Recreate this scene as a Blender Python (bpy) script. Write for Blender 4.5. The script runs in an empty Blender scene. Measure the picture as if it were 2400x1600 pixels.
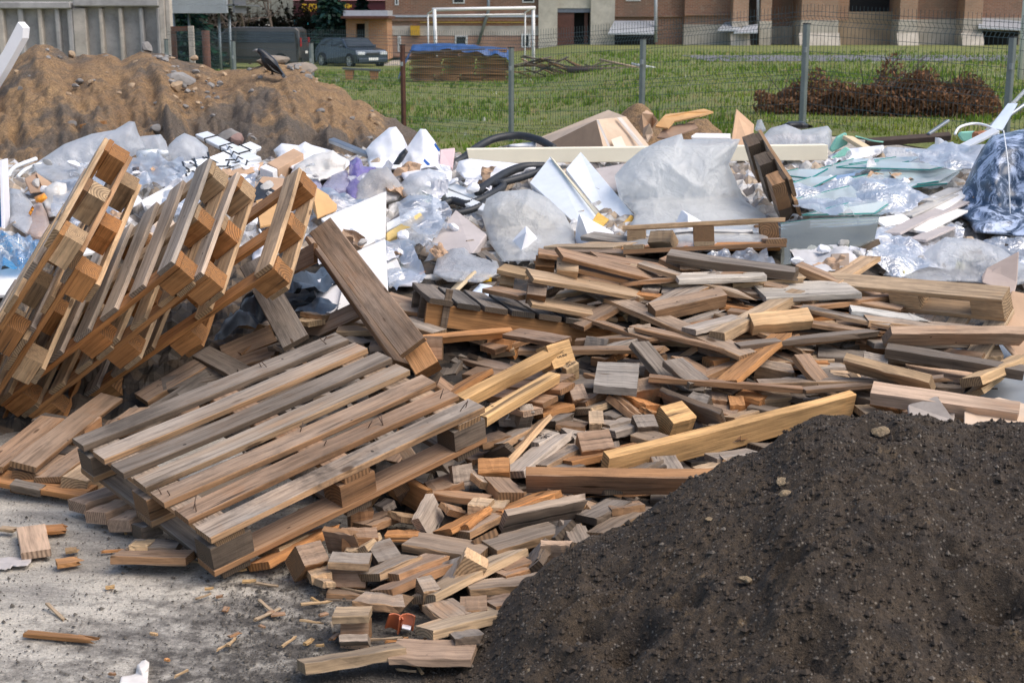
import bpy, bmesh, math, random
import numpy as np
from mathutils import Vector, Matrix, noise
from mathutils.geometry import delaunay_2d_cdt
S = bpy.context.scene
COL = S.collection
R = math.radians
rnd = random.Random(7)

# ------------------------------------------------------------------ camera
F = 2400 * 50 / 36
TH = R(12.8)
CH = 1.7
cd = bpy.data.cameras.new('camera'); cd.lens = 50; cd.sensor_width = 36
cd.clip_start = 0.05; cd.clip_end = 600
cam = bpy.data.objects.new('camera', cd); COL.objects.link(cam)
cam.location = (0, 0, CH); cam.rotation_euler = (R(90) - TH, 0, 0)
cd.dof.use_dof = True; cd.dof.focus_distance = 5.6; cd.dof.aperture_fstop = 9
S.camera = cam
# ------------------------------------------------------------------ sky and sun
SUN_DIR = Vector((0.55, -0.22, 0.85)).normalized()          # towards the sun
W = bpy.data.worlds.new('World'); S.world = W; W.use_nodes = True
nt = W.node_tree; bg = nt.nodes['Background']
sky = nt.nodes.new('ShaderNodeTexSky'); sky.sky_type = 'NISHITA'; sky.sun_disc = False
sky.sun_elevation = math.asin(SUN_DIR.z); sky.sun_rotation = math.atan2(SUN_DIR.x, SUN_DIR.y)
sky.air_density = 1.0; sky.dust_density = 3.0; sky.ozone_density = 1.0
nt.links.new(sky.outputs[0], bg.inputs[0]); bg.inputs[1].default_value = 0.145
ld = bpy.data.lights.new('sun', 'SUN'); ld.energy = 1.4; ld.angle = R(50); ld.color = (1, 0.93, 0.84)
so = bpy.data.objects.new('sun', ld); COL.objects.link(so)
so.rotation_euler = SUN_DIR.to_track_quat('Z', 'Y').to_euler()
S.view_settings.view_transform = 'Standard'; S.view_settings.look = 'None'
S.view_settings.exposure = 0.58; S.view_settings.gamma = 1

# ------------------------------------------------------------------ photo pixel (2400x1600) -> places in the yard
def ray(px, py):
    a = (px - 1200) / F; b = -(py - 800) / F
    return Vector((a, math.cos(TH) + b * math.sin(TH), -math.sin(TH) + b * math.cos(TH)))
def at(px, py, Y):
    d = ray(px, py); return Vector((0, 0, CH)) + d * (Y / d.y)
def gz(px, py, z=0.0):
    d = ray(px, py); return Vector((0, 0, CH)) + d * ((z - CH) / d.z)
def sstep(a, b, x):
    t = min(1, max(0, (x - a) / (b - a))); return t * t * (3 - 2 * t)
def terrain(x, y):
    z = 0.5 * sstep(0.3, 3.4, x) * sstep(10.5, 15.5, y) * (1 - 0.45 * sstep(20, 50, y))
    z -= 0.10 * sstep(4.9, 5.9, y) * sstep(-0.9, -1.6, x) * (1 - sstep(12, 16, y))
    z -= 0.55 * sstep(35, 68, y) * sstep(2, -6, x)
    return z
# heap of wood (near) and rubbish (far): core height by column (px) and distance
PROF = [(3.4, -.15), (3.9, -.08), (4.1, 0), (4.4, .03), (4.8, .09), (5.2, .14), (5.6, .19), (6, .24), (6.5, .30), (7, .34), (7.5, .38), (8, .44),
        (8.5, .53), (9, .64), (9.5, .71), (10, .74), (10.5, .74), (11, .66), (12, .36), (13, -.05), (14, -.3)]
PY = np.array([p[0] for p in PROF]); PZ = np.array([p[1] for p in PROF])
def hcore(x, y):
    zo = y * .975 + .26
    px = 1200 + F * x / zo
    base = float(np.interp(y, PY, PZ))
    lz = float(np.interp(y, [5.8, 6.2, 6.6, 7, 7.5, 8, 8.5, 9, 9.5, 10, 10.5, 11, 12, 13], [-.2, .0, .2, .34, .44, .52, .58, .66, .71, .72, .68, .55, .2, -.1])) if y > 5.8 else -.2
    wl = sstep(760, 520, px)
    z = base * (1 - wl) + lz * wl
    z += 0.08 * sstep(1350, 1650, px) * sstep(2350, 2000, px) * sstep(5.2, 6.3, y) * sstep(8.6, 7.4, y)
    z += 0.11 * sstep(1370, 1480, px) * sstep(2090, 1960, px) * sstep(6.3, 6.5, y) * sstep(8.3, 7.5, y)
    z -= 0.04 * sstep(1150, 800, px) * sstep(5.6, 4.6, y)
    z -= 0.12 * sstep(1050, 650, px) * sstep(5.4, 4.4, y)
    return z
def htop(x, y):
    return max(hcore(x, y), terrain(x, y))
def sst(a, b, x):
    t = np.clip((x - a) / (b - a), 0, 1); return t * t * (3 - 2 * t)
LZY = [5.8, 6.2, 6.6, 7, 7.5, 8, 8.5, 9, 9.5, 10, 10.5, 11, 12, 13]; LZZ = [-.2, .0, .2, .34, .44, .52, .58, .66, .71, .72, .68, .55, .2, -.1]
def depth_map():
    px = np.arange(-80, 2481, 10.0)[None, :]; py = np.arange(230, 1601, 10.0)[:, None]
    a = (px - 1200) / F + 0 * py; b = -(py - 800) / F + 0 * px
    dy = math.cos(TH) + b * math.sin(TH); dz = -math.sin(TH) + b * math.cos(TH)
    D = np.full(a.shape, 13.5); todo = np.ones(a.shape, bool)
    for y in np.arange(3.0, 13.5, .03):
        k = y / dy; x = a * k; z = CH + dz * k; p_ = 1200 + F * x / (y * .975 + .26)
        wl = sst(760, 520, p_); lz = np.interp(y, LZY, LZZ) if y > 5.8 else -.2
        h = np.interp(y, PY, PZ) * (1 - wl) + lz * wl + .08 * sst(1350, 1650, p_) * sst(2350, 2000, p_) * sstep(5.2, 6.3, y) * sstep(8.6, 7.4, y) + .11 * sst(1370, 1480, p_) * sst(2090, 1960, p_) * sstep(6.3, 6.5, y) * sstep(8.3, 7.5, y)
        h = np.maximum(h, 0.5 * sst(0.3, 3.4, x) * sstep(10.5, 15.5, y))
        hit = todo & (z <= h + .015); D[hit] = y; todo &= ~hit
    return D
DM = depth_map()
def surfY(px, py):
    i = min(max((py - 230) / 10, 0), DM.shape[0] - 1.001); j = min(max((px + 80) / 10, 0), DM.shape[1] - 1.001)
    a, b = int(i), int(j); u, v = i - a, j - b
    return (DM[a, b] * (1 - v) + DM[a, b + 1] * v) * (1 - u) + (DM[a + 1, b] * (1 - v) + DM[a + 1, b + 1] * v) * u
def surf(px, py, lift=0.0):
    d = ray(px, py); last = None
    y = 3.0
    while y < 15:
        p = Vector((0, 0, CH)) + d * (y / d.y)
        if p.z <= htop(p.x, p.y) + lift:
            return p
        y += 0.02
    return at(px, py, 10.3)

# ------------------------------------------------------------------ object helpers
def tag(o, label, cat, group=None, kind=None):
    if label: o['label'] = label
    if cat: o['category'] = cat
    if group: o['group'] = group
    if kind: o['kind'] = kind
    return o
def empty(name, loc=(0, 0, 0), label=None, cat=None, group=None):
    o = bpy.data.objects.new(name, None); COL.objects.link(o); o.location = loc; o.empty_display_size = .1
    return tag(o, label, cat, group)
def link(name, me, mat=None, parent=None, M=None):
    o = bpy.data.objects.new(name, me); COL.objects.link(o)
    if mat and not me.materials: me.materials.append(mat)
    if M is not None: o.matrix_world = M
    if parent: o.parent = parent; o.matrix_parent_inverse = Matrix.Identity(4)
    return o
def wm(o):
    m = o.matrix_basis.copy()
    while o.parent:
        o = o.parent; m = o.matrix_basis @ m
    return m
def child(name, me, mat, parent, M=None):
    """part whose mesh is in world coordinates (or placed by M): put under parent keeping place"""
    o = link(name, me, mat)
    o.parent = parent; o.matrix_parent_inverse = Matrix.Identity(4)
    o.matrix_basis = wm(parent).inverted() @ (M if M is not None else Matrix.Identity(4))
    return o
def put(name, me, mat, label, cat, group=None, kind=None, track=True):
    """a thing that is one mesh given in world coordinates: origin moved to its base"""
    n = len(me.vertices); co = np.empty(n * 3); me.vertices.foreach_get('co', co); co = co.reshape(-1, 3)
    c = np.array([(co[:, 0].min() + co[:, 0].max()) / 2, (co[:, 1].min() + co[:, 1].max()) / 2, co[:, 2].min()])
    me.vertices.foreach_set('co', (co - c).ravel()); me.update()
    o = link(name, me, mat); o.location = Vector(c)
    return tag(o, label, cat, group, kind)
def mesh(verts, faces, smooth=False):
    me = bpy.data.meshes.new('m'); me.from_pydata([tuple(v) for v in verts], [], faces); me.update()
    if smooth: me.polygons.foreach_set('use_smooth', [True] * len(me.polygons))
    return me
class MB:
    def __init__(s): s.v = []; s.f = []; s.sm = []
    def add(s, v, f, sm=False):
        n = len(s.v); s.v += [tuple(p) for p in v]; s.f += [tuple(i + n for i in q) for q in f]; s.sm += [sm] * len(f); return s
    def box(s, c, sz, M=None):
        x, y, z = [a / 2 for a in sz]; c = Vector(c)
        v = [Vector((i, j, k)) for i in (-x, x) for j in (-y, y) for k in (-z, z)]
        v = [(M @ p if M else p) + c for p in v]
        return s.add(v, [(0, 1, 3, 2), (4, 6, 7, 5), (0, 4, 5, 1), (2, 3, 7, 6), (0, 2, 6, 4), (1, 5, 7, 3)])
    def tube(s, pts, r, n=6, r2=None, cap=True):
        pts = [Vector(p) for p in pts]; v = []; f = []; m = len(pts)
        up = None
        for i, p in enumerate(pts):
            t = (pts[min(i + 1, m - 1)] - pts[max(i - 1, 0)]).normalized()
            if up is None:
                up = t.orthogonal().normalized()
            up = (up - t * up.dot(t))
            up = up.normalized() if up.length > 1e-6 else t.orthogonal().normalized()
            b = t.cross(up); rr = r if r2 is None else r + (r2 - r) * i / (m - 1)
            for k in range(n):
                a = 2 * math.pi * k / n
                v.append(p + (up * math.cos(a) + b * math.sin(a)) * rr)
        for i in range(m - 1):
            for k in range(n):
                f.append((i * n + k, i * n + (k + 1) % n, (i + 1) * n + (k + 1) % n, (i + 1) * n + k))
        if cap:
            f.append(tuple(range(n - 1, -1, -1))); f.append(tuple((m - 1) * n + k for k in range(n)))
        return s.add(v, f, n > 4)
    def prism(s, poly, z0, z1, M=None):
        """poly of (a,b) extruded along third axis; M maps (a,b,c) to the world"""
        n = len(poly); v = [Vector((a, b, z0)) for a, b in poly] + [Vector((a, b, z1)) for a, b in poly]
        if M: v = [M @ p for p in v]
        f = [tuple(range(n - 1, -1, -1)), tuple(range(n, 2 * n))] + [(i, (i + 1) % n, n + (i + 1) % n, n + i) for i in range(n)]
        return s.add(v, f)
    def me(s):
        me = bpy.data.meshes.new('m'); me.from_pydata(s.v, [], s.f); me.polygons.foreach_set('use_smooth', s.sm); me.update(); return me
def bevel_me(me, w, seg=2):
    bm = bmesh.new(); bm.from_mesh(me); bmesh.ops.remove_doubles(bm, verts=bm.verts, dist=1e-5)
    bmesh.ops.recalc_face_normals(bm, faces=bm.faces)
    bmesh.ops.bevel(bm, geom=list(bm.edges), offset=w, segments=seg, affect='EDGES', profile=.6)
    bm.to_mesh(me); bm.free(); return me
def fixn(me):
    bm = bmesh.new(); bm.from_mesh(me); bmesh.ops.recalc_face_normals(bm, faces=bm.faces); bm.to_mesh(me); bm.free(); return me

# ------------------------------------------------------------------ materials
MATS = {}
class NT:
    def __init__(s, name):
        s.m = bpy.data.materials.new(name); s.m.use_nodes = True; s.t = s.m.node_tree; s.t.nodes.clear()
        s.out = s.t.nodes.new('ShaderNodeOutputMaterial')
    def n(s, typ, ins=None, **kw):
        x = s.t.nodes.new(typ)
        for k, v in kw.items(): setattr(x, k, v)
        for k, v in (ins or {}).items():
            if isinstance(v, bpy.types.NodeSocket): s.t.links.new(v, x.inputs[k])
            else: x.inputs[k].default_value = v
        return x
    def noise(s, vec, sc, det=4, rough=.6, dist=0.0):
        return s.n('ShaderNodeTexNoise', {'Vector': vec, 'Scale': sc, 'Detail': det, 'Roughness': rough, 'Distortion': dist}).outputs[0]
    def ramp(s, fac, *st):
        x = s.n('ShaderNodeValToRGB', {0: fac}); e = x.color_ramp.elements
        while len(e) < len(st): e.new(.5)
        for el, (p, c) in zip(e, st):
            el.position = p; el.color = (c, c, c, 1) if not isinstance(c, tuple) else (*c, 1)
        return x.outputs[0]
    def mix(s, f, a, b, mode='MIX'):
        x = s.n('ShaderNodeMix', data_type='RGBA', blend_type=mode)
        for i, v in ((0, f), (6, a), (7, b)):
            if isinstance(v, bpy.types.NodeSocket): s.t.links.new(v, x.inputs[i])
            elif isinstance(v, tuple): x.inputs[i].default_value = (*v, 1)
            else: x.inputs[i].default_value = v
        return x.outputs[2]
    def math(s, op, a, b=0.0):
        x = s.n('ShaderNodeMath', {0: a, 1: b}, operation=op); return x.outputs[0]
    def mapv(s, vec, sc):
        return s.n('ShaderNodeMapping', {'Vector': vec, 'Scale': sc}).outputs[0]
    def coord(s, k='Object'): return s.n('ShaderNodeTexCoord').outputs[k]
    def attr(s, name):
        return s.n('ShaderNodeAttribute', attribute_name=name)
    def bsdf(s, col, rough=.7, bump=None, bs=.3, bd=.01, **kw):
        p = s.n('ShaderNodeBsdfPrincipled')
        for k, v in {'Base Color': col, 'Roughness': rough, **kw}.items():
            if isinstance(v, bpy.types.NodeSocket): s.t.links.new(v, p.inputs[k])
            else: p.inputs[k].default_value = (*v, 1) if isinstance(v, tuple) and len(v) == 3 else v
        if bump is not None:
            b = s.n('ShaderNodeBump', {'Height': bump, 'Strength': bs, 'Distance': bd}); s.t.links.new(b.outputs[0], p.inputs['Normal'])
        return p.outputs[0]
    def end(s, sh, disp=None):
        s.t.links.new(sh, s.out.inputs[0]); return s.m
def plain(name, col, rough=.6, var=.25, sc=6, bs=.15, dirt=.0, dcol=(.16, .13, .10), metal=0.0, bd=.005, objv=0.0):
    if name in MATS: return MATS[name]
    t = NT(name); v = t.coord()
    oi = t.n('ShaderNodeObjectInfo').outputs['Random']
    v = t.n('ShaderNodeVectorMath', {0: v, 1: t.n('ShaderNodeCombineXYZ', {0: t.math('MULTIPLY', oi, 37.0), 1: oi}).outputs[0]}, operation='ADD').outputs[0]
    n1 = t.noise(v, sc, 6, .65)
    c = t.mix(t.ramp(n1, (.3, 0.0), (.7, 1.0)), tuple(a * (1 - var) for a in col), tuple(min(1, a * (1 + var * .5)) for a in col))
    if dirt:
        n2 = t.noise(v, sc * 2.3, 7, .7)
        c = t.mix(t.math('MULTIPLY', t.ramp(n2, (.52, 0.0), (.68, 1.0)), dirt), c, dcol)
    MATS[name] = t.end(t.bsdf(c, rough, n1, bs, bd, Metallic=metal)); return MATS[name]
def film(name, col, opa=.55, rough=.3, sc=5, dirt=.15, white=.0):
    """thin translucent plastic: part see-through, part milky, with a sheen"""
    if name in MATS: return MATS[name]
    t = NT(name); v = t.coord()
    n1 = t.noise(v, sc, 5, .6); n2 = t.noise(v, sc * 7, 5, .7)
    c = t.mix(t.math('MULTIPLY', t.ramp(n2, (.5, 0.0), (.75, 1.0)), dirt), col, (.30, .27, .22))
    d = t.n('ShaderNodeBsdfDiffuse', {'Color': c}).outputs[0]
    tl = t.n('ShaderNodeBsdfTranslucent', {'Color': c}).outputs[0]
    b = t.n('ShaderNodeBump', {'Height': n2, 'Strength': .25, 'Distance': .01}).outputs[0]
    n3 = t.noise(v, sc * 1.6, 4, .55, .6); rd = t.math('ABSOLUTE', t.math('SUBTRACT', n3, .5)); n4 = t.math('ABSOLUTE', t.math('SUBTRACT', t.noise(v, sc * 4, 3, .5, .8), .5))
    hh = t.math('ADD', t.ramp(rd, (.0, 1.0), (.09, 0.0)), t.math('MULTIPLY', t.ramp(n4, (.0, 1.0), (.08, 0.0)), .5))
    b = t.n('ShaderNodeBump', {'Height': t.math('ADD', hh, t.math('MULTIPLY', n2, .3)), 'Strength': .36, 'Distance': .018}).outputs[0]
    for sh_ in (d, tl): t.t.links.new(b, sh_.node.inputs['Normal'])
    g = t.n('ShaderNodeBsdfGlossy', {'Color': (.9, .9, .9, 1), 'Roughness': rough, 'Normal': b}).outputs[0]
    m1 = t.n('ShaderNodeMixShader', {0: .6, 1: d, 2: tl}).outputs[0]
    fr = t.n('ShaderNodeFresnel', {'IOR': 1.45, 'Normal': b}).outputs[0]
    m2 = t.n('ShaderNodeMixShader', {0: t.math('MULTIPLY', fr, .8), 1: m1, 2: g}).outputs[0]
    tr = t.n('ShaderNodeBsdfTransparent', {'Color': (.97, .98, .99, 1)}).outputs[0]
    f = t.math('ADD', t.math('MULTIPLY', t.ramp(n1, (.25, 0.0), (.75, 1.0)), .3), opa - .15)
    MATS[name] = t.end(t.n('ShaderNodeMixShader', {0: f, 1: tr, 2: m2}).outputs[0]); return MATS[name]
def glassy(name, col, opa=.35, dirt=.3):
    if name in MATS: return MATS[name]
    t = NT(name); v = t.coord(); n1 = t.noise(v, 4, 6, .7)
    d = t.n('ShaderNodeBsdfDiffuse', {'Color': t.mix(t.math('MULTIPLY', t.ramp(n1, (.45, 0.0), (.7, 1.0)), dirt), col, (.35, .33, .27))}).outputs[0]
    g = t.n('ShaderNodeBsdfGlossy', {'Color': (1, 1, 1, 1), 'Roughness': .06}).outputs[0]
    tr = t.n('ShaderNodeBsdfTransparent', {'Color': (*[min(1, a * .5 + .5) for a in col], 1)}).outputs[0]
    m1 = t.n('ShaderNodeMixShader', {0: t.math('ADD', t.math('MULTIPLY', n1, dirt), opa - dirt * .5), 1: tr, 2: d}).outputs[0]
    fr = t.n('ShaderNodeFresnel', {'IOR': 1.5}).outputs[0]
    MATS[name] = t.end(t.n('ShaderNodeMixShader', {0: fr, 1: m1, 2: g}).outputs[0]); return MATS[name]
def m_wood():
    t = NT('weathered_wood')
    lp = t.attr('lp').outputs['Vector']; ln = t.attr('ln').outputs['Vector']; ta = t.attr('tint'); tint = ta.outputs['Color']; wt = ta.outputs['Alpha']
    ab = t.n('ShaderNodeVectorMath', {0: ln}, operation='ABSOLUTE').outputs[0]
    sx = t.n('ShaderNodeSeparateXYZ', {0: ab}).outputs
    endf = t.math('GREATER_THAN', sx[0], .5); wide = t.math('GREATER_THAN', sx[2], .5)
    g1 = t.noise(t.mapv(lp, (2.5, 55, 55)), 1.0, 6, .65, .4)
    g3 = t.noise(t.mapv(lp, (5, 190, 190)), 1.0, 4, .7)
    ck = t.noise(t.mapv(lp, (1.5, 48, 48)), 1.0, 2, .5, .2)
    g2 = t.noise(t.mapv(lp, (1.2, 14, 14)), 1.0, 4, .6, .8)
    st = t.noise(t.mapv(lp, (3, 8, 8)), 1.0, 6, .7)
    sp = t.noise(lp, 60, 3, .6)
    w = t.math('MULTIPLY', wt, t.math('ADD', t.math('MULTIPLY', wide, .78), .22))
    w = t.math('MULTIPLY', w, t.ramp(g2, (.2, .45), (.65, 1.0)))
    grey = t.mix(st, (.20, .17, .14), (.50, .445, .385))
    c = t.mix(w, tint, grey)
    c = t.mix(1.0, c, t.ramp(g1, (.28, .48), (.5, .96), (.72, 1.22)), 'MULTIPLY')
    c = t.mix(t.math('MULTIPLY', t.ramp(st, (.52, 0.0), (.68, 1.0)), t.math('ADD', t.math('MULTIPLY', wt, .75), .12)), c, (.055, .042, .032))
    c = t.mix(t.math('MULTIPLY', t.ramp(st, (.30, 1.0), (.42, 0.0)), .3), c, t.mix(1.0, tint, (1.25, 1.0, .8), 'MULTIPLY'))
    c = t.mix(1.0, c, t.ramp(t.noise(t.mapv(lp, (1.6, 4, 4)), 1.0, 3, .5), (.3, .62), (.55, 1.05), (.75, 1.18)), 'MULTIPLY')
    c = t.mix(1.0, c, t.ramp(g3, (.32, .66), (.5, 1.0), (.7, 1.15)), 'MULTIPLY')
    c = t.mix(t.math('MULTIPLY', t.ramp(ck, (.27, 1.0), (.32, 0.0)), .75), c, (.03, .024, .02))
    kn = t.n('ShaderNodeTexVoronoi', {'Vector': t.mapv(lp, (3.2, 13, 13)), 'Scale': 1.0}).outputs['Distance']
    c = t.mix(t.ramp(kn, (.07, .85), (.12, 0.0)), c, (.075, .042, .022))
    nl = t.n('ShaderNodeTexVoronoi', {'Vector': t.mapv(lp, (9, 14, 14)), 'Scale': 1.0}).outputs['Distance']
    c = t.mix(t.math('MULTIPLY', t.ramp(nl, (.045, .9), (.065, 0.0)), wide), c, (.025, .02, .018))
    # end grain: growth rings
    wv = t.n('ShaderNodeTexWave', {'Vector': t.mapv(lp, (0.0, 1, 1)), 'Scale': 42.0, 'Distortion': 2.0, 'Detail': 3.0, 'Detail Scale': 2.0}, wave_type='RINGS', rings_direction='X').outputs['Fac']
    ec = t.mix(1.0, t.mix(t.math('MULTIPLY', wt, .5), tint, (.17, .13, .09)), t.ramp(wv, (.1, .42), (.8, .85)), 'MULTIPLY')
    ec = t.mix(t.math('MULTIPLY', t.ramp(sp, (.45, 0.0), (.65, 1.0)), .35), ec, (.08, .06, .045))
    c = t.mix(endf, c, ec)
    h = t.math('ADD', t.math('ADD', g1, t.math('MULTIPLY', g3, .5)), t.math('MULTIPLY', sp, .35))
    MATS['wood'] = t.end(t.bsdf(c, .82, h, .5, .004, **{'Specular IOR Level': .25})); return MATS['wood']
WOOD = m_wood()
TINT = {'g': ((.46, .27, .13), .85), 'b': ((.37, .195, .088), .5), 'd': ((.15, .105, .07), .6), 'o': ((.52, .24, .085), .12), 'y': ((.58, .385, .205), .12),
        'Y': ((.64, .40, .18), .05), 't': ((.58, .39, .22), .35), 'w': ((.50, .40, .31), .45), 'W': ((.68, .62, .53), .35), 'D': ((.24, .205, .165), .95), 'p': ((.55, .38, .26), .1),
        'k': ((.065, .05, .038), .5)}
# ------------------------------------------------------------------ timber pieces with per-mesh wood attributes
class Wood:
    def __init__(s): s.v = []; s.f = []; s.lp = []; s.ln = []; s.ti = []
    def piece(s, L, Wd, T, tint, M=None, r=rnd, broken=0.0, bow=None, n=5, jit=.0012):
        c = min(.0025, T * .15)
        y, z = Wd / 2, T / 2
        ring = [(-y + c, -z), (y - c, -z), (y, -z + c), (y, z - c), (y - c, z), (-y + c, z), (-y, z - c), (-y, -z + c)]
        off = Vector((r.uniform(-50, 50), r.uniform(-.03, .03) if T > .05 else r.uniform(-.4, .4), r.uniform(-.02, .08)))
        gk = r.uniform(.45, 1.35); xk = r.uniform(.5, 1.3)
        bw = r.uniform(-1, 1) * .006 * L if bow is None else bow
        tw = r.uniform(-.02, .02)
        kv = r.uniform(.80, 1.15); hv = r.uniform(-.05, .05)
        tc = [min(1, max(0, a * kv * (1 + hv * g_))) for a, g_ in zip(tint[0], (1, 0, -1))] + [min(1, tint[1] * r.uniform(.75, 1.2))]
        base = len(s.v); m = n + 1
        for i in range(m):
            x = -L / 2 + L * i / n; k = (2 * x / L)
            for j, (a, b) in enumerate(ring):
                e = 0.0
                if broken and i == n: e = r.uniform(-1, .4) * broken
                aa = a + r.uniform(-jit, jit); bb = b + r.uniform(-jit, jit) + bw * (k * k - .33)
                p = Vector((x + e + (r.uniform(-jit, jit) if i in (0, n) else 0), aa - bb * tw * k, bb + aa * tw * k))
                s.v.append(tuple(M @ p if M is not None else p)); s.lp.append(Vector((p.x * xk, p.y * gk, p.z * gk)) + off); s.ti.append(tc)
        for i in range(n):
            for j in range(8):
                s.f.append((base + i * 8 + j, base + i * 8 + (j + 1) % 8, base + (i + 1) * 8 + (j + 1) % 8, base + (i + 1) * 8 + j))
                s.ln.append((0, 0, -1) if j in (0, 7) else (0, 1, 0) if j in (1, 2) else (0, 0, 1) if j in (3, 4) else (0, -1, 0))
        for rr, nx in ((list(range(7, -1, -1)), -1), ([n * 8 + j for j in range(8)], 1)):
            ids = [base + q for q in rr]
            s.f.append(tuple(ids)); s.ln.append((nx, 0, 0))
        return s
    def me(s):
        me = bpy.data.meshes.new('timber'); me.from_pydata(s.v, [], s.f)
        a = me.attributes.new('lp', 'FLOAT_VECTOR', 'POINT'); a.data.foreach_set('vector', [c for p in s.lp for c in p])
        a = me.attributes.new('ln', 'FLOAT_VECTOR', 'FACE'); a.data.foreach_set('vector', [c for p in s.ln for c in p])
        a = me.attributes.new('tint', 'FLOAT_COLOR', 'POINT'); a.data.foreach_set('color', [c for p in s.ti for c in p])
        me.update(); me.materials.append(WOOD); return me
def frame(c, a, b, n):
    return Matrix(((a.x, b.x, n.x, c.x), (a.y, b.y, n.y, c.y), (a.z, b.z, n.z, c.z), (0, 0, 0, 1)))
THINGS = []       # (object, screen x, screen y) for the landmark labels
def plank_pose(e, wpx, w, t, Ys=None, lift=.05, up=1):
    x1, y1, x2, y2 = e
    if Ys: p, q = at(x1, y1, Ys[0]), at(x2, y2, Ys[1])
    else:
        l = lift if isinstance(lift, tuple) else (lift, lift)
        p, q = surf(x1, y1, l[0]), surf(x2, y2, l[1])
        # keep the run in depth believable for its run across the picture
        lat = math.hypot(q.x - p.x, q.z - p.z); dy = q.y - p.y; mx = max(.12, lat * 1.5)
        if abs(dy) > mx:
            my = (p.y + q.y) / 2; sg = mx / 2 * (1 if dy > 0 else -1)
            p, q = at(x1, y1, my - sg), at(x2, y2, my + sg)
    mid = (p + q) / 2; a = (q - p); L = a.length; a.normalize()
    v = (mid - Vector((0, 0, CH))); dist = v.length; v.normalize()
    sc = F / dist; ap = wpx / sc
    if w is None: w = max(min(ap, .32), .1 if t < .05 else .075)
    k = min(1, ap / w)
    e1 = a.cross(v).normalized(); e2 = a.cross(e1).normalized()
    best = None
    for ph in (math.acos(k), -math.acos(k)):
        b = e1 * math.cos(ph) + e2 * math.sin(ph); nn = a.cross(b).normalized()
        if nn.dot(v) > 0: nn = -nn
        if best is None or nn.z * up > best[0].z * up: best = (nn, b)
    nn, b = best; b = nn.cross(a).normalized()
    return frame(mid - nn * t / 2, a, b, nn), L, w
# ------------------------------------------------------------------ setting materials
def m_yard():
    t = NT('yard_sand'); v = t.coord()
    big = t.noise(t.mapv(v, (1.6, 2.2, 1)), 1.0, 7, .68, .3)
    stk = t.noise(t.mapv(t.n('ShaderNodeMapping', {'Vector': v, 'Rotation': (0, 0, .25)}).outputs[0], (1.5, 5, 1)), 1.0, 7, .72, .2)
    fine = t.noise(v, 120, 4, .75); mid = t.noise(v, 14, 6, .7)
    c = t.mix(big, (.68, .60, .48), (.40, .375, .335))
    c = t.mix(t.ramp(stk, (.42, 0.0), (.66, .8)), c, (.15, .135, .12))
    # blackish soil trodden into the sand near the pile
    sx = t.n('ShaderNodeSeparateXYZ', {0: v}).outputs
    near = t.math('ADD', t.math('MULTIPLY', sx[0], .85), t.math('MULTIPLY', sx[1], -.42))
    k = t.math('ADD', t.math('ADD', near, 2.95), t.math('MULTIPLY', t.math('SUBTRACT', mid, .5), 2.8))
    k = t.math('ADD', k, t.math('MULTIPLY', t.math('SUBTRACT', stk, .5), .8))
    c = t.mix(t.ramp(k, (.22, 0.0), (.95, .93)), c, (.062, .053, .045))
    c = t.mix(1.0, c, t.ramp(fine, (.3, .55), (.5, 1.0), (.72, 1.35)), 'MULTIPLY')
    return t.end(t.bsdf(c, .95, t.math('ADD', fine, mid), .6, .012))
def m_field():
    t = NT('grass_ground'); v = t.coord()
    a = t.noise(t.mapv(v, (.35, .8, 1)), 1.0, 6, .6); b = t.noise(v, 3.5, 6, .7); f = t.noise(v, 30, 4, .7)
    c = t.mix(t.ramp(a, (.38, 0.0), (.6, 1.0)), (.10, .15, .03), (.20, .20, .05))
    c = t.mix(t.ramp(b, (.5, 0.0), (.75, .8)), c, (.25, .19, .09))
    c = t.mix(1.0, c, t.ramp(f, (.3, .55), (.7, 1.35)), 'MULTIPLY')
    return t.end(t.bsdf(c, .95, f, .8, .03))
def m_soil(name, cols, sc=1.0, fine=150.0, patch=None, bd=.012, spk=.0):
    t = NT(name); v = t.coord()
    a = t.noise(v, 1.6 * sc, 7, .62, .5); b = t.noise(v, 6 * sc, 7, .7); f = t.noise(v, fine, 3, .8); m = t.noise(v, 34, 5, .7)
    c = t.mix(t.ramp(a, (.35, 0.0), (.65, 1.0)), cols[0], cols[1])
    c = t.mix(t.ramp(b, (.48, 0.0), (.66, .85)), c, cols[2])
    if patch:
        p = t.noise(v, patch[1], 5, .65)
        c = t.mix(t.ramp(p, (patch[2], 0.0), (patch[2] + .06, .8)), c, patch[0])
    c = t.mix(1.0, c, t.ramp(f, (.3, .45), (.5, 1.0), (.7, 1.6)), 'MULTIPLY')
    c = t.mix(1.0, c, t.ramp(m, (.3, .6), (.7, 1.3)), 'MULTIPLY')
    if spk:
        vo = t.n('ShaderNodeTexVoronoi', {'Vector': v, 'Scale': 110.0})
        k = t.math('MULTIPLY', t.ramp(t.n('ShaderNodeSeparateColor', {0: vo.outputs['Color']}).outputs[0], (.86, 0.0), (.93, 1.0)), t.ramp(vo.outputs['Distance'], (.25, 1.0), (.45, 0.0)))
        c = t.mix(t.math('MULTIPLY', k, spk), c, (.36, .31, .25))
    return t.end(t.bsdf(c, .9, t.math('ADD', t.math('ADD', f, m), b), .8, bd))
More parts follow.
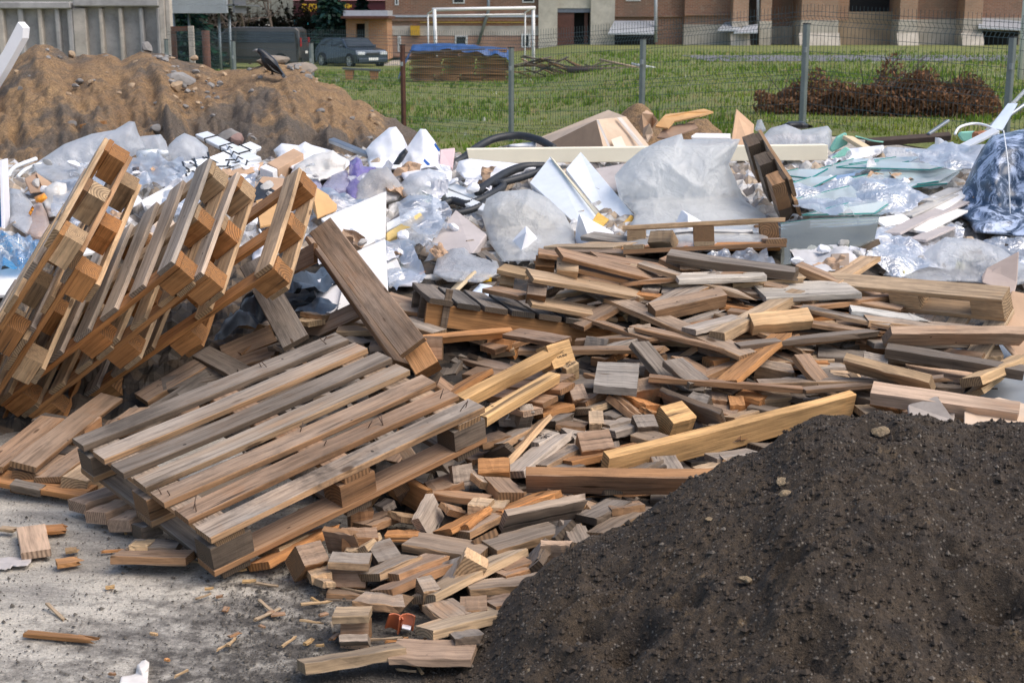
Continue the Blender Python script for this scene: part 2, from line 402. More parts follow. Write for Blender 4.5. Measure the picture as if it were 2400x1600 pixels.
def m_brick(name, c1, c2, mort, sc=1.0, grime=.5):
    t = NT(name); v = t.coord()
    s = t.n('ShaderNodeSeparateXYZ', {0: v}).outputs
    vv = t.n('ShaderNodeCombineXYZ', {0: t.math('ADD', s[0], s[1]), 1: s[2]}).outputs[0]
    br = t.n('ShaderNodeTexBrick', {'Vector': vv, 'Scale': sc, 'Color1': (*c1, 1), 'Color2': (*c2, 1), 'Mortar': (*mort, 1), 'Mortar Size': .012, 'Brick Width': .27, 'Row Height': .085, 'Bias': 0.0}).outputs[0]
    n1 = t.noise(v, .5, 6, .7); n2 = t.noise(v, 3, 6, .7)
    c = t.mix(t.math('MULTIPLY', t.ramp(n1, (.4, 0.0), (.65, 1.0)), grime), br, (.20, .15, .11))
    c = t.mix(t.math('MULTIPLY', t.ramp(n2, (.55, 0.0), (.7, 1.0)), .5), c, (.40, .30, .22))
    return t.end(t.bsdf(c, .9, n2, .4, .02))
YARD = m_yard(); FIELD = m_field()
SANDM = m_soil('mound_sand', ((.28, .17, .085), (.40, .25, .12), (.16, .115, .078)), .8, 90.0, ((.115, .10, .085), .55, .51), .03)
RUBM = m_soil('mound_rubble', ((.36, .29, .22), (.44, .36, .28), (.22, .19, .155)), 1.2, 90.0, None, .03)
DARKM = m_soil('dark_earth', ((.055, .038, .024), (.082, .057, .035), (.028, .022, .018)), 1.6, 170.0, ((.19, .13, .07), 4.2, .62), .02, .6)
BRICK = m_brick('red_brick', (.36, .155, .085), (.25, .105, .06), (.33, .26, .20), grime=.75)
BRICKP = m_brick('orange_brick', (.50, .23, .10), (.40, .17, .08), (.36, .27, .18), grime=.2)
BRICKL = m_brick('pale_brick', (.46, .25, .15), (.36, .19, .11), (.42, .33, .25), grime=.5)
CONC = plain('concrete', (.40, .38, .37), .9, .35, 2.2, .4, .35, (.13, .12, .115))
CONCW = plain('concrete_warm', (.50, .44, .38), .9, .3, 3, .4, .3, (.2, .17, .14))
PLAST = plain('pale_render', (.62, .56, .46), .9, .25, 1.2, .2, .3, (.30, .25, .18))
WHITE = plain('white_paint', (.74, .73, .70), .5, .1, 3, .05, .15, (.45, .42, .36))
GALV = plain('galvanised', (.30, .33, .34), .45, .15, 8, .1, .2, (.14, .12, .1), .6)
WIRE = plain('fence_wire', (.055, .085, .085), .5, .2, 3)
RUST = plain('rusty_steel', (.11, .045, .028), .85, .4, 10, .4)
ROOF = plain('roof_sheet', (.50, .52, .55), .45, .12, 3, .1, .2, (.3, .27, .25), .2)
DARK = plain('dark_void', (.012, .012, .013), .8, .2, 4)
GLASSD = plain('window_glass', (.035, .04, .045), .08, .3, 2, 0)
PAINTR = plain('brown_door', (.13, .05, .035), .6, .3, 4, .1)
BLACKP = plain('black_plastic', (.018, .02, .023), .45, .3, 10, .1, .4, (.09, .085, .08))

# ------------------------------------------------------------------ ground, field, path
def grid_sheet(name, xs, ys, zf, mat, dz=0.0, kind='structure'):
    v = []; f = []; nx = len(xs)
    for y in ys:
        for x in xs: v.append((x, y, zf(x, y) + dz))
    for j in range(len(ys) - 1):
        for i in range(nx - 1):
            a = j * nx + i; f.append((a, a + 1, a + nx + 1, a + nx))
    o = link(name, mesh(v, f, True), mat); o['kind'] = kind; return o
def yardz(x, y):
    z = terrain(x, y)
    if y < 9 and x < 3: z += .012 * (noise.noise((x * 1.3, y * 1.3, 0)) + .5 * noise.noise((x * 5, y * 5, 3)))
    return z
xs = list(np.arange(-3.6, 3.01, .06)); xs = [-300, -60, -14, -8, -5] + xs + [3.5, 4, 5, 6, 8, 11, 16, 40, 300]
ys = [-40, 0] + list(np.arange(1.5, 8, .06)) + list(np.arange(8, 16, .35)) + list(np.arange(16, 84, 2)) + [120, 500]
grid_sheet('ground', xs, ys, yardz, YARD)
def fence_y(x): return 25.9 - (x + 4.97) * (1.923 / 1.653)
def in_field(x, y): return y > fence_y(x) - 2.3 * (1 if x < 1.6 else .3)
fx = list(np.arange(-60, -9, 4)) + list(np.arange(-9, 9, .5)) + list(np.arange(9, 70, 4))
gv = []; gf = []
FS = [0, .15, .3, .5, .75, 1, 1.5, 2, 3, 4, 5.5, 7.5, 10, 13, 17, 21, 26, 32, 38, 46, 55, 66, 80, 110, 200]
for s_ in FS:
    for x in fx:
        y0 = max(9.0, fence_y(max(-7, min(9, x)))) - 2.6 * (1 if x < 1.6 else .4) + .35 * noise.noise((x * .9, 1.7, 0))
        y = y0 + s_; gv.append((x, y, terrain(x, y) + .012))
for j in range(len(FS) - 1):
    for i in range(len(fx) - 1):
        a = j * len(fx) + i; gf.append((a, a + 1, a + len(fx) + 1, a + len(fx)))
o = link('grass_field', mesh(gv, gf, True), FIELD); o['kind'] = 'structure'
ASPH = plain('worn_asphalt', (.16, .155, .165), .9, .3, 1.5, .3)
px_ = list(np.arange(6.5, 46, 2.0)); pv = []; pf = []
for x in px_:
    w0, w1 = (47.5 + .06 * x, 55.5 + .03 * x)
    for y in np.linspace(w0, w1, 4): pv.append((x, y, terrain(x, y) + .03))
for i in range(len(px_) - 1):
    for j in range(3): a = i * 4 + j; pf.append((a, a + 4, a + 5, a + 1))
o = link('path', mesh(pv, pf, True), ASPH); o['kind'] = 'structure'
# grass tufts over the field
def m_blade():
    t = NT('grass_blade'); c = t.attr('col').outputs['Color']
    d = t.n('ShaderNodeBsdfDiffuse', {'Color': c}).outputs[0]; tl = t.n('ShaderNodeBsdfTranslucent', {'Color': c}).outputs[0]
    return t.end(t.n('ShaderNodeMixShader', {0: .3, 1: d, 2: tl}).outputs[0])
BLADE = m_blade()
gr = random.Random(3); v = []; f = []; cc = []
n_t = 0
while n_t < 30000:
    y = 12 + 50 * gr.random() ** 1.8; x = gr.uniform(-9, 22) * (y / 30) + 1
    if not in_field(x, y) : continue
    if abs(x) > .42 * y + 2: continue
    n_t += 1
    pn = noise.noise((x * .35, y * .2, 5)) + .4 * noise.noise((x * 1.5, y * .7, 2))
    bare = noise.noise((x * .8, y * .8, 9)) > .3 and y < fence_y(x) + 6
    if bare and gr.random() < .7: continue
    h = gr.uniform(.03, .075) * (1.25 if pn > .1 else .8) * (1 + .012 * y)
    g = gr.random()
    col = (.11 + .07 * g + .09 * max(0, -pn), .18 + .09 * g + .05 * max(0, -pn), .028 + .02 * g) if gr.random() > .12 else (.34, .28, .12)
    if gr.random() < .004: col = (.6, .6, .5)
    z = terrain(x, y)
    for b in range(3):
        a = gr.uniform(0, 6.28); w = h * .17; l = h * gr.uniform(.2, .9)
        X, Y = x + gr.uniform(-.06, .06), y + gr.uniform(-.06, .06); k = len(v)
        ca, sa = math.cos(a), math.sin(a)
        v += [(X - sa * w, Y + ca * w, z), (X + sa * w, Y - ca * w, z), (X + ca * l, Y + sa * l, z + h)]; f.append((k, k + 1, k + 2)); cc += [(*col, 1)] * 3
me = mesh(v, f); a = me.attributes.new('col', 'FLOAT_COLOR', 'POINT'); a.data.foreach_set('color', [q for c in cc for q in c])
o = link('grass', me, BLADE); o['kind'] = 'stuff'; o['label'] = 'short mown grass with yellowing patches behind the wire fence'

# ------------------------------------------------------------------ wire mesh fence
fence = empty('mesh_fence', (-4.97, 25.9, 0), 'green grey welded mesh fence with folded panels and square posts', 'fence')
def fp(n): x = -4.97 + 1.653 * n; y = 25.9 - 1.923 * n; return Vector((x, y, 0))
fdir = (fp(1) - fp(0)).normalized(); fnor = Vector((fdir.y, -fdir.x, 0))
PROFZ = [(0.03, 0), (.13, 0), (.18, .045), (.23, 0), (.45, 0), (.70, 0), (.75, .045), (.80, 0), (1.02, 0), (1.29, 0), (1.34, .045), (1.39, 0), (1.52, 0)]
HZ = [.05, .13, .18, .23, .42, .60, .70, .75, .80, 1.0, 1.18, 1.29, 1.34, 1.39, 1.44]
def offz(z):
    return float(np.interp(z, [p[0] for p in PROFZ], [p[1] for p in PROFZ]))
for n in range(-1, 8):
    a, b = fp(n), fp(n + 1); za, zb = terrain(a.x, a.y) - .22 * sstep(3, 6, n), terrain(b.x, b.y) - .22 * sstep(3, 6, n + 1)
    m = MB()
    for k in range(50):
        t = (k + .5) / 50; p = a.lerp(b, t); z0 = za + (zb - za) * t
        m.tube([p + fnor * (-o_ - .03) + Vector((0, 0, z0 + z)) for z, o_ in PROFZ], .0028, 3, cap=False)
    for z in HZ:
        m.tube([a + fnor * (-offz(z) - .035) + Vector((0, 0, za + z)), b + fnor * (-offz(z) - .035) + Vector((0, 0, zb + z))], .003, 3, cap=False)
    child('fence_panel', m.me(), WIRE, fence)
PMAT = plain('post_paint', (.20, .23, .22), .5, .15, 6, .1, .25, (.1, .07, .05), .3)
for n in range(-1, 9):
    p = fp(n); z = terrain(p.x, p.y) - .22 * sstep(3, 6, n); m = MB(); m.box((p.x, p.y, z + .62), (.06, .06, 1.36), Matrix.Rotation(-.86, 3, 'Z'))
    po = child('fence_post', bevel_me(m.me(), .006, 1), RUST if n in (2,) else PMAT, fence)
    if n == 2: po['label'] = 'rust brown fence post'
    m = MB(); m.box((p.x, p.y, z + 1.303), (.066, .066, .012), Matrix.Rotation(-.86, 3, 'Z')); child('post_cap', m.me(), BLACKP, po)
    m = MB(); m.box((p.x - .012, p.y - .045, z + 1.02), (.03, .03, .06), Matrix.Rotation(-.86, 3, 'Z')); child('fence_clip', m.me(), GALV, po)

# ------------------------------------------------------------------ background: concrete wall, gate, posts
def bgx(px, Y): return at(px, 100, Y).x
def bgz(py, Y): return at(1200, py, Y).z
cw = empty('concrete_wall', (bgx(195, 30), 30, 0), 'grey ribbed precast concrete wall with cap beam behind the earth mound', 'wall')
Y = 30.0; gnd = -.2
m = MB(); x0, x1 = bgx(-40, Y), bgx(398, Y); m.box(((x0 + x1) / 2, Y + .15, .9), (x1 - x0, .12, 2.2)); child('wall_panel', m.me(), CONC, cw)
for px, wd in ((-15, 28), (8, 14), (55, 12), (100, 10), (140, 10), (170, 12), (192, 30), (242, 9), (288, 9), (336, 9), (375, 8)):
    w = wd / 112; m = MB(); m.box((bgx(px, Y), Y + .02, .85), (w, .22, 2.1)); child('wall_rib', bevel_me(m.me(), .02, 1), CONCW if px in (192, 8, 100, 288, 242) else CONC, cw)
m = MB(); m.box(((x0 + bgx(176, Y)) / 2, Y, bgz(13, Y)), (bgx(176, Y) - x0, .32, .14)); child('wall_cap', bevel_me(m.me(), .02, 1), CONC, cw)
m = MB(); m.box(((bgx(182, Y) + bgx(380, Y)) / 2, Y, bgz(7, Y)), (bgx(380, Y) - bgx(182, Y), .32, .15)); child('wall_cap', bevel_me(m.me(), .02, 1), CONC, cw)
cp = MB()
cp.box((bgx(386, 29.5), 29.5, 1.0), (.12, .2, 2.6)); cp.box((bgx(399, 29.5), 29.52, 1.0), (.1, .22, 2.6))
put('concrete_pillar', bevel_me(cp.me(), .015, 1), CONCW, 'pale double concrete pillar with red stencilled marks at the wall end', 'pillar')
gf_ = empty('gate_frame', (bgx(428, 28.5), 28.5, 0), 'rusty brown steel gate frame beside the concrete pillar', 'gate')
m = MB(); m.box((bgx(428, 28.5), 28.5, bgz(68, 28.5)), (.42, .1, .09)); child('crossbar', m.me(), RUST, gf_)
m = MB(); m.box((bgx(408, 28.5), 28.5, .5), (.09, .1, 1.9)); child('side_post', m.me(), RUST, gf_)
m = MB(); m.box((bgx(449, 28.4), 28.4, .55), (.1, .1, 2.0)); child('side_post', m.me(), CONCW, gf_)['label'] = 'pale concrete side post'
m = MB(); m.tube([(bgx(483, 27.5), 27.5, -.2), (bgx(483, 27.5), 27.5, bgz(72, 27.5))], .075, 12)
put('steel_post', m.me(), RUST, 'thick rust brown steel pipe post standing left of the van', 'post')
m = MB(); m.tube([(bgx(2398, 30), 30, .1), (bgx(2398, 30), 30, 4)], .07, 10)
put('white_pole', m.me(), WHITE, 'white painted pole standing at the far right edge of the lawn', 'pole')
bn = empty('metal_canopy', (bgx(480, 46), 46, 0), 'grey corrugated metal canopy on thin steel posts', 'canopy')
m = MB(); Yc = 46
for i in range(36):
    xa = bgx(405 + 132 * i / 36, Yc); m.box((xa + .02, Yc, bgz(8, Yc)), (.03, .04, .62))
m.box((bgx(470, Yc), Yc + .05, bgz(8, Yc)), (bgx(537, Yc) - bgx(402, Yc), .05, .6)); child('fascia', m.me(), ROOF, bn)
m = MB(); m.box((bgx(551, Yc), Yc + 1.0, bgz(8, Yc)), (.06, 2.0, .6)); m.box((bgx(480, Yc), Yc + 2, bgz(20, Yc) + .1), (2.2, 4, .05)); child('roof', m.me(), plain('roof_dark', (.12, .125, .14), .5), bn)
for px in (411, 446, 516, 540):
    m = MB(); m.tube([(bgx(px, 46.5), 46.5, -.4), (bgx(px, 46.5), 46.5, bgz(20, 46.5))], .045, 6); child('post', m.me(), GALV, bn)

# ------------------------------------------------------------------ brick buildings
YB = 79.0
bd = empty('brick_building', (bgx(1600, YB), YB, 0), 'long old red brick building with cream portal and pale plinths', 'building')
def bbox(name, p0, p1, q0, q1, Yf, dep, mat, lab=None, par=None):
    """block whose front spans photo columns p0..p1 and rows q0 (top)..q1 (bottom) on the facade at Yf"""
    xa, xb = bgx(p0, Yf), bgx(p1, Yf); za, zb = bgz(q1, Yf), bgz(q0, Yf)
    m = MB(); m.box(((xa + xb) / 2, Yf + dep / 2, (za + zb) / 2), (xb - xa, dep, zb - za))
    o = child(name, m.me(), mat, par or bd)
    if lab: o['label'] = lab
    return o
bbox('wall', 905, 1262, -190, 135, YB, 3, BRICK); bbox('wall', 1436, 1605, -190, 135, YB + .02, 3, BRICK)
bbox('wall', 1262, 1306, -60, 135, YB - .3, 3, PLAST, 'cream portal jamb'); bbox('wall', 1384, 1440, -60, 135, YB - .3, 3, PLAST, 'cream portal jamb')
bbox('wall', 1306, 1384, -120, 20, YB - .02, 3, PLAST, 'cream wall over the door')
bbox('wall', 1262, 1440, -190, -60, YB - .28, 3, PLAST, 'cream portal gable')
bbox('doorway', 1300, 1390, 18, 128, YB + .9, .2, DARK)
dr = bbox('door', 1302, 1345, 21, 115, YB + .1, .1, PAINTR); bbox('door', 1369, 1377, 21, 115, YB + .3, .1, PAINTR)
bbox('transom', 1300, 1384, 20, 30, YB + .02, .1, plain('blue_grey', (.18, .2, .24)))
bbox('step', 1290, 1392, 113, 128, YB - .8, .8, CONC)
bbox('cornice', 905, 1262, 36, 41, YB - .2, .2, ROOF, 'pale metal ledge'); bbox('cornice', 905, 1262, 42, 50, YB - .12, .12, BRICK)
bbox('plinth', 915, 1262, 61, 84, YB - .03, .03, plain('whitewash', (.56, .50, .43), .9, .35, .8, .2, .45, (.40, .26, .18)))
bbox('plinth', 915, 1262, 86, 132, YB - .04, .04, plain('pink_brick_base', (.44, .26, .18), .9, .3, 1.2, .3, .4, (.28, .2, .16)))
for p0, p1, q1 in ((927, 936, 13), (1062, 1090, 9), (1224, 1252, 7), (1465, 1500, 3)):
    fr_ = bbox('window', p0, p1, -45, q1, YB - .05, .1, WHITE); bbox('pane', p0 + 3, p1 - 3, -43, q1 - 3, YB - .07, .03, GLASSD, None, bd if False else fr_)
for p0, p1, q0, q1 in ((1066, 1096, 84, 107), (1222, 1244, 80, 112), (932, 940, 85, 122)):
    fr_ = bbox('window', p0, p1, q0, q1, YB - .09, .1, WHITE); bbox('pane', p0 + 4, p1 - 5, q0 + 3, q1 - 3, YB - .11, .03, GLASSD, None, fr_)
bbox('meter_box', 962, 984, 61, 84, YB - .35, .3, plain('yellow_paint', (.62, .36, .03), .5))
bbox('pipe', 985, 1230, 52, 54, YB - .2, .06, plain('yellow_pipe', (.5, .33, .06)))
m = MB(); m.tube([at(1145, -60, YB - .3), at(1145, 26, YB - .3), at(1120, 105, YB - .3)], .09, 8); child('downpipe', m.me(), GALV, bd)
for px, yb in ((1537, 100), (1777, 72), (2288, 110)):
    m = MB(); m.tube([at(px, -80, YB - 1.4), at(px, yb, YB - 1.4)], .09, 8); child('downpipe', m.me(), ROOF, bd)
# right wing with buttresses
PLI = plain('plinth_render', (.52, .46, .38), .9, .3, .9, .25, .5, (.27, .22, .17)); TANW = plain('tan_wall', (.40, .29, .19), .9, .3, .7, .3, .5, (.24, .17, .12))
for p0, p1, qs, Yf in ((1603, 1722, 58, YB - .6), (1716, 1752, 50, YB - 1.6), (1780, 1806, 50, YB - 1.6), (1806, 1876, 62, YB + .6), (1876, 1962, 48, YB - 1.9), (2105, 2146, 46, YB - 1.9),
                       (2146, 2256, 46, YB - .3), (2256, 2298, 44, YB - 1.6), (2294, 2480, 42, YB - .5)):
    bbox('wall', p0, p1, -190, qs, Yf, 4, BRICKL if Yf < YB - .7 else BRICK); bbox('plinth', p0 - 1, p1 + 1, qs, 150, Yf - .06, 4, PLI)
bbox('wall', 1962, 1986, -190, 48, YB - .5, 3, BRICKL); bbox('wall', 2096, 2106, -190, 48, YB - .5, 3, BRICKL); bbox('wall', 1962, 2106, 28, 140, YB - .48, 3, TANW, 'bare tan wall below the black opening')
bbox('window', 1986, 2096, -80, 28, YB + .3, .1, DARK, 'black open window hole'); bbox('wall', 1986, 2096, -190, -80, YB - .5, 3, BRICKL)
bbox('cornice', 1603, 1722, 33, 37, YB - .75, .15, BRICK); bbox('cornice', 1440, 1603, 36, 40, YB - .15, .15, BRICK)
for p0, p1 in ((1876, 1962), (2105, 2146), (1716, 1752), (2256, 2298)):      # flared buttress feet
    xa, xb = bgx(p0, YB - 2), bgx(p1, YB - 2); zb = bgz(78, YB - 2); m = MB()
    m.prism([(YB - 2.9, -.6), (YB - 1.5, -.6), (YB - 1.5, zb), (YB - 1.99, zb)], xa - .1, xb + .1, Matrix(((0, 0, 1, 0), (1, 0, 0, 0), (0, 1, 0, 0), (0, 0, 0, 1)))); child('buttress_foot', fixn(m.me()), PLI, bd)
bbox('window', 2302, 2386, 74, 106, YB - .65, .1, DARK); bbox('window', 1424, 1536, 80, 125, YB - .25, .1, DARK); bbox('window', 1730, 1776, 78, 112, YB - 1.5, .1, DARK)  # last two are dark slabs standing for the dark under the awnings
for a_, b_, c_, d_ in (((1425, 78), (1533, 78), (1533, 49), (1440, 49)), ((1682, 70), (1735, 70), (1735, 52), (1700, 52)), ((1720, 76), (1776, 75), (1776, 57), (1750, 60)), ((2293, 64), (2420, 70), (2420, 52), (2296, 42))):
    ya = [YB - 2.2, YB - 2.2, YB - .6, YB - .6] if a_[0] != 1720 else [YB - 2.9, YB - 2.9, YB - 1.6, YB - 1.6]
    q = [at(*p, yy) for p, yy in zip((a_, b_, c_, d_), ya)]; v = q + [p - Vector((0, 0, .08)) for p in q]
    child('awning', fixn(mesh(v, [(0, 1, 2, 3), (7, 6, 5, 4), (0, 4, 5, 1), (1, 5, 6, 2), (2, 6, 7, 3), (3, 7, 4, 0)])), ROOF, bd)
m = MB(); m.box((bgx(1400, YB) + 6, YB + 6, bgz(-190, YB) + .15), (70, 16, .3)); child('roof', m.me(), plain('roof_felt', (.12, .11, .11)), bd)
# annex
ax = empty('brick_annex', (bgx(860, 72), 72, 0), 'small orange brick annex with dark open doorway and pale parapet', 'building')
bbox('wall', 812, 835, 44, 140, 72, 3, BRICKP, None, ax); bbox('wall', 858, 908, 44, 140, 72.02, 3, BRICKP, None, ax); bbox('wall', 833, 860, 40, 56, 72.01, 3, BRICKP, None, ax)
bbox('doorway', 834, 860, 54, 130, 72.6, .2, DARK, None, ax); bbox('door_frame', 856, 864, 52, 112, 71.9, .15, plain('bare_wood', (.36, .25, .16)), None, ax)
bbox('roof', 800, 912, 38, 44, 71.2, 4, RUST, None, ax); bbox('parapet', 806, 910, 25, 38, 72.5, 3, ROOF, None, ax)
# maroon shop behind
sh = empty('maroon_shop', (bgx(800, 112), 112, 0), 'maroon shop building with yellow sign letters behind the spruce', 'building')
bbox('wall', 690, 980, 2, 40, 112, 8, plain('maroon_panel', (.085, .014, .022), .5, .2, .5), None, sh); bbox('fascia', 690, 980, -6, 2, 111.8, 8, plain('pink_trim', (.62, .3, .3)), None, sh)
bbox('wall', 690, 980, 40, 72, 112.3, 8, plain('shop_front', (.02, .10, .13), .3, .6, .6), None, sh); bbox('wall', 690, 980, 72, 135, 112.3, 8, plain('shop_base', (.03, .035, .04), .6), None, sh)
def text_mesh(body, size, M, depth=.002):
    c = bpy.data.curves.new('lettering', 'FONT'); c.body = body; c.size = size; c.extrude = depth; c.align_x = 'CENTER'; c.align_y = 'CENTER'
    o = bpy.data.objects.new('lettering', c); COL.objects.link(o)
    dg = bpy.context.evaluated_depsgraph_get(); me = bpy.data.meshes.new_from_object(o.evaluated_get(dg)); bpy.data.objects.remove(o); bpy.data.curves.remove(c)
    me.transform(M); return me
UPR = Matrix.Rotation(R(90), 4, 'X')
YEL = plain('yellow_letters', (.85, .52, .02), .5, .1)
def glyph_row(p, n, w, h):
    """a row of unreadable block letters, as far off as the photo shows them"""
    m = MB(); g = random.Random(int(p.x * 100))
    for i in range(n):
        x = p.x + (i - n / 2) * w
        m.box((x, p.y, p.z), (w * .22, .06, h)); m.box((x + w * .35, p.y, p.z + h * g.choice((.4, 0, -.4))), (w * .55, .05, h * .2))
        if g.random() < .7: m.box((x + w * .6, p.y, p.z + h * g.choice((.2, -.2, 0))), (w * .2, .055, h * .6))
    return m.me()
for px, py, n, h in ((733, 15, 6, .32), (728, 24, 4, .26), (806, 15, 5, .32)):
    child('sign_lettering', glyph_row(at(px, py, 111.7), n, .26, h), YEL, sh)
m = MB(); pw = at(718, 62, 111.9); m.box(pw, (1.1, .1, .8)); child('poster', m.me(), plain('cyan_poster', (.05, .45, .5)), sh)
# ------------------------------------------------------------------ trees behind
def m_leaf():
    t = NT('leaves'); c = t.attr('col').outputs['Color']
    d = t.n('ShaderNodeBsdfDiffuse', {'Color': c}).outputs[0]; tl = t.n('ShaderNodeBsdfTranslucent', {'Color': c}).outputs[0]
    return t.end(t.n('ShaderNodeMixShader', {0: .2, 1: d, 2: tl}).outputs[0])
LEAF = m_leaf(); BARK = plain('bark', (.13, .10, .08), .95, .4, 6, .5)
def leaves(pts, r, size, colf, flat=0.0):
    v = []; f = []; cc = []
    for p, ax_ in pts:
        s_ = size * r.uniform(.6, 1.4); a = Vector((r.gauss(0, 1), r.gauss(0, 1), r.gauss(0, 1))).normalized()
        if ax_ is not None: a = (ax_ + a * .5).normalized()
        b = a.orthogonal().normalized(); b = (Matrix.Rotation(r.uniform(0, 6.28), 3, a) @ b); k = len(v); p = Vector(p)
        v += [p - a * s_, p + b * s_ * .45, p + a * s_, p - b * s_ * .45]; f.append((k, k + 1, k + 2, k + 3)); cc += [colf(r)] * 4
    me = mesh(v, f); at_ = me.attributes.new('col', 'FLOAT_COLOR', 'POINT'); at_.data.foreach_set('color', [q for c in cc for q in (*c, 1)]); return me
def spruce(px, Y, wdt, ztop, seed, label):
    r = random.Random(seed); x = bgx(px, Y); z0 = terrain(x, Y); t = empty('spruce_tree', (x, Y, z0), label, 'tree', 'spruces behind the parked cars')
    m = MB(); m.tube([(x, Y, z0), (x, Y, ztop)], .16, 8, .02); child('trunk', m.me(), BARK, t)
    pts = []
    for i in range(26):
        k = i / 25; z = z0 + .3 + (ztop - z0 - .3) * k; rad = wdt * (1 - k) ** .85 * r.uniform(.85, 1.1)
        for b in range(int(9 + 14 * (1 - k))):
            a = r.uniform(0, 6.28); L = rad * r.uniform(.7, 1.1)
            for q in range(int(8 + L * 9)):
                d = L * (q + r.random()) / (8 + L * 9); zz = z - d * .22 + .10 * d * d / max(L, .1) + r.gauss(0, .04)
                pts.append(((x + math.cos(a) * d + r.gauss(0, .06), Y + math.sin(a) * d + r.gauss(0, .06), zz), Vector((math.cos(a), math.sin(a), -.25))))
    child('crown', leaves(pts, r, .16, lambda r: (.018 + .02 * r.random(), .042 + .03 * r.random(), .036 + .02 * r.random())), LEAF, t)
spruce(778, 73, 1.35, 4.6, 1, 'dark green spruce tree standing right of the van')
spruce(850, 84, 1.2, 3.2, 2, 'smaller spruce rising behind the brick annex roof')
spruce(430, 62, 1.9, 5, 4, 'dark spruce half hidden under the metal canopy')
def bare_tree(px, Y, h, seed, label):
    r = random.Random(seed); x = bgx(px, Y); z0 = terrain(x, Y); t = empty('bare_tree', (x, Y, z0), label, 'tree', 'leafless trees behind the van')
    m = MB(); tw = MB()
    def grow(p, d, L, rad, lev):
        pts = [p]; q = p
        for i in range(4):
            d = (d + Vector((r.gauss(0, .14), r.gauss(0, .14), r.gauss(0, .08)))).normalized(); q = q + d * L / 4; pts.append(q)
        (m if lev < 2 else tw).tube(pts, rad, 6 if lev < 2 else 3, rad * .5, False)
        if lev < 4:
            for k in range(3 if lev else 5):
                i = r.randint(1, 4); nd = (d + Vector((r.gauss(0, .8), r.gauss(0, .8), r.gauss(.1, .5)))).normalized(); grow(pts[i], nd, L * r.uniform(.5, .75), rad * .5, lev + 1)
    grow(Vector((x, Y, z0)), Vector((r.uniform(-.2, .2), 0, 1)), h, .10, 0)
    child('trunk', m.me(), BARK, t); child('crown', tw.me(), plain('twigs', (.13, .095, .075), .9, .3, 5), t)
bare_tree(505, 66, 3.4, 11, 'leafless leaning tree rising behind the front of the van')
bare_tree(585, 72, 3.0, 12, 'leafless tree rising behind the middle of the van roof')
bare_tree(655, 76, 3.2, 13, 'leafless tree rising behind the rear of the van roof')
bare_tree(548, 78, 3.6, 14, 'leafless birch like tree right of the canopy corner')
# shrub belt closing the view between canopy and annex
def shrub(name, x, y, z, w, d, h, n, size, colf, label, cat, seed, group=None):
    r = random.Random(seed); t = empty(name, (x, y, z), label, cat, group); pts = []; st = MB()
    for i in range(n):
        a = r.uniform(0, 6.28); k = r.random() ** .5; u = r.random()
        hh = h * (1 - .5 * k ** 3) * (.72 + .55 * noise.noise((x + math.cos(a) * k * w * 3.2, seed + math.sin(a) * k, u * .3)))
        pts.append(((x + math.cos(a) * w * k, y + math.sin(a) * d * k, z + hh * u ** .6), None))
    for i in range(26):
        a = r.uniform(0, 6.28); k = r.random(); p = Vector((x + math.cos(a) * w * k * .7, y + math.sin(a) * d * k * .7, z))
        st.tube([p, p + Vector((r.gauss(0, .1), r.gauss(0, .1), h * .5)) * 1, p + Vector((r.gauss(0, .25) * w, r.gauss(0, .25) * d, h * r.uniform(.7, 1.1)))], .008 + .004 * h, 3, .003, False)
    child('stems', st.me(), BARK, t); child('foliage', leaves(pts, r, size, colf), LEAF, t); return t
for i, px in enumerate((415, 470, 540, 610, 680, 735)):
    shrub('hedge_shrub', bgx(px, 92), 92, -.6, 2.0, 1.2, 3.6, 1500, .16, lambda r: (.035 + .03 * r.random(), .035 + .025 * r.random(), .028 + .01 * r.random()),
          ['dark leafless shrub below the canopy', 'dark shrub behind the van bonnet', 'dark shrub behind the van windscreen', 'dark shrub behind the van side window', 'dark shrub behind the van tail', 'dark shrub between van and spruce'][i], 'shrub', 40 + i, 'shrubs behind the van')
# ------------------------------------------------------------------ vehicles
def xf(o, rz): o.rotation_euler = (0, 0, rz)
def wheel(par, x, y, r_, w, Mo):
    m = MB(); pr = [(-w / 2, r_ * .72), (-w / 2, r_ * .93), (-w * .35, r_), (w * .35, r_), (w / 2, r_ * .93), (w / 2, r_ * .72)]; n = 24; v = []; f = []
    for k in range(n):
        a = 2 * math.pi * k / n
        for yy, rr in pr: v.append((x + rr * math.cos(a), y + yy, r_ + rr * math.sin(a)))
    for k in range(n):
        for j in range(5): f.append((k * 6 + j, k * 6 + j + 1, ((k + 1) % n) * 6 + j + 1, ((k + 1) % n) * 6 + j))
    wl = child('wheel', fixn(MB().add(v, f, True).me()), BLACKP, par, Mo)
    m = MB(); s = -1 if y < 0 else 1
    m.tube([(x, y - w * .3, r_), (x, y + w * .3, r_)], r_ * .30, 16)
    for k in range(10):
        a = 2 * math.pi * k / 10; m.tube([(x, y + s * w * .42, r_), (x + math.cos(a) * r_ * .72, y + s * w * .42, r_ + math.sin(a) * r_ * .72)], r_ * .075, 4)
    m.tube([(x + r_ * .7 * math.cos(2 * math.pi * k / 24), y + s * w * .4, r_ + r_ * .7 * math.sin(2 * math.pi * k / 24)) for k in range(25)], r_ * .06, 5, cap=False)
    child('rim', m.me(), plain('alloy', (.62, .62, .62), .3, .1, 5, 0, 0, (0, 0, 0), .7), wl, Mo)
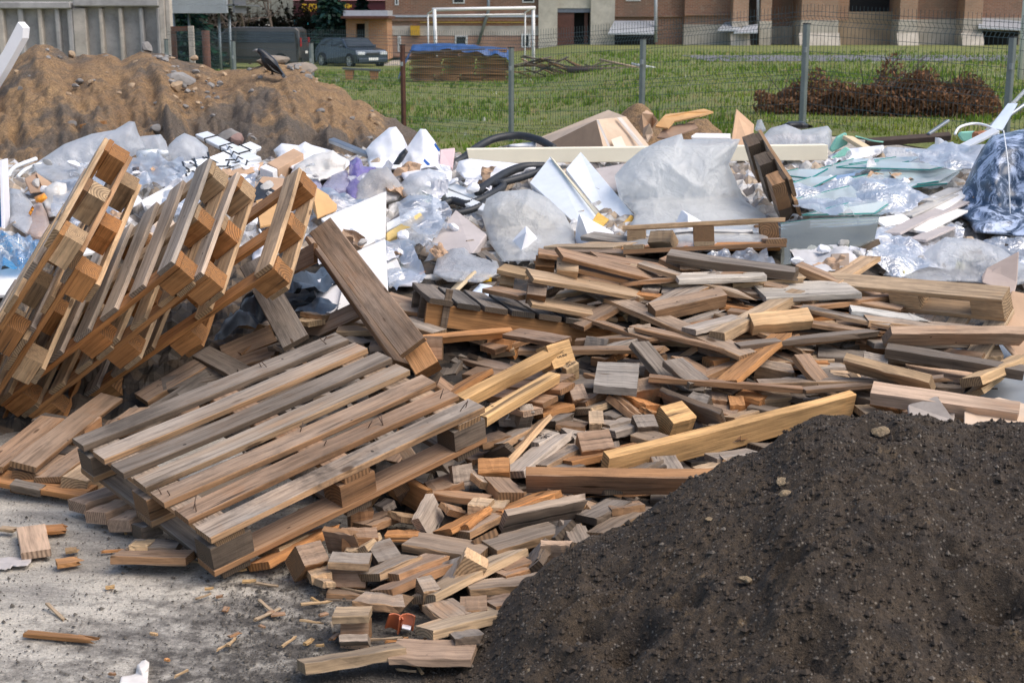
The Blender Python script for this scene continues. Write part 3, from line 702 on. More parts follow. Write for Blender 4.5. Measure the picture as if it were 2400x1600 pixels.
def vehicle(name, label, cat, loc, rz, prof, wid, paint, wheels, sidewin, screens, extra):
    t = empty(name, loc, label, cat); t.rotation_euler = (0, 0, rz); Mo = wm(t)
    A = Matrix(((1, 0, 0, 0), (0, 0, 1, 0), (0, 1, 0, 0), (0, 0, 0, 1)))
    # body: profile lofted across, narrower at the roof
    n = len(prof); v = []; f = []; sl = [(-1, .90), (-.93, 1), (-.4, 1.0), (.4, 1.0), (.93, 1), (1, .90)]
    zm = max(p[1] for p in prof); zb = .52 * zm; cx = sum(p[0] for p in prof) / n
    for s_, k in sl:
        for x, z in prof:
            tum = 1 - .17 * max(0, (z - zb) / (zm - zb)); pull = 1 if abs(s_) < .95 else .985
            v.append((cx + (x - cx) * pull, s_ * wid / 2 * tum, z if abs(s_) < .95 else zb + (z - zb) * .97))
    for i in range(len(sl) - 1):
        for j in range(n): f.append((i * n + j, i * n + (j + 1) % n, (i + 1) * n + (j + 1) % n, (i + 1) * n + j))
    f.append(tuple(range(n))); f.append(tuple((len(sl) - 1) * n + j for j in range(n - 1, -1, -1)))
    child('body', bevel_me(fixn(mesh(v, f)), .025, 2), paint, t, Mo)
    def side_panel(poly, nm, mat, out=.012):
        for s_ in (-1, 1):
            mm = MB(); pts = []
            for x, z in poly:
                tum = 1 - .17 * max(0, (z - zb) / (zm - zb)); pts.append(Vector((x, s_ * (wid / 2 * tum + out), z)))
            q = pts + [p - Vector((0, s_ * .03, 0)) for p in pts]; k = len(pts)
            mm.add(q, [tuple(range(k)), tuple(range(2 * k - 1, k - 1, -1))] + [(i, (i + 1) % k, k + (i + 1) % k, k + i) for i in range(k)])
            child(nm, fixn(mm.me()), mat, t, Mo)
    for nm, poly in sidewin: side_panel(poly, nm, GLASSD)
    for nm, (x0, z0), (x1, z1), ww, mat in screens:
        mm = MB(); d = Vector((x1 - x0, 0, z1 - z0)).normalized(); nn = Vector((d.z, 0, -d.x)) * .018
        if nn.x * (x0 - cx) < 0: nn = -nn
        q = [Vector((x0, -ww[0], z0)) + nn, Vector((x0, ww[0], z0)) + nn, Vector((x1, ww[1], z1)) + nn, Vector((x1, -ww[1], z1)) + nn]; q += [p - nn * 1.6 for p in q]
        mm.add(q, [(0, 1, 2, 3), (7, 6, 5, 4), (0, 4, 5, 1), (1, 5, 6, 2), (2, 6, 7, 3), (3, 7, 4, 0)]); child(nm, fixn(mm.me()), mat, t, Mo)
    for x, r_ in wheels:
        for s_ in (-1, 1): wheel(t, x, s_ * (wid / 2 - .07), r_, .2, Mo)
        for s_ in (-1, 1):
            mm = MB(); mm.tube([(x + (r_ * 1.12) * math.cos(math.pi * k / 16), s_ * (wid / 2 + .002), r_ + r_ * 1.12 * math.sin(math.pi * k / 16)) for k in range(17)], .035, 5); child('wheel_arch', mm.me(), BLACKP, t, Mo)
    for nm, c, sz, mat in extra:
        mm = MB(); mm.box(c, sz); child(nm, bevel_me(mm.me(), min(sz) * .3, 2), mat, t, Mo)
    return t
VANP = plain('van_paint', (.10, .09, .082), .28, .15, 2, .02, .2, (.12, .1, .085), .5); CARP = plain('car_paint', (.06, .08, .11), .22, .15, 2, .02, .15, (.1, .1, .1), .5)
LAMP = plain('lamp_glass', (.65, .68, .70), .15, .1); REDL = plain('red_lamp', (.45, .02, .02), .25, .1); PLATE = plain('plate', (.75, .74, .7), .4, .05)
vp = [(-2.45, .28), (2.3, .28), (2.42, .55), (2.42, 1.15), (2.36, 1.72), (2.2, 1.84), (-.6, 1.86), (-1.0, 1.80), (-1.72, 1.18), (-2.28, 1.02), (-2.48, .8)]
van = vehicle('parked_van', 'dark grey panel van parked on grass beyond the fence', 'van', (bgx(583, 65), 66, terrain(bgx(583, 65), 65) - .02), R(-4), [(x * .98, z) for x, z in vp], 1.85, VANP, [(-1.55, .33), (1.5, .33)],
    [('side_window', [(-1.5, 1.2), (-1.0, 1.66), (-.62, 1.68), (-.62, 1.16)]), ('side_window', [(-.5, 1.2), (-.5, 1.68), (2.1, 1.66), (2.12, 1.2)])],
    [('windscreen', (-1.66, 1.22), (-1.02, 1.78), (.78, .66), GLASSD), ('rear_window', (2.37, 1.2), (2.33, 1.65), (.7, .62), GLASSD)],
    [('taillight', (2.40, -.86, 1.2), (.06, .1, .4), REDL), ('taillight', (2.40, .86, 1.2), (.06, .1, .4), REDL), ('headlight', (-2.3, -.7, .9), (.2, .3, .16), LAMP), ('headlight', (-2.3, .7, .9), (.2, .3, .16), LAMP),
     ('bumper', (-2.42, 0, .42), (.14, 1.7, .22), BLACKP), ('bumper', (2.42, 0, .42), (.1, 1.7, .2), BLACKP), ('side_trim', (0, -.935, .55), (2.4, .02, .08), BLACKP), ('mirror', (-1.35, -1.02, 1.25), (.12, .18, .22), BLACKP),
     ('number_plate', (2.46, 0, .75), (.02, .5, .11), PLATE), ('door_handle', (-.72, -.94, 1.0), (.18, .03, .04), BLACKP)])
cpf = [(-1.95, .25), (1.95, .25), (2.05, .5), (2.02, .78), (1.9, .98), (1.5, 1.32), (1.1, 1.42), (-.1, 1.44), (-.45, 1.38), (-1.02, .97), (-1.85, .86), (-2.02, .66), (-2.02, .4)]
car = vehicle('parked_car', 'dark blue hatchback car parked facing us left of the lumber stack', 'car', (bgx(820, 69), 69.3, terrain(bgx(820, 69), 69) - .04), R(128), [(x * .95, z * .97) for x, z in cpf], 1.75, CARP, [(-1.28, .31), (1.25, .31)],
    [('side_window', [(-.75, 1.0), (-.35, 1.3), (.35, 1.33), (.35, .98)]), ('side_window', [(.43, .98), (.43, 1.33), (1.1, 1.28), (1.4, 1.02)])],
    [('windscreen', (-.95, .98), (-.45, 1.33), (.74, .6), GLASSD), ('rear_window', (1.78, 1.0), (1.45, 1.27), (.66, .56), GLASSD)],
    [('headlight', (-1.86, -.62, .68), (.16, .38, .15), LAMP), ('headlight', (-1.86, .62, .68), (.16, .38, .15), LAMP), ('grille', (-1.93, 0, .66), (.06, .7, .1), BLACKP), ('bumper', (-1.93, 0, .36), (.12, 1.6, .2), CARP),
     ('number_plate', (-2.0, 0, .42), (.03, .52, .12), PLATE), ('mirror', (-.62, -.93, 1.0), (.1, .16, .13), CARP), ('mirror', (-.62, .93, 1.0), (.1, .16, .13), CARP), ('taillight', (1.86, -.66, .82), (.12, .25, .18), REDL), ('taillight', (1.86, .66, .82), (.12, .25, .18), REDL)])
# ------------------------------------------------------------------ goal, bench, covered timber
gx0, gx1 = at(1024, 183, 42), at(1250, 176, 43.6)
goal = empty('football_goal', (gx0.x, 42, gx0.z), 'white painted steel football goal without net on the lawn', 'goal')
def tb(par, nm, pts, r_, mat, n=8):
    m = MB(); m.tube(pts, r_, n); return child(nm, m.me(), mat, par)
tl_, tr_ = at(1018, 23, 42), at(1250, 19, 43.6)
tb(goal, 'post', [gx0, tl_], .05, WHITE); tb(goal, 'post', [gx1, tr_], .05, WHITE); tb(goal, 'crossbar', [tl_ - Vector((.05, 0, 0)), tr_ + Vector((.05, 0, 0))], .05, WHITE)
b0, b1, t0, t1 = at(1005, 181, 43), at(1230, 179, 44.6), at(1003, 33, 43), at(1231, 30, 44.6)
for a_, b_ in ((b0, t0), (b1, t1), (t0, tl_), (t1, tr_), (t0 + Vector((0, 0, -.05)), t1 + Vector((0, 0, -.05)))): tb(goal, 'brace', [a_, b_], .022, WHITE, 6)
bp = at(848, 163, 42); bench = empty('wooden_bench', (bp.x, 42, terrain(bp.x, 42)), 'low bench with grey plank seat on two orange stump legs', 'bench')
m = MB(); m.box((bp.x, 42, bp.z), (1.1, .3, .05), Matrix.Rotation(R(3), 3, 'Y')); child('seat', m.me(), plain('bench_seat', (.10, .11, .11), .7), bench)
for dx in (-.36, .36):
    m = MB(); zt = bp.z - .02; m.prism([(-.13, zt), (.13, zt), (.08, zt - .36), (-.09, zt - .36)], -.12, .12, Matrix(((1, 0, 0, bp.x + dx), (0, 0, 1, 42), (0, 1, 0, 0), (0, 0, 0, 1)))); child('leg', fixn(m.me()), plain('stump', (.42, .20, .09), .9, .3, 8, .3), bench)
YL = 40.0
r = random.Random(5); xa, xb = bgx(962, YL), bgx(1190, YL); zb0 = terrain(0, YL)
proto = None; k = 0
lays = 19
for i in range(lays):
    z = zb0 + .03 + i * .046
    nx = r.choice((3, 3, 4)); w = (xb - xa) / nx
    for j in range(nx):
        if proto is None:
            proto = link('stacked_board', Wood().piece(1.0, .55, .028, ((.42, .23, .11), .3), None, r).me())
            o = proto
        else:
            o = proto.copy(); COL.objects.link(o)
            if k % 7 == 0: o.data = Wood().piece(1.0, .55, .028, TINT[r.choice('obtb')], None, r).me()
        k += 1
        L = w * r.uniform(.93, 1.03); o.location = (xa + (j + .5) * w + r.uniform(-.05, .05), YL + r.uniform(-.05, .05), z); o.scale = (L, 1, 1); o.rotation_euler = (0, R(r.uniform(-.8, .8)), R(r.uniform(-2, 2)))
        tag(o, 'brown board in the wide stack under the blue tarpaulin', 'board', 'boards stacked under the blue tarpaulin')
def cloth(name, poly, zf, mat, label, cat, par=None, group=None):
    pass
tv = []; tf = []; nx, ny = 40, 14; tx0, tx1 = bgx(955, YL), bgx(1205, YL)
for j in range(ny + 1):
    for i in range(nx + 1):
        u, w = i / nx, j / ny; x = tx0 + (tx1 - tx0) * u; y = YL - .42 + 1.0 * w; zt = zb0 + .95 + .06 * math.sin(u * 5) + .05 * noise.noise((u * 9, w * 4, 0))
        if w < .25: zt -= (.25 - w) * (.5 + .9 * abs(noise.noise((u * 6, 3, 0))))
        if u > .94: zt -= (u - .94) * 13 * (1 - w * .3)
        if u < .05: zt -= (.05 - u) * 16; x -= (.05 - u) * 5
        tv.append((x, y + .03 * noise.noise((u * 12, w * 3, 7)), max(zt, zb0 + .02)))
for j in range(ny):
    for i in range(nx): a = j * (nx + 1) + i; tf.append((a, a + 1, a + nx + 2, a + nx + 1))
BLUET = plain('blue_tarp', (.025, .085, .25), .45, .3, 6, .2, .2, (.02, .04, .09))
put('blue_tarpaulin', mesh(tv, tf, True), BLUET, 'crumpled blue tarpaulin covering the stack of boards behind the goal', 'tarpaulin')
m = MB(); m.box(((bgx(945, YL) + bgx(1140, YL)) / 2, YL - .55, bgz(119, YL)), (bgx(1140, YL) - bgx(950, YL), .12, .035), Matrix.Rotation(R(-2.6), 3, 'Y')); put('holding_plank', m.me(), plain('dark_plank', (.11, .085, .07)), 'long dark plank weighing down the front edge of the blue tarpaulin', 'plank')
# boards thrown beside the stack
r = random.Random(9)
for i in range(46):
    px = r.uniform(1225, 1420); t_ = (px - 1225) / 195; top = 128 + 34 * t_; py = r.uniform(top, 180); Yq = 41.5 + r.uniform(-.3, 1.2)
    c = at(px, py, Yq); c.z = max(c.z, .06)
    Mx = Matrix.Translation(c) @ Matrix.Rotation(R(r.uniform(-30, 30)), 4, 'Z') @ Matrix.Rotation(R(r.gauss(6, 12)), 4, 'Y')
    o = link('scrap_board', Wood().piece(r.uniform(.5, 1.5), .12, .03, TINT[r.choice('bdddk')], None, r).me(), None, None, Mx)
    tag(o, 'dark scrap board thrown in the heap right of the goal', 'board', 'scrap boards right of the goal')
for nm, e, rr, mt, lb in (('white_pole', ((1480, 150), (1592, 171)), .035, WHITE, 'white striped pole lying on the lawn right of the goal'), ('long_beam', ((1330, 166), (1500, 162)), .07, plain('dark_beam', (.10, .07, .055)), 'long dark beam lying on the lawn right of the goal'),
                          ('long_beam', ((1405, 140), (1490, 158)), .03, plain('pale_beam', (.42, .30, .2)), 'thin pale beam lying across the dark scrap boards')):
    m = MB(); m.tube([at(*e[0], 41), at(*e[1], 40.5)], rr, 8); put(nm, m.me(), mt, lb, 'pole' if 'pole' in nm else 'beam')
# dead brush heap behind the right of the fence
def brushcol(r):
    g = r.random() ** 1.5; return (.13 + .17 * g, .075 + .085 * g, .042 + .045 * g)
for i, (px, Yq, w, h, n, lb) in enumerate(((1880, 18.6, .62, .60, 2600, 'small brown dead brush pile behind the fence post'), (1975, 18.4, .6, .42, 2000, 'low middle part of withered brush cuttings behind the fence'),
                                          (2080, 18.2, .8, .80, 4200, 'tallest brown dead brush pile behind the fence'), (2190, 18.0, .66, .66, 3000, 'brown dead brush pile right of the tallest one'), (2265, 17.8, .4, .56, 1500, 'rightmost spiky brown dead brush pile behind the fence'))):
    p = at(px, 270, Yq); shrub('brush_pile', p.x, Yq, terrain(p.x, Yq) - .03, w, .5, h, n, .034, brushcol, lb, 'brush pile', 60 + i, 'dead brush piles behind the fence')
# ------------------------------------------------------------------ earth mounds
def fbm(p, o=5, l=2.1, g=.5):
    a = 1; s = 0
    for i in range(o): s += a * noise.noise(p); p = (p[0] * l + 3.1, p[1] * l + 1.7, p[2] * l + 5.3); a *= g
    return s
SIL = [(-260, 175), (-120, 150), (0, 172), (40, 150), (80, 118), (105, 101), (128, 106), (150, 118), (172, 128), (190, 132), (212, 124), (240, 126), (262, 124), (285, 134), (300, 140), (318, 130), (345, 119), (372, 122), (395, 121), (418, 132), (440, 140), (480, 152), (520, 168),
       (560, 166), (590, 160), (620, 150), (660, 150), (700, 152), (730, 165), (748, 188), (765, 193), (790, 196), (815, 210), (830, 232), (845, 233), (870, 240), (890, 258), (905, 275), (930, 278), (955, 296), (985, 312), (1015, 345), (1050, 395), (1085, 440)]
sp_, sq_ = [a for a, b in SIL], [b for a, b in SIL]
MY = 14.0
v = []; f = []; us = list(range(-260, 1085, 5)); ts = list(np.linspace(0, 1, 110))
for j, t in enumerate(ts):
    for i, px in enumerate(us):
        rp = at(px, float(np.interp(px, sp_, sq_)), MY); zr = max(rp.z, .02)
        Yd = 9.4 + (MY - 9.4) * t * 1.0 if t <= 1 else 0
        x = (px - 1200) / F * (Yd * .975 + .3)
        k = t ** .82
        gully = .05 * math.sin(px * .03 + t * 5 + 6 * noise.noise((px * .008, 2, t * 2))) * math.sin(math.pi * t) + .16 * fbm((px * .02 + t * 2, t * 3, 5), 3) * math.sin(math.pi * t) + .12 * noise.noise((px * .012 + t * 1.2, 4 + t * .6, 0)) * math.sin(math.pi * t)
        z = .3 + (zr - .3) * k + gully * .7
        n1 = fbm((x * 3.0, Yd * 2.2, z * 3), 5) + 1.1 * (.3 - noise.voronoi(Vector((x * 3.4, Yd * 2.4, z * 3.4)))[0][0]) + .6 * (.3 - noise.voronoi(Vector((x * 8, Yd * 6, z * 8)))[0][0])
        v.append((x, Yd + .05 * n1, z + (.07 * n1 + .035 * abs(noise.noise((x * 13, Yd * 9, z * 13))) + .02 * noise.noise((x * 27, Yd * 20, z * 27))) * min(1, .35 + 2.2 * (1 - t))))
nb = len(us)
for j in range(len(ts) - 1):
    for i in range(nb - 1): a = j * nb + i; f.append((a, a + 1, a + nb + 1, a + nb))
top = (len(ts) - 1) * nb; k0 = len(v)
for q in range(1, 9):
    for i, px in enumerate(us):
        rp = Vector(v[top + i]); y = MY + q * .4; x = (px - 1200) / F * (y * .975 + .3); v.append((x, y, rp.z - (rp.z + .3) * (q / 8) ** 1.3 + .04 * noise.noise((x * 3, y * 3, 0))))
for q in range(8):
    for i in range(nb - 1):
        a = top + i if q == 0 else k0 + (q - 1) * nb + i; b = k0 + q * nb + i; f.append((a, a + 1, b + 1, b))
put('sand_mound', mesh(v, f, True), SANDM, 'long brown sandy earth mound with grey streaks at the left', 'mound')
def rock(name, p, s, mat, label, cat, seed, group=None, sq=(1, .8, .6)):
    r = random.Random(seed); bm = bmesh.new(); bmesh.ops.create_icosphere(bm, subdivisions=2, radius=1)
    pl = [Vector((r.gauss(0, 1), r.gauss(0, 1), r.gauss(0, 1))).normalized() for _ in range(9)]
    for vv in bm.verts:
        for q in pl:
            d = vv.co.dot(q) - .62
            if d > 0: vv.co -= q * d
        vv.co *= 1 + .08 * noise.noise(vv.co * 2.3 + Vector((seed, 0, 0)))
        vv.co = Vector((vv.co.x * sq[0], vv.co.y * sq[1], vv.co.z * sq[2])) * s
    me = bpy.data.meshes.new('m'); bm.to_mesh(me); bm.free(); me.transform(Matrix.Translation(p) @ Matrix.Rotation(r.uniform(0, 6), 4, 'Z') @ Matrix.Rotation(r.uniform(-.4, .4), 4, 'X'))
    return put(name, me, mat, label, cat, group)
def mound_at(px, py):
    """point on the sand mound's front seen at a photo pixel"""
    d = ray(px, py); y = 9.4
    while y < MY:
        p = Vector((0, 0, CH)) + d * (y / d.y); t = (y - 9.4) / (MY - 9.4); q = 1200 + F * p.x / (y * .975 + .3)
        zr = at(q, float(np.interp(q, sp_, sq_)), MY).z
        if p.z <= .3 + (zr - .3) * t ** .82: return p
        y += .02
    return at(px, py, MY)
STG = plain('grey_stone', (.26, .245, .23), .9, .35, 7, .4, .3); STB = plain('tan_stone', (.42, .30, .19), .9, .35, 7, .4, .3)
for i, (px, py, s, mt, lb) in enumerate(((418, 185, .16, STG, 'large flat dark grey stone on the pale slope of the sand mound'), (310, 203, .07, STB, 'tan stone halfway up the sand mound'), (415, 202, .08, STB, 'pale stone under the flat grey one'), (455, 137, .05, STB, 'small tan stone on the mound ridge'),
        (492, 200, .06, STG, 'grey stone right of the pale rubble slope'), (540, 318, .12, STG, 'pale grey rubble lump at the foot of the mound'), (556, 332, .11, plain('red_stone', (.26, .17, .15), .9), 'reddish brown rubble lump at the foot of the mound'), (590, 330, .09, STG, 'rounded grey stone right of the rubble lumps'),
        (345, 112, .09, STG, 'grey stone topping the ridge before the concrete pillar'), (168, 128, .06, STB, 'pinkish stone on the ridge left of the grey hump'), (365, 302, .07, STG, 'small grey stone above the clear plastic sheet'), (170, 290, .05, STG, 'small grey stone left of the orange wood chip'))):
    p = mound_at(px, py); rock('stone', p, s, mt, lb, 'stone', 100 + i, None, (1.3, .8, .45) if i == 0 else (1, .8, .7))
r = random.Random(21)
for i in range(95):
    px = r.uniform(380, 520) if i < 45 else r.choice((r.uniform(560, 745), r.uniform(20, 380), r.uniform(500, 900)))
    lo = float(np.interp(px, sp_, sq_)) + 4; py = lo + (r.random() ** 1.6) * (110 if i < 35 else 130)
    if 560 <= px <= 745 and i % 2: py = lo + r.uniform(-2, 16)
    p = mound_at(px, py)
    side = 'pale slope' if 380 <= px <= 520 else 'crow end' if px > 555 else 'left half'
    rock('rubble_stone', p, r.uniform(.015, .05), r.choice((STG, STB, STG)), f'small rubble stone on the {side} of the sand mound', 'stone', 200 + i, f'rubble stones on the {side} of the sand mound')
for (px, py, s, sq, lb) in ((640, 142, .17, (1.6, .8, .35), 'tilted grey brown concrete slab behind the crow'), (705, 158, .13, (1.5, .8, .5), 'grey broken concrete block right of the crow'), (722, 168, .10, (1.5, .7, .3), 'flat pale stone slab right of the crow')):
    p = at(px, py, MY + .1); rock('concrete_rubble', p, s, plain('rubble_slab', (.24, .20, .16), .9, .4, 5, .4), lb, 'rubble', int(px), None, sq)
# white roofing sheet standing at far left
q = [at(-30, 175, 13.0), at(8, 118, 13.0), at(42, 52, 13.0), at(54, 66, 13.0), at(52, 90, 13.0), at(10, 165, 13.0), at(-30, 230, 13.0)]
vv = q + [p + Vector((.04, .06, 0)) for p in q]; n = len(q)
put('roofing_sheet', fixn(mesh(vv, [tuple(range(n)), tuple(range(2 * n - 1, n - 1, -1))] + [(i, (i + 1) % n, n + (i + 1) % n, n + i) for i in range(n)])), plain('bright_panel', (.82, .83, .85), .4, .05), 'slanting bright white panel standing left of the mound', 'panel')
# crow on the mound
CY = mound_at(640, 178).y - .12; cp = at(630, 153, CY); crow = empty('crow', at(632, 176, CY), 'black crow standing on the sand mound facing left', 'bird')
BLK = plain('crow_black', (.010, .011, .015), .38, .3, 20, .2)
def skin_body(name, chain, par, mat, radii, sub=2):
    me = bpy.data.meshes.new('m'); me.from_pydata([tuple(c) for c in chain], [(i, i + 1) for i in range(len(chain) - 1)], [])
    o = bpy.data.objects.new(name, me); COL.objects.link(o); sm = o.modifiers.new('s', 'SKIN'); o.modifiers.new('u', 'SUBSURF').levels = sub; o.modifiers['u'].render_levels = sub
    for d, rr in zip(me.skin_vertices[0].data, radii): d.radius = rr
    me.skin_vertices[0].data[0].use_root = True
    dg = bpy.context.evaluated_depsgraph_get(); m2 = bpy.data.meshes.new_from_object(o.evaluated_get(dg)); bpy.data.objects.remove(o)
    m2.polygons.foreach_set('use_smooth', [True] * len(m2.polygons)); return child(name, m2, mat, par)
C = lambda px, py, dy=0.0: at(px, py, CY + dy)
skin_body('body', [C(602, 119), C(609, 120), C(617, 126), C(622, 136), C(632, 149), C(643, 158), C(652, 167), C(658, 174)], crow, BLK, [(.018, .018), (.030, .030), (.032, .034), (.052, .056), (.070, .075), (.052, .058), (.026, .03), (.012, .014)])
m = MB(); m.tube([C(603, 118.5), C(598, 118.5), C(592, 120)], .017, 8, .003); child('beak', m.me(), plain('beak_grey', (.22, .21, .2), .4), crow)
for dy in (-.075, .075):
    m = MB(); q = [C(618, 133, dy), C(630, 137, dy * 1.1), C(650, 156, dy), C(664, 174, dy * .5), C(660, 176, dy * .5), C(640, 166, dy), C(624, 150, dy)]; qq = q + [p + Vector((0, -dy * .3, 0)) for p in q]; n = len(q)
    m.add(qq, [tuple(range(n)), tuple(range(2 * n - 1, n - 1, -1))] + [(i, (i + 1) % n, n + (i + 1) % n, n + i) for i in range(n)]); child('wing', bevel_me(fixn(m.me()), .004, 1), BLK, crow)
m = MB(); q = [C(648, 162, -.04), C(655, 160, .04), C(669, 180, .05), C(663, 184, -.05)]; m.add(q + [p + Vector((0, 0, .012)) for p in q], [(0, 1, 2, 3), (7, 6, 5, 4), (0, 4, 5, 1), (1, 5, 6, 2), (2, 6, 7, 3), (3, 7, 4, 0)]); child('tail', fixn(m.me()), BLK, crow)
for dy in (-.03, .04):
    m = MB(); m.tube([C(636, 158, dy), C(636, 166, dy), C(638 if dy < 0 else 640, 174, dy)], .009, 6, .006)
    for dx in (-6, -4, 4): m.tube([C(638 if dy < 0 else 640, 174, dy), C((638 if dy < 0 else 640) + dx, 175, dy + dx * .004)], .005, 4, .002)
    child('leg', m.me(), BLK, crow)
# small soil heap behind the boxes
def heap(name, px, Yc, w, d, h, mat, label, seed, z0=None):
    x0 = at(px, 280, Yc).x; v = []; f = []; N = 64
    for j in range(N + 1):
        for i in range(N + 1):
            u, t = i / N * 2 - 1, j / N * 2 - 1; x, y = x0 + u * w, Yc + t * d; rr = math.hypot(u, t); b = (z0 if z0 is not None else terrain(x, y)) - .05
            z = b + h * max(0, 1 - rr ** 1.5) * (1 + .25 * noise.noise((x * 2, y * 2, seed))) + .06 * fbm((x * 4, y * 4, seed)) * (1 if rr < 1 else 0)
            v.append((x, y, z))
    for j in range(N):
        for i in range(N): a = j * (N + 1) + i; f.append((a, a + 1, a + N + 2, a + N + 1))
    return put(name, mesh(v, f, True), mat, label, 'mound')
heap('soil_heap', 1490, 12.6, .55, .8, .80, SANDM, 'left hump of brown soil behind the large cardboard box', 3, .2)
heap('soil_heap', 1640, 12.7, .62, .8, .72, SANDM, 'right hump of brown soil under the torn cardboard', 4, .2)
# dark earth mound in the right foreground
DS = [(760, 1700), (900, 1625), (935, 1590), (1000, 1535), (1060, 1508), (1120, 1470), (1150, 1450), (1190, 1405), (1225, 1365), (1270, 1330), (1330, 1288), (1365, 1262), (1400, 1252), (1440, 1240), (1480, 1222), (1530, 1185), (1590, 1140), (1640, 1108), (1700, 1080), (1760, 1058), (1800, 1040), (1835, 1010), (1870, 985), (1930, 968), (1985, 972), (2050, 966), (2110, 962), (2165, 967), (2215, 985), (2265, 990), (2330, 987), (2400, 985), (2500, 960), (2700, 930)]
dp, dq = [a for a, b in DS], [b for a, b in DS]
v = []; f = []; us = list(np.arange(740, 2705, 6.5)); rows = 330
def ridgeY(px): return float(np.interp(px, [740, 1150, 1400, 1900, 2700], [3.35, 3.75, 3.85, 4.05, 4.0]))
for j in range(rows + 1):
    t = j / rows
    for px in us:
        Yr = ridgeY(px); rp = at(px, float(np.interp(px, dp, dq)), Yr); zr = max(rp.z, -.02)
        y = 2.15 + (Yr - 2.15) * t; x = (px - 1200) / F * (y * .975 + .3)
        k = math.sin(t * math.pi / 2) ** 1.15
        z = -.05 + (zr + .05) * k
        amp = min(1, zr * 5) * (1 - .35 * t ** 6)
        lump = .055 * fbm((x * 1.9, y * 1.9, 8), 3) * math.sin(math.pi * min(1, t * 1.02))
        pit = 0
        for (a_, b_, rr, dd) in PITS if 'PITS' in globals() else ():
            pass
        n2 = .030 * (.3 - noise.voronoi(Vector((x * 13, y * 13, z * 13)))[0][0]) * max(0, .5 + noise.noise((x * 3, y * 3, 4))) + .012 * (.3 - noise.voronoi(Vector((x * 40, y * 40, z * 40)))[0][0]) + .018 * fbm((x * 11, y * 11, z * 9), 4) + .010 * abs(noise.noise((x * 38, y * 38, z * 30))) + .006 * noise.noise((x * 85, y * 85, z * 60))
        v.append((x, y, z + (lump + n2) * amp))
nb = len(us)
for j in range(rows):
    for i in range(nb - 1): a = j * nb + i; f.append((a, a + 1, a + nb + 1, a + nb))
top = rows * nb; k0 = len(v)
for q in range(1, 13):
    for i, px in enumerate(us):
        rp = Vector(v[top + i]); y = ridgeY(px) + q * .07; x = (px - 1200) / F * (y * .975 + .3); v.append((x, y, rp.z - (rp.z + .25) * (q / 12) ** 1.1 + .012 * noise.noise((x * 20, y * 20, 0))))
for q in range(12):
    for i in range(nb - 1):
        a = top + i if q == 0 else k0 + (q - 1) * nb + i; b = k0 + q * nb + i; f.append((a, a + 1, b + 1, b))
# hollows
PITS = [(1375, 1470, .055, .05), (1415, 1415, .04, .03), (1610, 1390, .05, .04), (1855, 1345, .035, .04), (2060, 1020, .07, .03), (2330, 1420, .06, .06), (1900, 1540, .07, .045), (1300, 1450, .05, .035), (2220, 1340, .04, .03), (1480, 1500, .07, .04), (2060, 1280, .05, .03)]
def dark_at(px, py):
    d = ray(px, py); y = 2.2
    while y < 4.2:
        p = Vector((0, 0, CH)) + d * (y / d.y); q = 1200 + F * p.x / (y * .975 + .3); Yr = ridgeY(q); t = (y - 2.15) / (Yr - 2.15)
        if t <= 1:
            zr = max(at(q, float(np.interp(q, dp, dq)), Yr).z, -.02)
            if p.z <= -.05 + (zr + .05) * math.sin(t * math.pi / 2) ** 1.15: return p
        y += .01
    return at(px, py, 3.4)
V = np.array(v)
for px, py, rr, dd in PITS:
    c = dark_at(px, py); d2 = (V[:, 0] - c.x) ** 2 + (V[:, 1] - c.y) ** 2
    V[:, 2] -= dd * 1.3 * np.exp(-d2 / (rr * .8) ** 2) - dd * .45 * np.exp(-((np.sqrt(d2) - rr * 1.5) / (rr * .5)) ** 2)
put('dark_earth_mound', mesh([tuple(p) for p in V], f, True), DARKM, 'dark brown gravelly earth mound filling the right foreground', 'mound')
# loose grit lying on the dark mound
r = random.Random(77); gv = []; gf = []
for i in range(4200):
    px = r.uniform(960, 2420); lo = float(np.interp(px, dp, dq)); py = lo + (1640 - lo) * r.random()
    k = int(np.argmin((V[:, 0] - 0) ** 2 * 0 + 1)) if False else None
    Yr = ridgeY(px)
    c = dark_at(px, py) if False else None
    j = r.randint(20, rows - 1); ii = r.randint(20, nb - 2); p = V[j * nb + ii]
    s = r.uniform(.0014, .0042) if r.random() < .96 else r.uniform(.005, .009); k = len(gv)
    o_ = [(1, 0, 0), (-1, 0, 0), (0, 1, 0), (0, -1, 0), (0, 0, 1), (0, 0, -1)]
    gv += [(p[0] + a * s * r.uniform(.6, 1.3), p[1] + b * s * r.uniform(.6, 1.3), p[2] + s * .4 + c_ * s * r.uniform(.6, 1.2)) for a, b, c_ in o_]
    gf += [(k, k + 2, k + 4), (k + 2, k + 1, k + 4), (k + 1, k + 3, k + 4), (k + 3, k, k + 4), (k + 2, k, k + 5), (k + 1, k + 2, k + 5), (k + 3, k + 1, k + 5), (k, k + 3, k + 5)]
GRIT = plain('grit', (.15, .125, .10), .9, .6, 30, 0)
o = link('gravel', mesh(gv, gf), GRIT); o['kind'] = 'stuff'; o['label'] = 'pale grit and small gravel scattered over the dark earth mound'

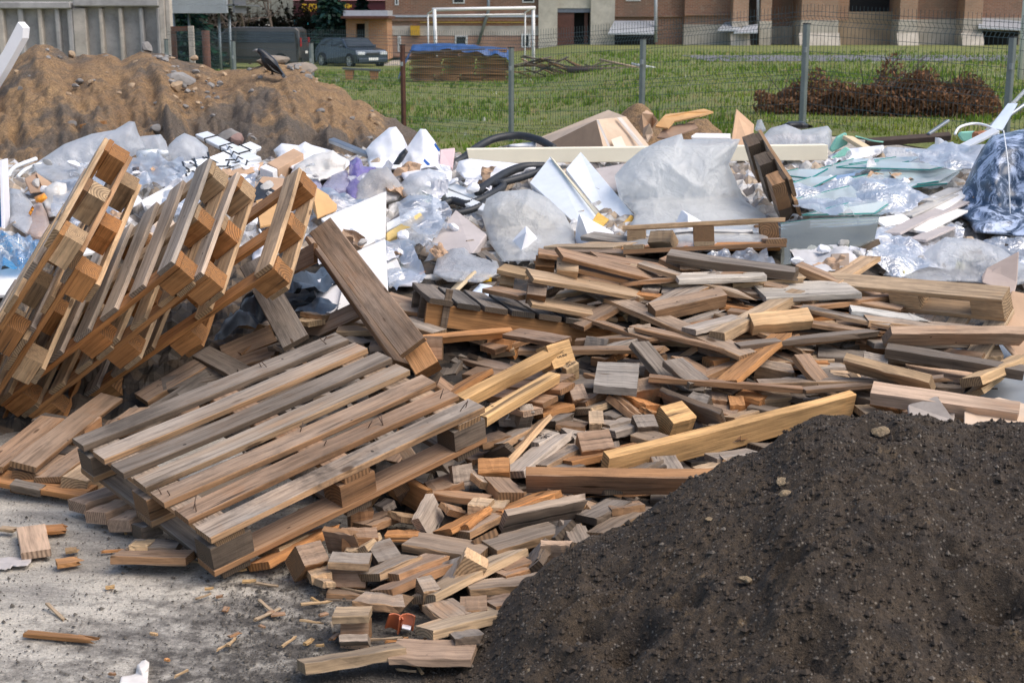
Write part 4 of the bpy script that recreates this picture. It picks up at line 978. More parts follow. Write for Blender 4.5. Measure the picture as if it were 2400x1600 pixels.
cv = []; cf = []; r = random.Random(78)
for i in range(9000):
    j = int(rows * min(.999, r.random() ** .8)); ii = r.randint(12, nb - 2); p = V[max(8, j) * nb + ii]
    s = r.uniform(.0025, .007) if r.random() < .9 else r.uniform(.007, .013); k = len(cv)
    cv += [(p[0] + a * s * r.uniform(.6, 1.3), p[1] + b * s * r.uniform(.6, 1.3), p[2] + s * .3 + c_ * s * r.uniform(.5, 1.1)) for a, b, c_ in ((1, 0, 0), (-1, 0, 0), (0, 1, 0), (0, -1, 0), (0, 0, 1), (0, 0, -1))]
    cf += [(k, k + 2, k + 4), (k + 2, k + 1, k + 4), (k + 1, k + 3, k + 4), (k + 3, k, k + 4), (k + 2, k, k + 5), (k + 1, k + 2, k + 5), (k + 3, k + 1, k + 5), (k, k + 3, k + 5)]
o = link('soil_crumbs', mesh(cv, cf), plain('soil_crumb', (.055, .040, .028), .95, .5, 30, 0)); o['kind'] = 'stuff'; o['label'] = 'dark soil crumbs roughening the surface of the dark earth mound'
CLOD = m_soil('clay_clod', ((.30, .215, .12), (.38, .28, .17), (.2, .15, .1)), 3, 160.0, None, .01)
for i, (px, py, s_, lb) in enumerate(((1832, 1122, .035, 'tan clay clod high on the left flank of the dark mound'), (1842, 1150, .028, 'tan clay clod just under the highest one on the left flank'), (2062, 1004, .034, 'wide tan clay clod near the crest of the dark mound'), (1748, 1352, .03, 'upright orange tan clod in the middle of the dark mound'), (2220, 1142, .04, 'crumbly tan clod on the right of the dark mound'),
        (1992, 1058, .016, 'small tan clod below the crest of the dark mound'), (1938, 1382, .03, 'loose tan clod near the deep hollows of the dark mound'), (1248, 1560, .032, 'pale yellowish clod at the bottom left of the dark mound'), (2185, 1240, .022, 'tan clod on the pale streak of the dark mound'), (1662, 1212, .014, 'tiny orange clod on the upper left flank of the dark mound'), (2340, 1260, .02, 'tiny tan clod at the right edge of the dark mound'))):
    p = dark_at(px, py); rock('clay_clod', p + Vector((0, 0, -s_ * .2)), s_ * .8, CLOD, lb, 'clod', 500 + i, None, (1.1, .9, .4))
p = mound_at(222, 300); M_ = Matrix.Translation(p + Vector((0, -.03, .03))) @ Matrix.Rotation(R(-8), 4, 'Y'); o = link('wood_chip', Wood().piece(.2, .06, .03, TINT['o'], None, rnd).me(), None, None, M_); tag(o, 'orange wood chip lying on the sand mound above the clear plastic', 'wood chip')
# ------------------------------------------------------------------ cores of the heap
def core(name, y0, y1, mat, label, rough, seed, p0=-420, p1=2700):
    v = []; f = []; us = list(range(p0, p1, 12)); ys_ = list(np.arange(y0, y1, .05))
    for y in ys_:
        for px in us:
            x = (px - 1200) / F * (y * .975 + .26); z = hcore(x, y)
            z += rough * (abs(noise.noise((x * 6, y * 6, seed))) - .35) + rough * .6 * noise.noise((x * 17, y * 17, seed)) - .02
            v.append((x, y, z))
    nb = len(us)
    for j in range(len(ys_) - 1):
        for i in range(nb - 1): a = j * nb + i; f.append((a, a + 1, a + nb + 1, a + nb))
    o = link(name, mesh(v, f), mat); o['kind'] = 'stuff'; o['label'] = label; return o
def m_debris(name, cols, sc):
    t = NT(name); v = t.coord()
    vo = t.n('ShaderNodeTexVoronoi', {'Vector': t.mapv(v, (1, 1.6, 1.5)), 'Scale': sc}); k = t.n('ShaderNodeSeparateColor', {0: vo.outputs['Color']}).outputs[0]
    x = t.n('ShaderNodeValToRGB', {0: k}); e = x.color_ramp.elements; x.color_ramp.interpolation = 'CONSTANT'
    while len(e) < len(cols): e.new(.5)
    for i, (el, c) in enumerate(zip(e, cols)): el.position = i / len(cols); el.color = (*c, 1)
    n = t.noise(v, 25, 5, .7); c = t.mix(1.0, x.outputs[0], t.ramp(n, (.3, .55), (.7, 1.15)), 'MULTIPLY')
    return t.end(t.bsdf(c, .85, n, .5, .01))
core('wood_debris', 3.6, 7.9, m_debris('debris_wood_gap_shade', [(.03, .024, .018), (.05, .036, .025), (.022, .018, .014), (.07, .05, .032), (.04, .032, .026)], 14), 'splintered wood debris coloured near black for the shade in the wood pile gaps', .03, 1, 600)  # near-black tones put the shade of the deep gaps into the colour
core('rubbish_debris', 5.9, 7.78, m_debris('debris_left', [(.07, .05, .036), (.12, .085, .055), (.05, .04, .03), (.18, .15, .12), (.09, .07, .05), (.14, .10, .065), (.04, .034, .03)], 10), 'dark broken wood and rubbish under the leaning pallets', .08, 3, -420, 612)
core('rubbish_debris', 7.7, 13.6, m_debris('debris_mixed', [(.50, .48, .45), (.62, .61, .60), (.30, .25, .20), (.55, .52, .48), (.36, .34, .33), (.46, .36, .26), (.66, .66, .67), (.20, .18, .17)], 9), 'mixed crushed building rubbish under the plastic sheets and boxes', .10, 2)
# ------------------------------------------------------------------ pallets
def pallet(label, T, X, N, L=1.2, Wd=.8, deck='W', nd=7, dw=.095, tints='bt', seed=0, skids=True, group='wooden pallets', flip=False, skip=(), dtint=None, btint=None, skd=None, thick=(.022, .078, .022)):
    r = random.Random(seed); X = Vector(X).normalized(); N = Vector(N); N = (N - X * N.dot(X)).normalized(); Yv = N.cross(X)
    t = empty('wooden_pallet', (0, 0, 0), label, 'pallet', group); t.matrix_basis = frame(Vector(T), X, Yv, N)
    td, tb_, ts = thick; hb = tb_ / 2
    def pc(nm, c, size, axis, tint, **k):
        w_ = Wood().piece(*size, TINT[tint], None, r, **k)
        o = link(nm, w_.me()); o.parent = t; o.matrix_parent_inverse = Matrix.Identity(4)
        M = Matrix.Translation(c) @ (Matrix.Rotation(R(90), 4, 'Z') if axis == 'y' else Matrix.Identity(4)) @ Matrix.Rotation(R(r.uniform(-.5, .5)), 4, 'Z')
        o.matrix_basis = M; return o
    tt = lambda: r.choice(dtint or tints)
    lx, wy = L - .145, Wd - .1
    for i, a in enumerate((-.5, 0, .5)):
        for j, b in enumerate((-.5, 0, .5)):
            if ('block', i, j) in skip: continue
            pc('block', (a * lx, b * wy, 0), (.145 * r.uniform(.93, 1), .1 * r.uniform(.93, 1.02), tb_), 'x', r.choice(btint or tints))
    for k, b in enumerate((-.5, 0, .5)):     # stringers run across the deck boards
        if deck == 'W': pc('stringer_board', (0, b * wy, hb + td / 2), (L, .1, td), 'x', r.choice(tints))
        else: pc('stringer_board', (b * lx, 0, hb + td / 2), (Wd, .1, td), 'y', r.choice(tints))
    for k in range(nd):
        if ('deck', k) in skip: continue
        u = k / (nd - 1) - .5
        if deck == 'W': pc('deck_board', (u * (L - dw), r.uniform(-.004, .004), hb + td * 1.5), (Wd * r.uniform(.99, 1.01), dw * r.uniform(.92, 1.06), td), 'y', tt())
        else: pc('deck_board', (r.uniform(-.006, .006), u * (Wd - dw), hb + td * 1.5), (L * r.uniform(.985, 1.01), dw * r.uniform(.94, 1.05), td), 'x', tt())
    if skids:
        for k, a in enumerate((-.5, 0, .5)):
            if ('skid', k) in skip: continue
            if (skd or deck) == 'W': pc('bottom_board', (a * lx, 0, -hb - ts / 2), (Wd, .1, ts), 'y', r.choice(tints))
            else: pc('bottom_board', (0, a * wy, -hb - ts / 2), (L, .1, ts), 'x', r.choice(tints))
    return t
up = Vector((0, 0, .035))
pallet('light brown pallet standing third from the left in the leaning row', Vector((-1.778, 6.307, .468)) + up, (.757, -.302, .579), (-.653, -.318, .688), seed=3, tints='tto', dtint='twt', btint='too', nd=7, dw=.098)
pallet('light brown pallet standing fourth from the left in the leaning row', Vector((-1.666, 6.342, .405)) + up, (.754, -.29, .59), (-.657, -.293, .695), seed=4, tints='toot', dtint='ttw', btint='oot', nd=7, dw=.098)
pallet('rightmost light brown pallet of the leaning row with a broken top', Vector((-1.43, 6.518, .424)) + up, (.785, -.288, .548), (-.618, -.309, .723), seed=5, tints='oto', dtint='twt', btint='oto', nd=7, dw=.098, skip=(('deck', 5), ('deck', 3)))
pallet('leftmost light brown pallet of the leaning row reaching highest', Vector((-2.064, 6.068, .52)) + up, (.592, -.31, .744), (-.806, -.209, .554), seed=1, tints='bto', dtint='twt', btint='bto', nd=7, dw=.098)
pallet('second pallet from the left in the leaning row', Vector((-2.05, 6.208, .374)) + up, (.581, -.336, .741), (-.814, -.231, .533), seed=2, tints='too', dtint='wtt', btint='oto', nd=7, dw=.098)
# front pallet
F_X, F_N = Vector((.746, .637, .195)), Vector((-.063, -.224, .973))
pallet('large grey weathered slatted pallet tilted at the front of the wood pile', Vector((-.804, 4.73, .34)) - F_N * .083, F_X, F_N, 1.1, .9, 'L', 7, .088, 'gbg', 6, dtint='ggbdgbg', btint='bdd', group='wooden pallets')
fpal = [o for o in COL.objects if str(o.get('label', '')).startswith('large grey weathered slatted')][0]
r = random.Random(8); NAIL = plain('rusty_nail', (.10, .06, .04), .7)
for xx_ in (-.47, 0, .47):
    o = link('base_board', Wood().piece(.88, .1, .022, TINT['d'], None, r).me()); o.parent = fpal; o.matrix_basis = Matrix.Translation((xx_, 0, -.0735)) @ Matrix.Rotation(R(90), 4, 'Z')
for i in range(16):
    m = MB(); a = Vector((r.choice((-.46, -.44, .45, .47, 0, .2)) * 1.1 * .98 + r.uniform(-.03, .03), (-.5 + r.choice((0, 1, 1, 2, 6)) / 6) * .81 + r.uniform(-.03, .03), .083)); m.tube([a, a + Vector((r.uniform(-.02, .02), r.uniform(-.02, .02), r.uniform(.015, .035)))], .0018, 5)
    o = link('nail', m.me(), NAIL); o.parent = fpal
# upturned end-on pallet crowning the heap
pallet('upturned pallet lying level on top of the wood pile', at(1646, 549, 7.55), (.12, .975, -.15), (.05, -.15, -.985), 1.2, .8, 'W', 5, .1, 'btb', 8, skip=(('block', 0, 0), ('block', 0, 2), ('skid', 2)), btint='bbt')
# right pallet, upside down
pallet('upturned pale brown pallet at the right edge behind the timber', Vector((1.60, 6.06, .33)) , (.775, -.63, .036), (.305, .324, -.895), .9, .78, 'W', 6, .09, 'btt', 9, skd='L', skip=[('skid', 1), ('skid', 2)] + [('block', i, j) for i in range(3) for j in (1, 2)], dtint='ttp', btint='ttb')
# dark narrow pallet standing on the rubbish
pallet('dark weathered pallet tipped on edge in front of the pale foam beam', Vector((1.545, 8.60, .765)), (.13, -.927, -.352), (.936, -.002, .351), .66, .27, 'L', 2, .12, 'dg', 10, skids=False, dtint='g', btint='dbd')
# flat pallet under the leaning row
Q_AT = 1
# upright end frame
def traced(label, name, cat, group, parts, base):
    t = empty(name, base, label, cat, group)
    gaps = sorted(min(surfY(e[0], e[1]) - kw['Ys'][0], surfY(e[2], e[3]) - kw['Ys'][1]) for nm, e, wpx, th, tint, kw in parts)
    sh = max(-.9, min(0, gaps[len(gaps) // 4] - .10))
    for nm, e, wpx, th, tint, kw in parts:
        kw = dict(kw); br = kw.pop('br', 0); kw['Ys'] = (kw['Ys'][0] + sh, kw['Ys'][1] + sh)
        M, L, w_ = plank_pose(e, wpx, kw.pop('w', None), th, **kw)
        o = child(nm, Wood().piece(L, w_, th, TINT[tint], None, rnd, br).me(), None, t, M)
    return t
qt = empty('wooden_pallet', gz(120, 1110), 'worn brown pallet lying upside down under the leaning row', 'pallet', 'wooden pallets')
for nm, e, wpx, th, tint, Ys, w_ in (('skid_rail', (55, 1085, 262, 925), 44, .022, 'b', (4.92, 5.95), .10), ('skid_rail', (-25, 1092, 122, 978), 40, .022, 'b', (4.95, 5.7), .10), ('block', (60, 1106, 128, 1062), 40, .085, 'b', (4.93, 5.2), .10), ('block', (176, 1122, 222, 1090), 44, .085, 't', (4.86, 5.05), .10), ('block', (170, 1006, 210, 975), 34, .085, 'b', (5.45, 5.62), .10),
        ('deck_board', (-30, 1108, 210, 1150), 30, .022, 'o', (4.98, 4.84), .10), ('deck_board', (40, 1030, 260, 1068), 26, .022, 'd', (5.5, 5.36), .10), ('deck_board', (90, 975, 330, 1015), 22, .022, 'd', (5.95, 5.8), .10), ('bottom_board', (110, 1118, 330, 955), 30, .022, 'b', (4.9, 5.85), .10), ('foot_board', (30, 1128, 100, 1142), 16, .03, 'd', (4.9, 4.86), .04)):
    M, L, w2 = plank_pose(e, wpx, w_, th, Ys); child(nm, Wood().piece(L, w2, th, TINT[tint], None, rnd).me(), None, qt, M)
UY = (6.75, 5.75)
traced('dark brown open pallet frame leaning steeply behind the front pallet', 'wooden_pallet', 'pallet', 'wooden pallets', [
    ('skid_rail', (750, 528, 966, 812), 68, .022, 'b', dict(Ys=(6.75, 5.75), w=.125)), ('skid_rail', (588, 612, 692, 800), 66, .022, 'd', dict(Ys=(6.9, 6.1), w=.125)),
    ('stringer_board', (735, 592, 640, 640), 40, .022, 'b', dict(Ys=(6.75, 7.0))), ('stringer_board', (862, 712, 700, 788), 36, .022, 'b', dict(Ys=(6.35, 6.55))),
    ('block', (972, 815, 1000, 862), 62, .09, 'o', dict(Ys=(5.82, 5.76), w=.11)), ('side_board', (738, 560, 945, 850), 26, .02, 'b', dict(Ys=(6.9, 5.9)))], at(860, 760, 6.2))
dk = .92; D_X, D_N = Vector((.964, .191, -.182)), Vector((.168, .09, .982)); D_X.normalize(); D_N = (D_N - D_X * D_N.dot(D_X)).normalized(); D_Y = D_N.cross(D_X)
d0 = at(1236, 740, 6.2); dt = empty('wooden_pallet', (0, 0, 0), 'dark slatted pallet with orange side board and dark board ends', 'pallet', 'wooden pallets'); dt.matrix_basis = frame(d0, D_X, D_Y, D_N); r = random.Random(17)
def dpart(nm, c, size, tint, ang=0.0):
    o = link(nm, Wood().piece(*size, TINT[tint], None, r).me()); o.parent = dt; o.matrix_basis = Matrix.Translation(c) @ Matrix.Rotation(R(ang), 4, 'Z'); return o
for y in (0.0, .2, .42): dpart('side_board', (0, y, -.055), (.91, .028, .098), 'o' if y == 0 else 'd')
for i in range(7): dpart('deck_board', (-.40 + .124 * i, .24, .007), (.56, .104, .024), 'k' if i % 2 else 'd', 90)
dpart('deck_board', (.40, .02, .008), (.26, .06, .022), 'd'); dpart('broken_peg', (-.37, -.022, -.03), (.03, .015, .2), 'd')
traced('broken pallet with fresh yellow rails and a stamped corner block', 'wooden_pallet', 'pallet', 'wooden pallets', [
    ('rail', (1078, 930, 1322, 806), 20, .05, 'Y', dict(Ys=(5.55, 6.0), w=.05)), ('rail', (1128, 972, 1300, 872), 20, .04, 'Y', dict(Ys=(5.3, 5.8), w=.05)),
    ('block', (1290, 838, 1342, 822), 58, .09, 'Y', dict(Ys=(5.92, 5.98), w=.1)), ('block_foot', (1322, 862, 1350, 846), 12, .08, 'y', dict(Ys=(5.92, 5.96), w=.03)),
    ('slat', (1198, 775, 1318, 795), 22, .022, 'b', dict(Ys=(6.4, 6.1), w=.1)), ('slat', (1088, 835, 1192, 862), 20, .022, 'b', dict(Ys=(6.5, 6.2), w=.1)),
    ('slat', (1100, 868, 1330, 886), 22, .022, 'b', dict(Ys=(6.2, 5.85), w=.1)), ('slat', (1100, 890, 1330, 906), 20, .022, 'b', dict(Ys=(6.05, 5.75), w=.1)),
    ('slat', (1090, 910, 1290, 935), 22, .022, 'b', dict(Ys=(5.9, 5.65), w=.1)), ('slat', (1170, 940, 1250, 960), 20, .022, 'p', dict(Ys=(5.7, 5.55), w=.1)),
    ('stringer_board', (1040, 925, 1130, 870), 12, .022, 'o', dict(Ys=(5.8, 6.1), w=.1))], at(1230, 900, 5.8))
traced('brown pallet lying flat left of the whitewashed boards', 'wooden_pallet', 'pallet', 'wooden pallets', [
    ('top_board', (1312, 590, 1575, 655), 20, .022, 'b', dict(Ys=(7.2, 7.45), w=.1)), ('top_board', (1262, 588, 1320, 596), 12, .022, 'b', dict(Ys=(7.5, 7.5), w=.1)),
    ('block', (1306, 617, 1356, 622), 30, .09, 't', dict(Ys=(7.2, 7.2), w=.078)), ('block', (1256, 610, 1300, 614), 26, .09, 'o', dict(Ys=(7.5, 7.5), w=.078)),
    ('bottom_board', (1345, 620, 1560, 672), 14, .022, 'b', dict(Ys=(7.25, 7.5), w=.1)), ('block', (1448, 652, 1500, 660), 24, .09, 'b', dict(Ys=(7.6, 7.6), w=.07)),
    ('top_board', (1395, 598, 1620, 636), 14, .022, 'b', dict(Ys=(7.5, 7.8), w=.1)), ('bottom_board', (1330, 640, 1380, 615), 8, .022, 'd', dict(Ys=(7.25, 7.7), w=.09))], at(1420, 660, 7.3))
traced('tan pallet lying flat behind the dark slatted one', 'wooden_pallet', 'pallet', 'wooden pallets', [
    ('top_board', (1243, 640, 1530, 692), 20, .022, 't', dict(Ys=(6.95, 7.2), w=.1)), ('top_board', (1174, 624, 1240, 638), 18, .022, 'y', dict(Ys=(7.25, 7.2), w=.1)),
    ('block', (1238, 668, 1282, 674), 42, .09, 'b', dict(Ys=(6.95, 6.95), w=.09)), ('block', (1174, 645, 1206, 650), 40, .09, 'y', dict(Ys=(7.25, 7.25), w=.09)),
    ('bottom_board', (1240, 700, 1440, 735), 20, .022, 't', dict(Ys=(6.95, 7.1), w=.1)), ('bottom_board', (1150, 672, 1235, 690), 14, .022, 'b', dict(Ys=(7.2, 7.0), w=.1)),
    ('top_board', (1330, 640, 1530, 680), 12, .022, 'b', dict(Ys=(7.3, 7.5), w=.1)), ('stringer_board', (1290, 678, 1330, 650), 10, .022, 'd', dict(Ys=(7.0, 7.4), w=.09))], at(1330, 720, 7.0))
traced('brown pallet corner between the open frame and the dark slatted pallet', 'wooden_pallet', 'pallet', 'wooden pallets', [
    ('edge_board', (985, 790, 1200, 770), 12, .04, 'o', dict(Ys=(6.2, 6.5), w=.03)), ('block', (1142, 800, 1198, 800), 40, .09, 'o', dict(Ys=(6.5, 6.45), w=.09)), ('block', (990, 815, 1036, 815), 60, .09, 'b', dict(Ys=(6.2, 6.2), w=.1)),
    ('slat', (930, 715, 1150, 745), 22, .022, 'g', dict(Ys=(6.9, 6.7), w=.1)), ('slat', (930, 745, 1030, 775), 20, .022, 'g', dict(Ys=(6.5, 6.35), w=.1)), ('slat', (900, 690, 1000, 720), 22, .022, 'b', dict(Ys=(7.1, 6.9), w=.1)),
    ('foot_board', (1150, 822, 1205, 815), 10, .03, 't', dict(Ys=(6.45, 6.45), w=.04)), ('back_panel', (1060, 770, 1180, 830), 26, .022, 'd', dict(Ys=(6.8, 6.7), w=.12))], at(1100, 830, 6.4))
# stamp on the yellow corner block
def stamp(par, c, nrm, upv, body, size, mat):
    n = Vector(nrm).normalized(); u = Vector(upv); u = (u - n * u.dot(n)).normalized(); x = u.cross(n)
    return child('stamp', text_mesh(body, size, frame(Vector(c) + n * .003, x, u, n), .0006), mat, par)
INK = plain('stamp_ink', (.03, .022, .018), .8, .1); WPAINT = plain('paint_mark', (.8, .78, .74), .6, .05)
# ------------------------------------------------------------------ loose boards, traced piece by piece
CR = {'A': (500, 1080, 2.94), 'B': (1050, 880, 3.136), 'C': (1300, 820, 3.92), 'E': (1200, 500, 2.94), 'G': (1880, 620, 4.127), 'H': (0, 920, 4.9), 'U': (540, 570, 4.704), 'L': (0, 980, 2.529)}
BOARDS = '''A 605 1380 1290 1265 42 30 t
A 1240 1283 1800 1300 130 22 p w=.145
A 1450 1150 2095 988 72 26 t
A 1000 930 1335 962 78 24 g br=.04
A 1440 920 2085 600 66 26 t
A 1750 858 2345 792 72 24 g
A 1360 530 1870 612 108 24 g w=.12
A 1200 770 1545 640 68 26 b
A 1150 882 1590 700 48 26 b
A 1190 492 1420 490 38 22 o
A 1090 635 1260 590 145 24 d
A 1555 300 1462 475 150 30 w up=-1
A 1195 145 1475 300 150 24 o up=-1
A 1430 190 1900 252 46 24 b
A 1775 272 1910 284 58 60 t
A 1570 476 1838 335 40 22 o
A 1690 482 1930 355 88 24 g
A 1945 365 2330 200 55 22 o
A 600 655 772 612 150 90 b
A 305 700 775 452 46 26 o br=.05
A 372 608 622 500 40 20 y br=.04
A 655 768 797 742 55 26 t
A 712 812 800 810 40 20 t
A 770 560 1000 590 140 24 b up=-1
A 885 492 1128 490 72 80 b
A 912 590 1010 582 58 22 t
A 962 618 1066 530 44 24 t
A 1060 772 1370 640 58 26 g
A 1425 850 1540 832 110 70 g
A 1570 850 1655 670 130 24 g
A 1545 962 1680 1066 165 24 g
A 1700 980 1885 975 100 30 b
A 1895 975 2080 940 78 26 b
A 1640 1198 1835 1175 50 26 d
A 1950 765 2125 712 90 26 b
A 2165 745 2235 620 70 24 d
A 1290 352 1390 392 40 22 t
A 1135 310 1215 262 48 26 w
A 1020 432 1242 350 75 24 b
A 930 330 1075 312 60 80 b
A 1640 300 1700 352 60 22 b
A 1480 180 1690 110 90 26 b
A 1700 660 1690 720 60 80 t
B 575 800 1960 815 128 40 b up=-1
B 1180 690 2990 225 150 40 Y up=-1
B 1580 590 1690 768 168 26 g
B 1845 690 2130 622 66 24 t
B 1930 590 2240 548 48 26 w
B 1395 412 1715 500 78 26 g
B 1605 290 1772 242 150 95 Y w=.1
B 1575 175 2010 345 105 24 d up=-1
B 965 485 1205 458 145 95 b w=.1
B 880 422 1015 402 90 24 w
B 1135 350 1320 306 46 24 w
B 1175 398 1355 346 58 28 w
B 470 700 832 412 92 28 w br=.03
B 360 745 470 855 130 40 b
B 650 652 948 498 80 26 g
B 335 500 556 386 58 24 g
B 375 662 690 310 32 24 t br=.08
B 590 480 742 398 105 30 w
B 372 292 505 300 165 40 w up=-1
B 525 335 640 322 110 40 w up=-1
B 640 272 870 200 52 26 o
B 720 336 860 276 55 26 d
B 985 240 1142 186 44 24 t
B 945 196 1090 142 44 26 b
B 1035 306 1140 302 95 80 t
B 900 130 1012 112 118 90 b
B 650 692 990 642 38 26 d
B 860 622 1400 502 38 26 o br=.03
B 1130 622 1442 552 54 26 d
B 1425 545 1560 570 46 24 t
B 1300 732 1500 620 58 26 d
B 415 1095 1000 976 112 28 w up=-1
B 305 1242 800 1102 108 28 g
B 915 1078 1012 1258 148 24 d
B 680 1335 896 1340 185 24 p up=-1
B 1010 1032 1282 900 98 26 d
B 1085 1150 1365 1000 84 24 g
B 1112 1192 1510 962 98 24 g
B 800 932 962 900 70 24 g
B 535 1002 742 942 34 22 w
B 345 992 722 862 38 24 o
B 60 1120 232 986 38 22 o
B 165 922 432 940 58 26 t
B 40 742 182 722 158 60 w up=-1
B 222 660 452 652 108 80 o
B 185 682 335 790 68 26 g
B 590 1420 642 1262 80 24 d
B 372 1402 562 1332 108 26 b
B 1790 1000 2060 880 40 30 d
B 1180 960 1420 930 40 28 b
B 1350 690 1560 640 60 24 d
B 210 480 420 420 60 26 b
C 375 212 765 232 225 34 D w=.26 l=.13
C 930 150 1052 130 108 60 o
C 720 330 950 290 118 85 b
C 1085 82 1335 292 148 26 d l=.13
C 1150 60 1500 262 68 26 b
C 1490 310 1692 382 90 60 b
C 1390 410 1592 432 70 60 b
C 1600 462 1742 460 88 60 o
C 1700 382 1922 442 68 60 o
C 1900 402 2155 380 120 65 t
C 1860 112 2205 172 80 70 g
C 1800 502 2275 592 48 26 d
C 1580 612 1802 545 58 24 t
C 1470 702 1732 660 54 24 t
C 1730 702 1882 650 68 24 g
C 1910 652 2182 592 78 40 d
C 1355 782 1722 736 48 30 b
C 1410 502 1682 560 98 26 b
C 1230 422 1422 470 108 80 d
C 695 418 922 506 44 24 o
C 570 442 832 652 30 28 b
C 625 432 846 616 28 28 b
C 200 482 382 392 50 26 b
C 255 542 452 466 44 26 t
C 960 342 1202 420 58 26 b
C 740 652 932 640 118 80 d
C 1120 300 1230 380 60 26 d
C 1810 322 2052 300 48 26 b
C 2100 302 2292 300 108 60 d
C 30 662 302 690 48 26 b
C 850 530 960 585 26 22 o
C 2060 380 2300 420 60 24 d
C 480 560 620 600 80 24 d
E 400 442 840 655 48 24 w l=.13
E 690 572 1630 965 74 24 g l=.13
E 965 642 1455 532 68 65 b l=.13
E 1412 815 1972 522 62 50 t l=.13
E 1215 792 1562 702 44 24 w l=.13
E 1650 732 2058 690 88 60 y l=.13
E 1130 432 1732 406 48 26 W w=.16 l=.13
E 1500 472 2020 420 34 26 t br=.05
E 1700 528 2345 502 100 26 W w=.27 l=.13
E 1500 522 2352 584 40 26 W br=.05 w=.2
E 1030 522 1262 522 68 26 w
E 905 500 1032 512 46 26 w
E 1310 592 1602 592 68 60 b
E 1220 640 1642 655 40 26 d
E 1030 850 1302 866 44 26 t
E 1480 862 1706 866 44 26 b
E 1540 820 1692 820 34 26 b
E 1700 830 1862 872 38 26 b
E 1330 912 1682 1020 30 26 d br=.05
E 810 852 962 822 128 85 g
E 500 902 652 920 118 80 d
E 660 912 822 892 58 26 d
E 645 1012 736 956 20 26 o
E 740 692 832 632 44 40 y
E 862 722 940 682 50 40 y
E 830 942 972 940 28 26 b
E 950 966 1058 956 34 26 b
E 520 142 952 202 48 26 D
E 265 216 742 222 24 28 t
E 260 246 862 262 30 24 b
E 765 228 1852 206 26 26 o
E 500 206 820 214 26 26 t
E 945 160 1096 156 82 90 t
E 1080 268 1972 392 44 40 d l=.13
E 1160 340 1302 342 98 90 b
E 2020 800 2240 800 40 26 t
E 1800 800 2200 800 40 26 b br=.06
E 1700 960 2000 1010 60 30 b
E 1760 1000 2200 980 50 26 t
E 1900 940 2060 930 50 26 d
E 2030 1040 2300 1040 34 26 t
E 1650 960 1780 975 36 26 b
E 2130 860 2300 900 60 40 d
E 1950 900 2050 940 70 40 d
E 1100 560 1220 620 50 26 d
E 1460 1230 1650 1180 50 26 b
E 880 590 1060 600 40 26 d
E 1250 720 1560 720 60 26 d
G 830 725 2146 725 105 40 p up=-1 l=.13
G 620 510 1880 640 60 28 g l=.13
G 470 420 1190 520 50 26 W br=.08 l=.13
G 520 700 830 740 110 60 b
G 150 840 620 880 90 40 d
G 600 900 850 940 120 85 w
G 820 780 2146 1000 60 40 d l=.13
G 820 850 1420 930 70 30 d
G 830 1000 1200 1060 80 26 w
G 1020 1000 1680 1070 60 30 p
G 1620 1090 2110 870 58 40 y l=.13
G 1630 1240 1930 1000 60 26 y
G 420 980 1240 1200 90 36 t up=-1 l=.13
G 680 1180 2100 1380 110 60 p l=.13
G 310 1180 730 1290 70 30 d
G 550 1060 660 1210 24 26 t
G 730 1330 950 1400 60 26 o
G 1540 1400 1740 1540 60 26 t
G 960 1410 1230 1380 70 26 p
G 560 1400 740 1390 90 26 t
G 870 1360 1110 1320 60 26 b
G 20 1060 290 1160 80 40 d
G 90 1010 390 1130 80 60 d
G 270 1030 510 1060 60 40 t
G 0 1270 420 1290 70 26 d br=.08
G 20 1120 260 1210 20 26 o
G 0 900 270 920 60 26 o
G 70 980 400 960 44 26 w
G 10 570 330 560 44 26 t
G 330 560 640 570 44 26 b
G 280 630 650 640 60 30 t
G 400 680 660 640 30 26 y
G 1230 1150 1560 1180 40 26 d
G 1480 860 1770 790 60 26 p
G 1750 840 1930 830 110 60 t
G 440 760 520 790 90 26 d
G 1750 470 1990 460 70 26 t
U 120 850 480 890 50 26 g
U 860 750 1100 790 40 26 g
U 60 1190 380 930 110 30 b
U 10 1330 500 1160 120 30 b
U 1180 940 1590 930 60 26 t
U 1320 830 1580 880 60 26 g
U 1540 1100 1720 1090 60 30 p
U 1980 900 2310 980 70 30 g
U 2190 1010 2352 1030 30 30 Y
U 760 830 950 850 50 24 y
U 500 1100 620 1090 60 26 d
U 1260 1040 1530 1090 60 26 d
H 880 1250 1290 1110 110 40 p
H 1090 1370 1440 1230 100 40 p
H 1350 1460 1620 1330 100 40 p
H 1560 1530 1800 1470 70 40 d
H 0 830 200 820 60 26 p
H 280 830 1600 300 120 26 b
H 900 820 1300 300 90 26 b
L 770 740 1060 740 50 26 d
F 300 1005 500 880 40 24 d
F 345 1020 540 905 34 24 b
F 250 1050 430 930 36 26 d
F 395 960 560 860 34 24 d
F 430 1000 600 900 30 24 d
F 330 930 470 850 30 30 b
F 470 820 620 900 40 26 d
F 505 930 640 850 36 40 b
F 480 840 500 900 52 24 b
F 160 1060 330 960 30 24 d
F 520 830 640 780 40 26 b
F 380 900 520 870 30 24 d
F 1530 720 1690 640 30 26 g l=.12
F 1560 600 1760 690 26 24 b l=.1
F 1880 700 2040 600 26 26 t l=.12
F 1700 890 1830 780 30 26 o l=.12
F 1500 800 1600 920 34 26 d l=.1
F 1880 830 1960 930 30 26 b l=.1
F 1350 760 1480 690 26 24 b l=.1
L 690 795 1135 800 44 26 b
L 790 735 920 735 40 24 y br=.03'''
r = random.Random(58)
EXTRA = []
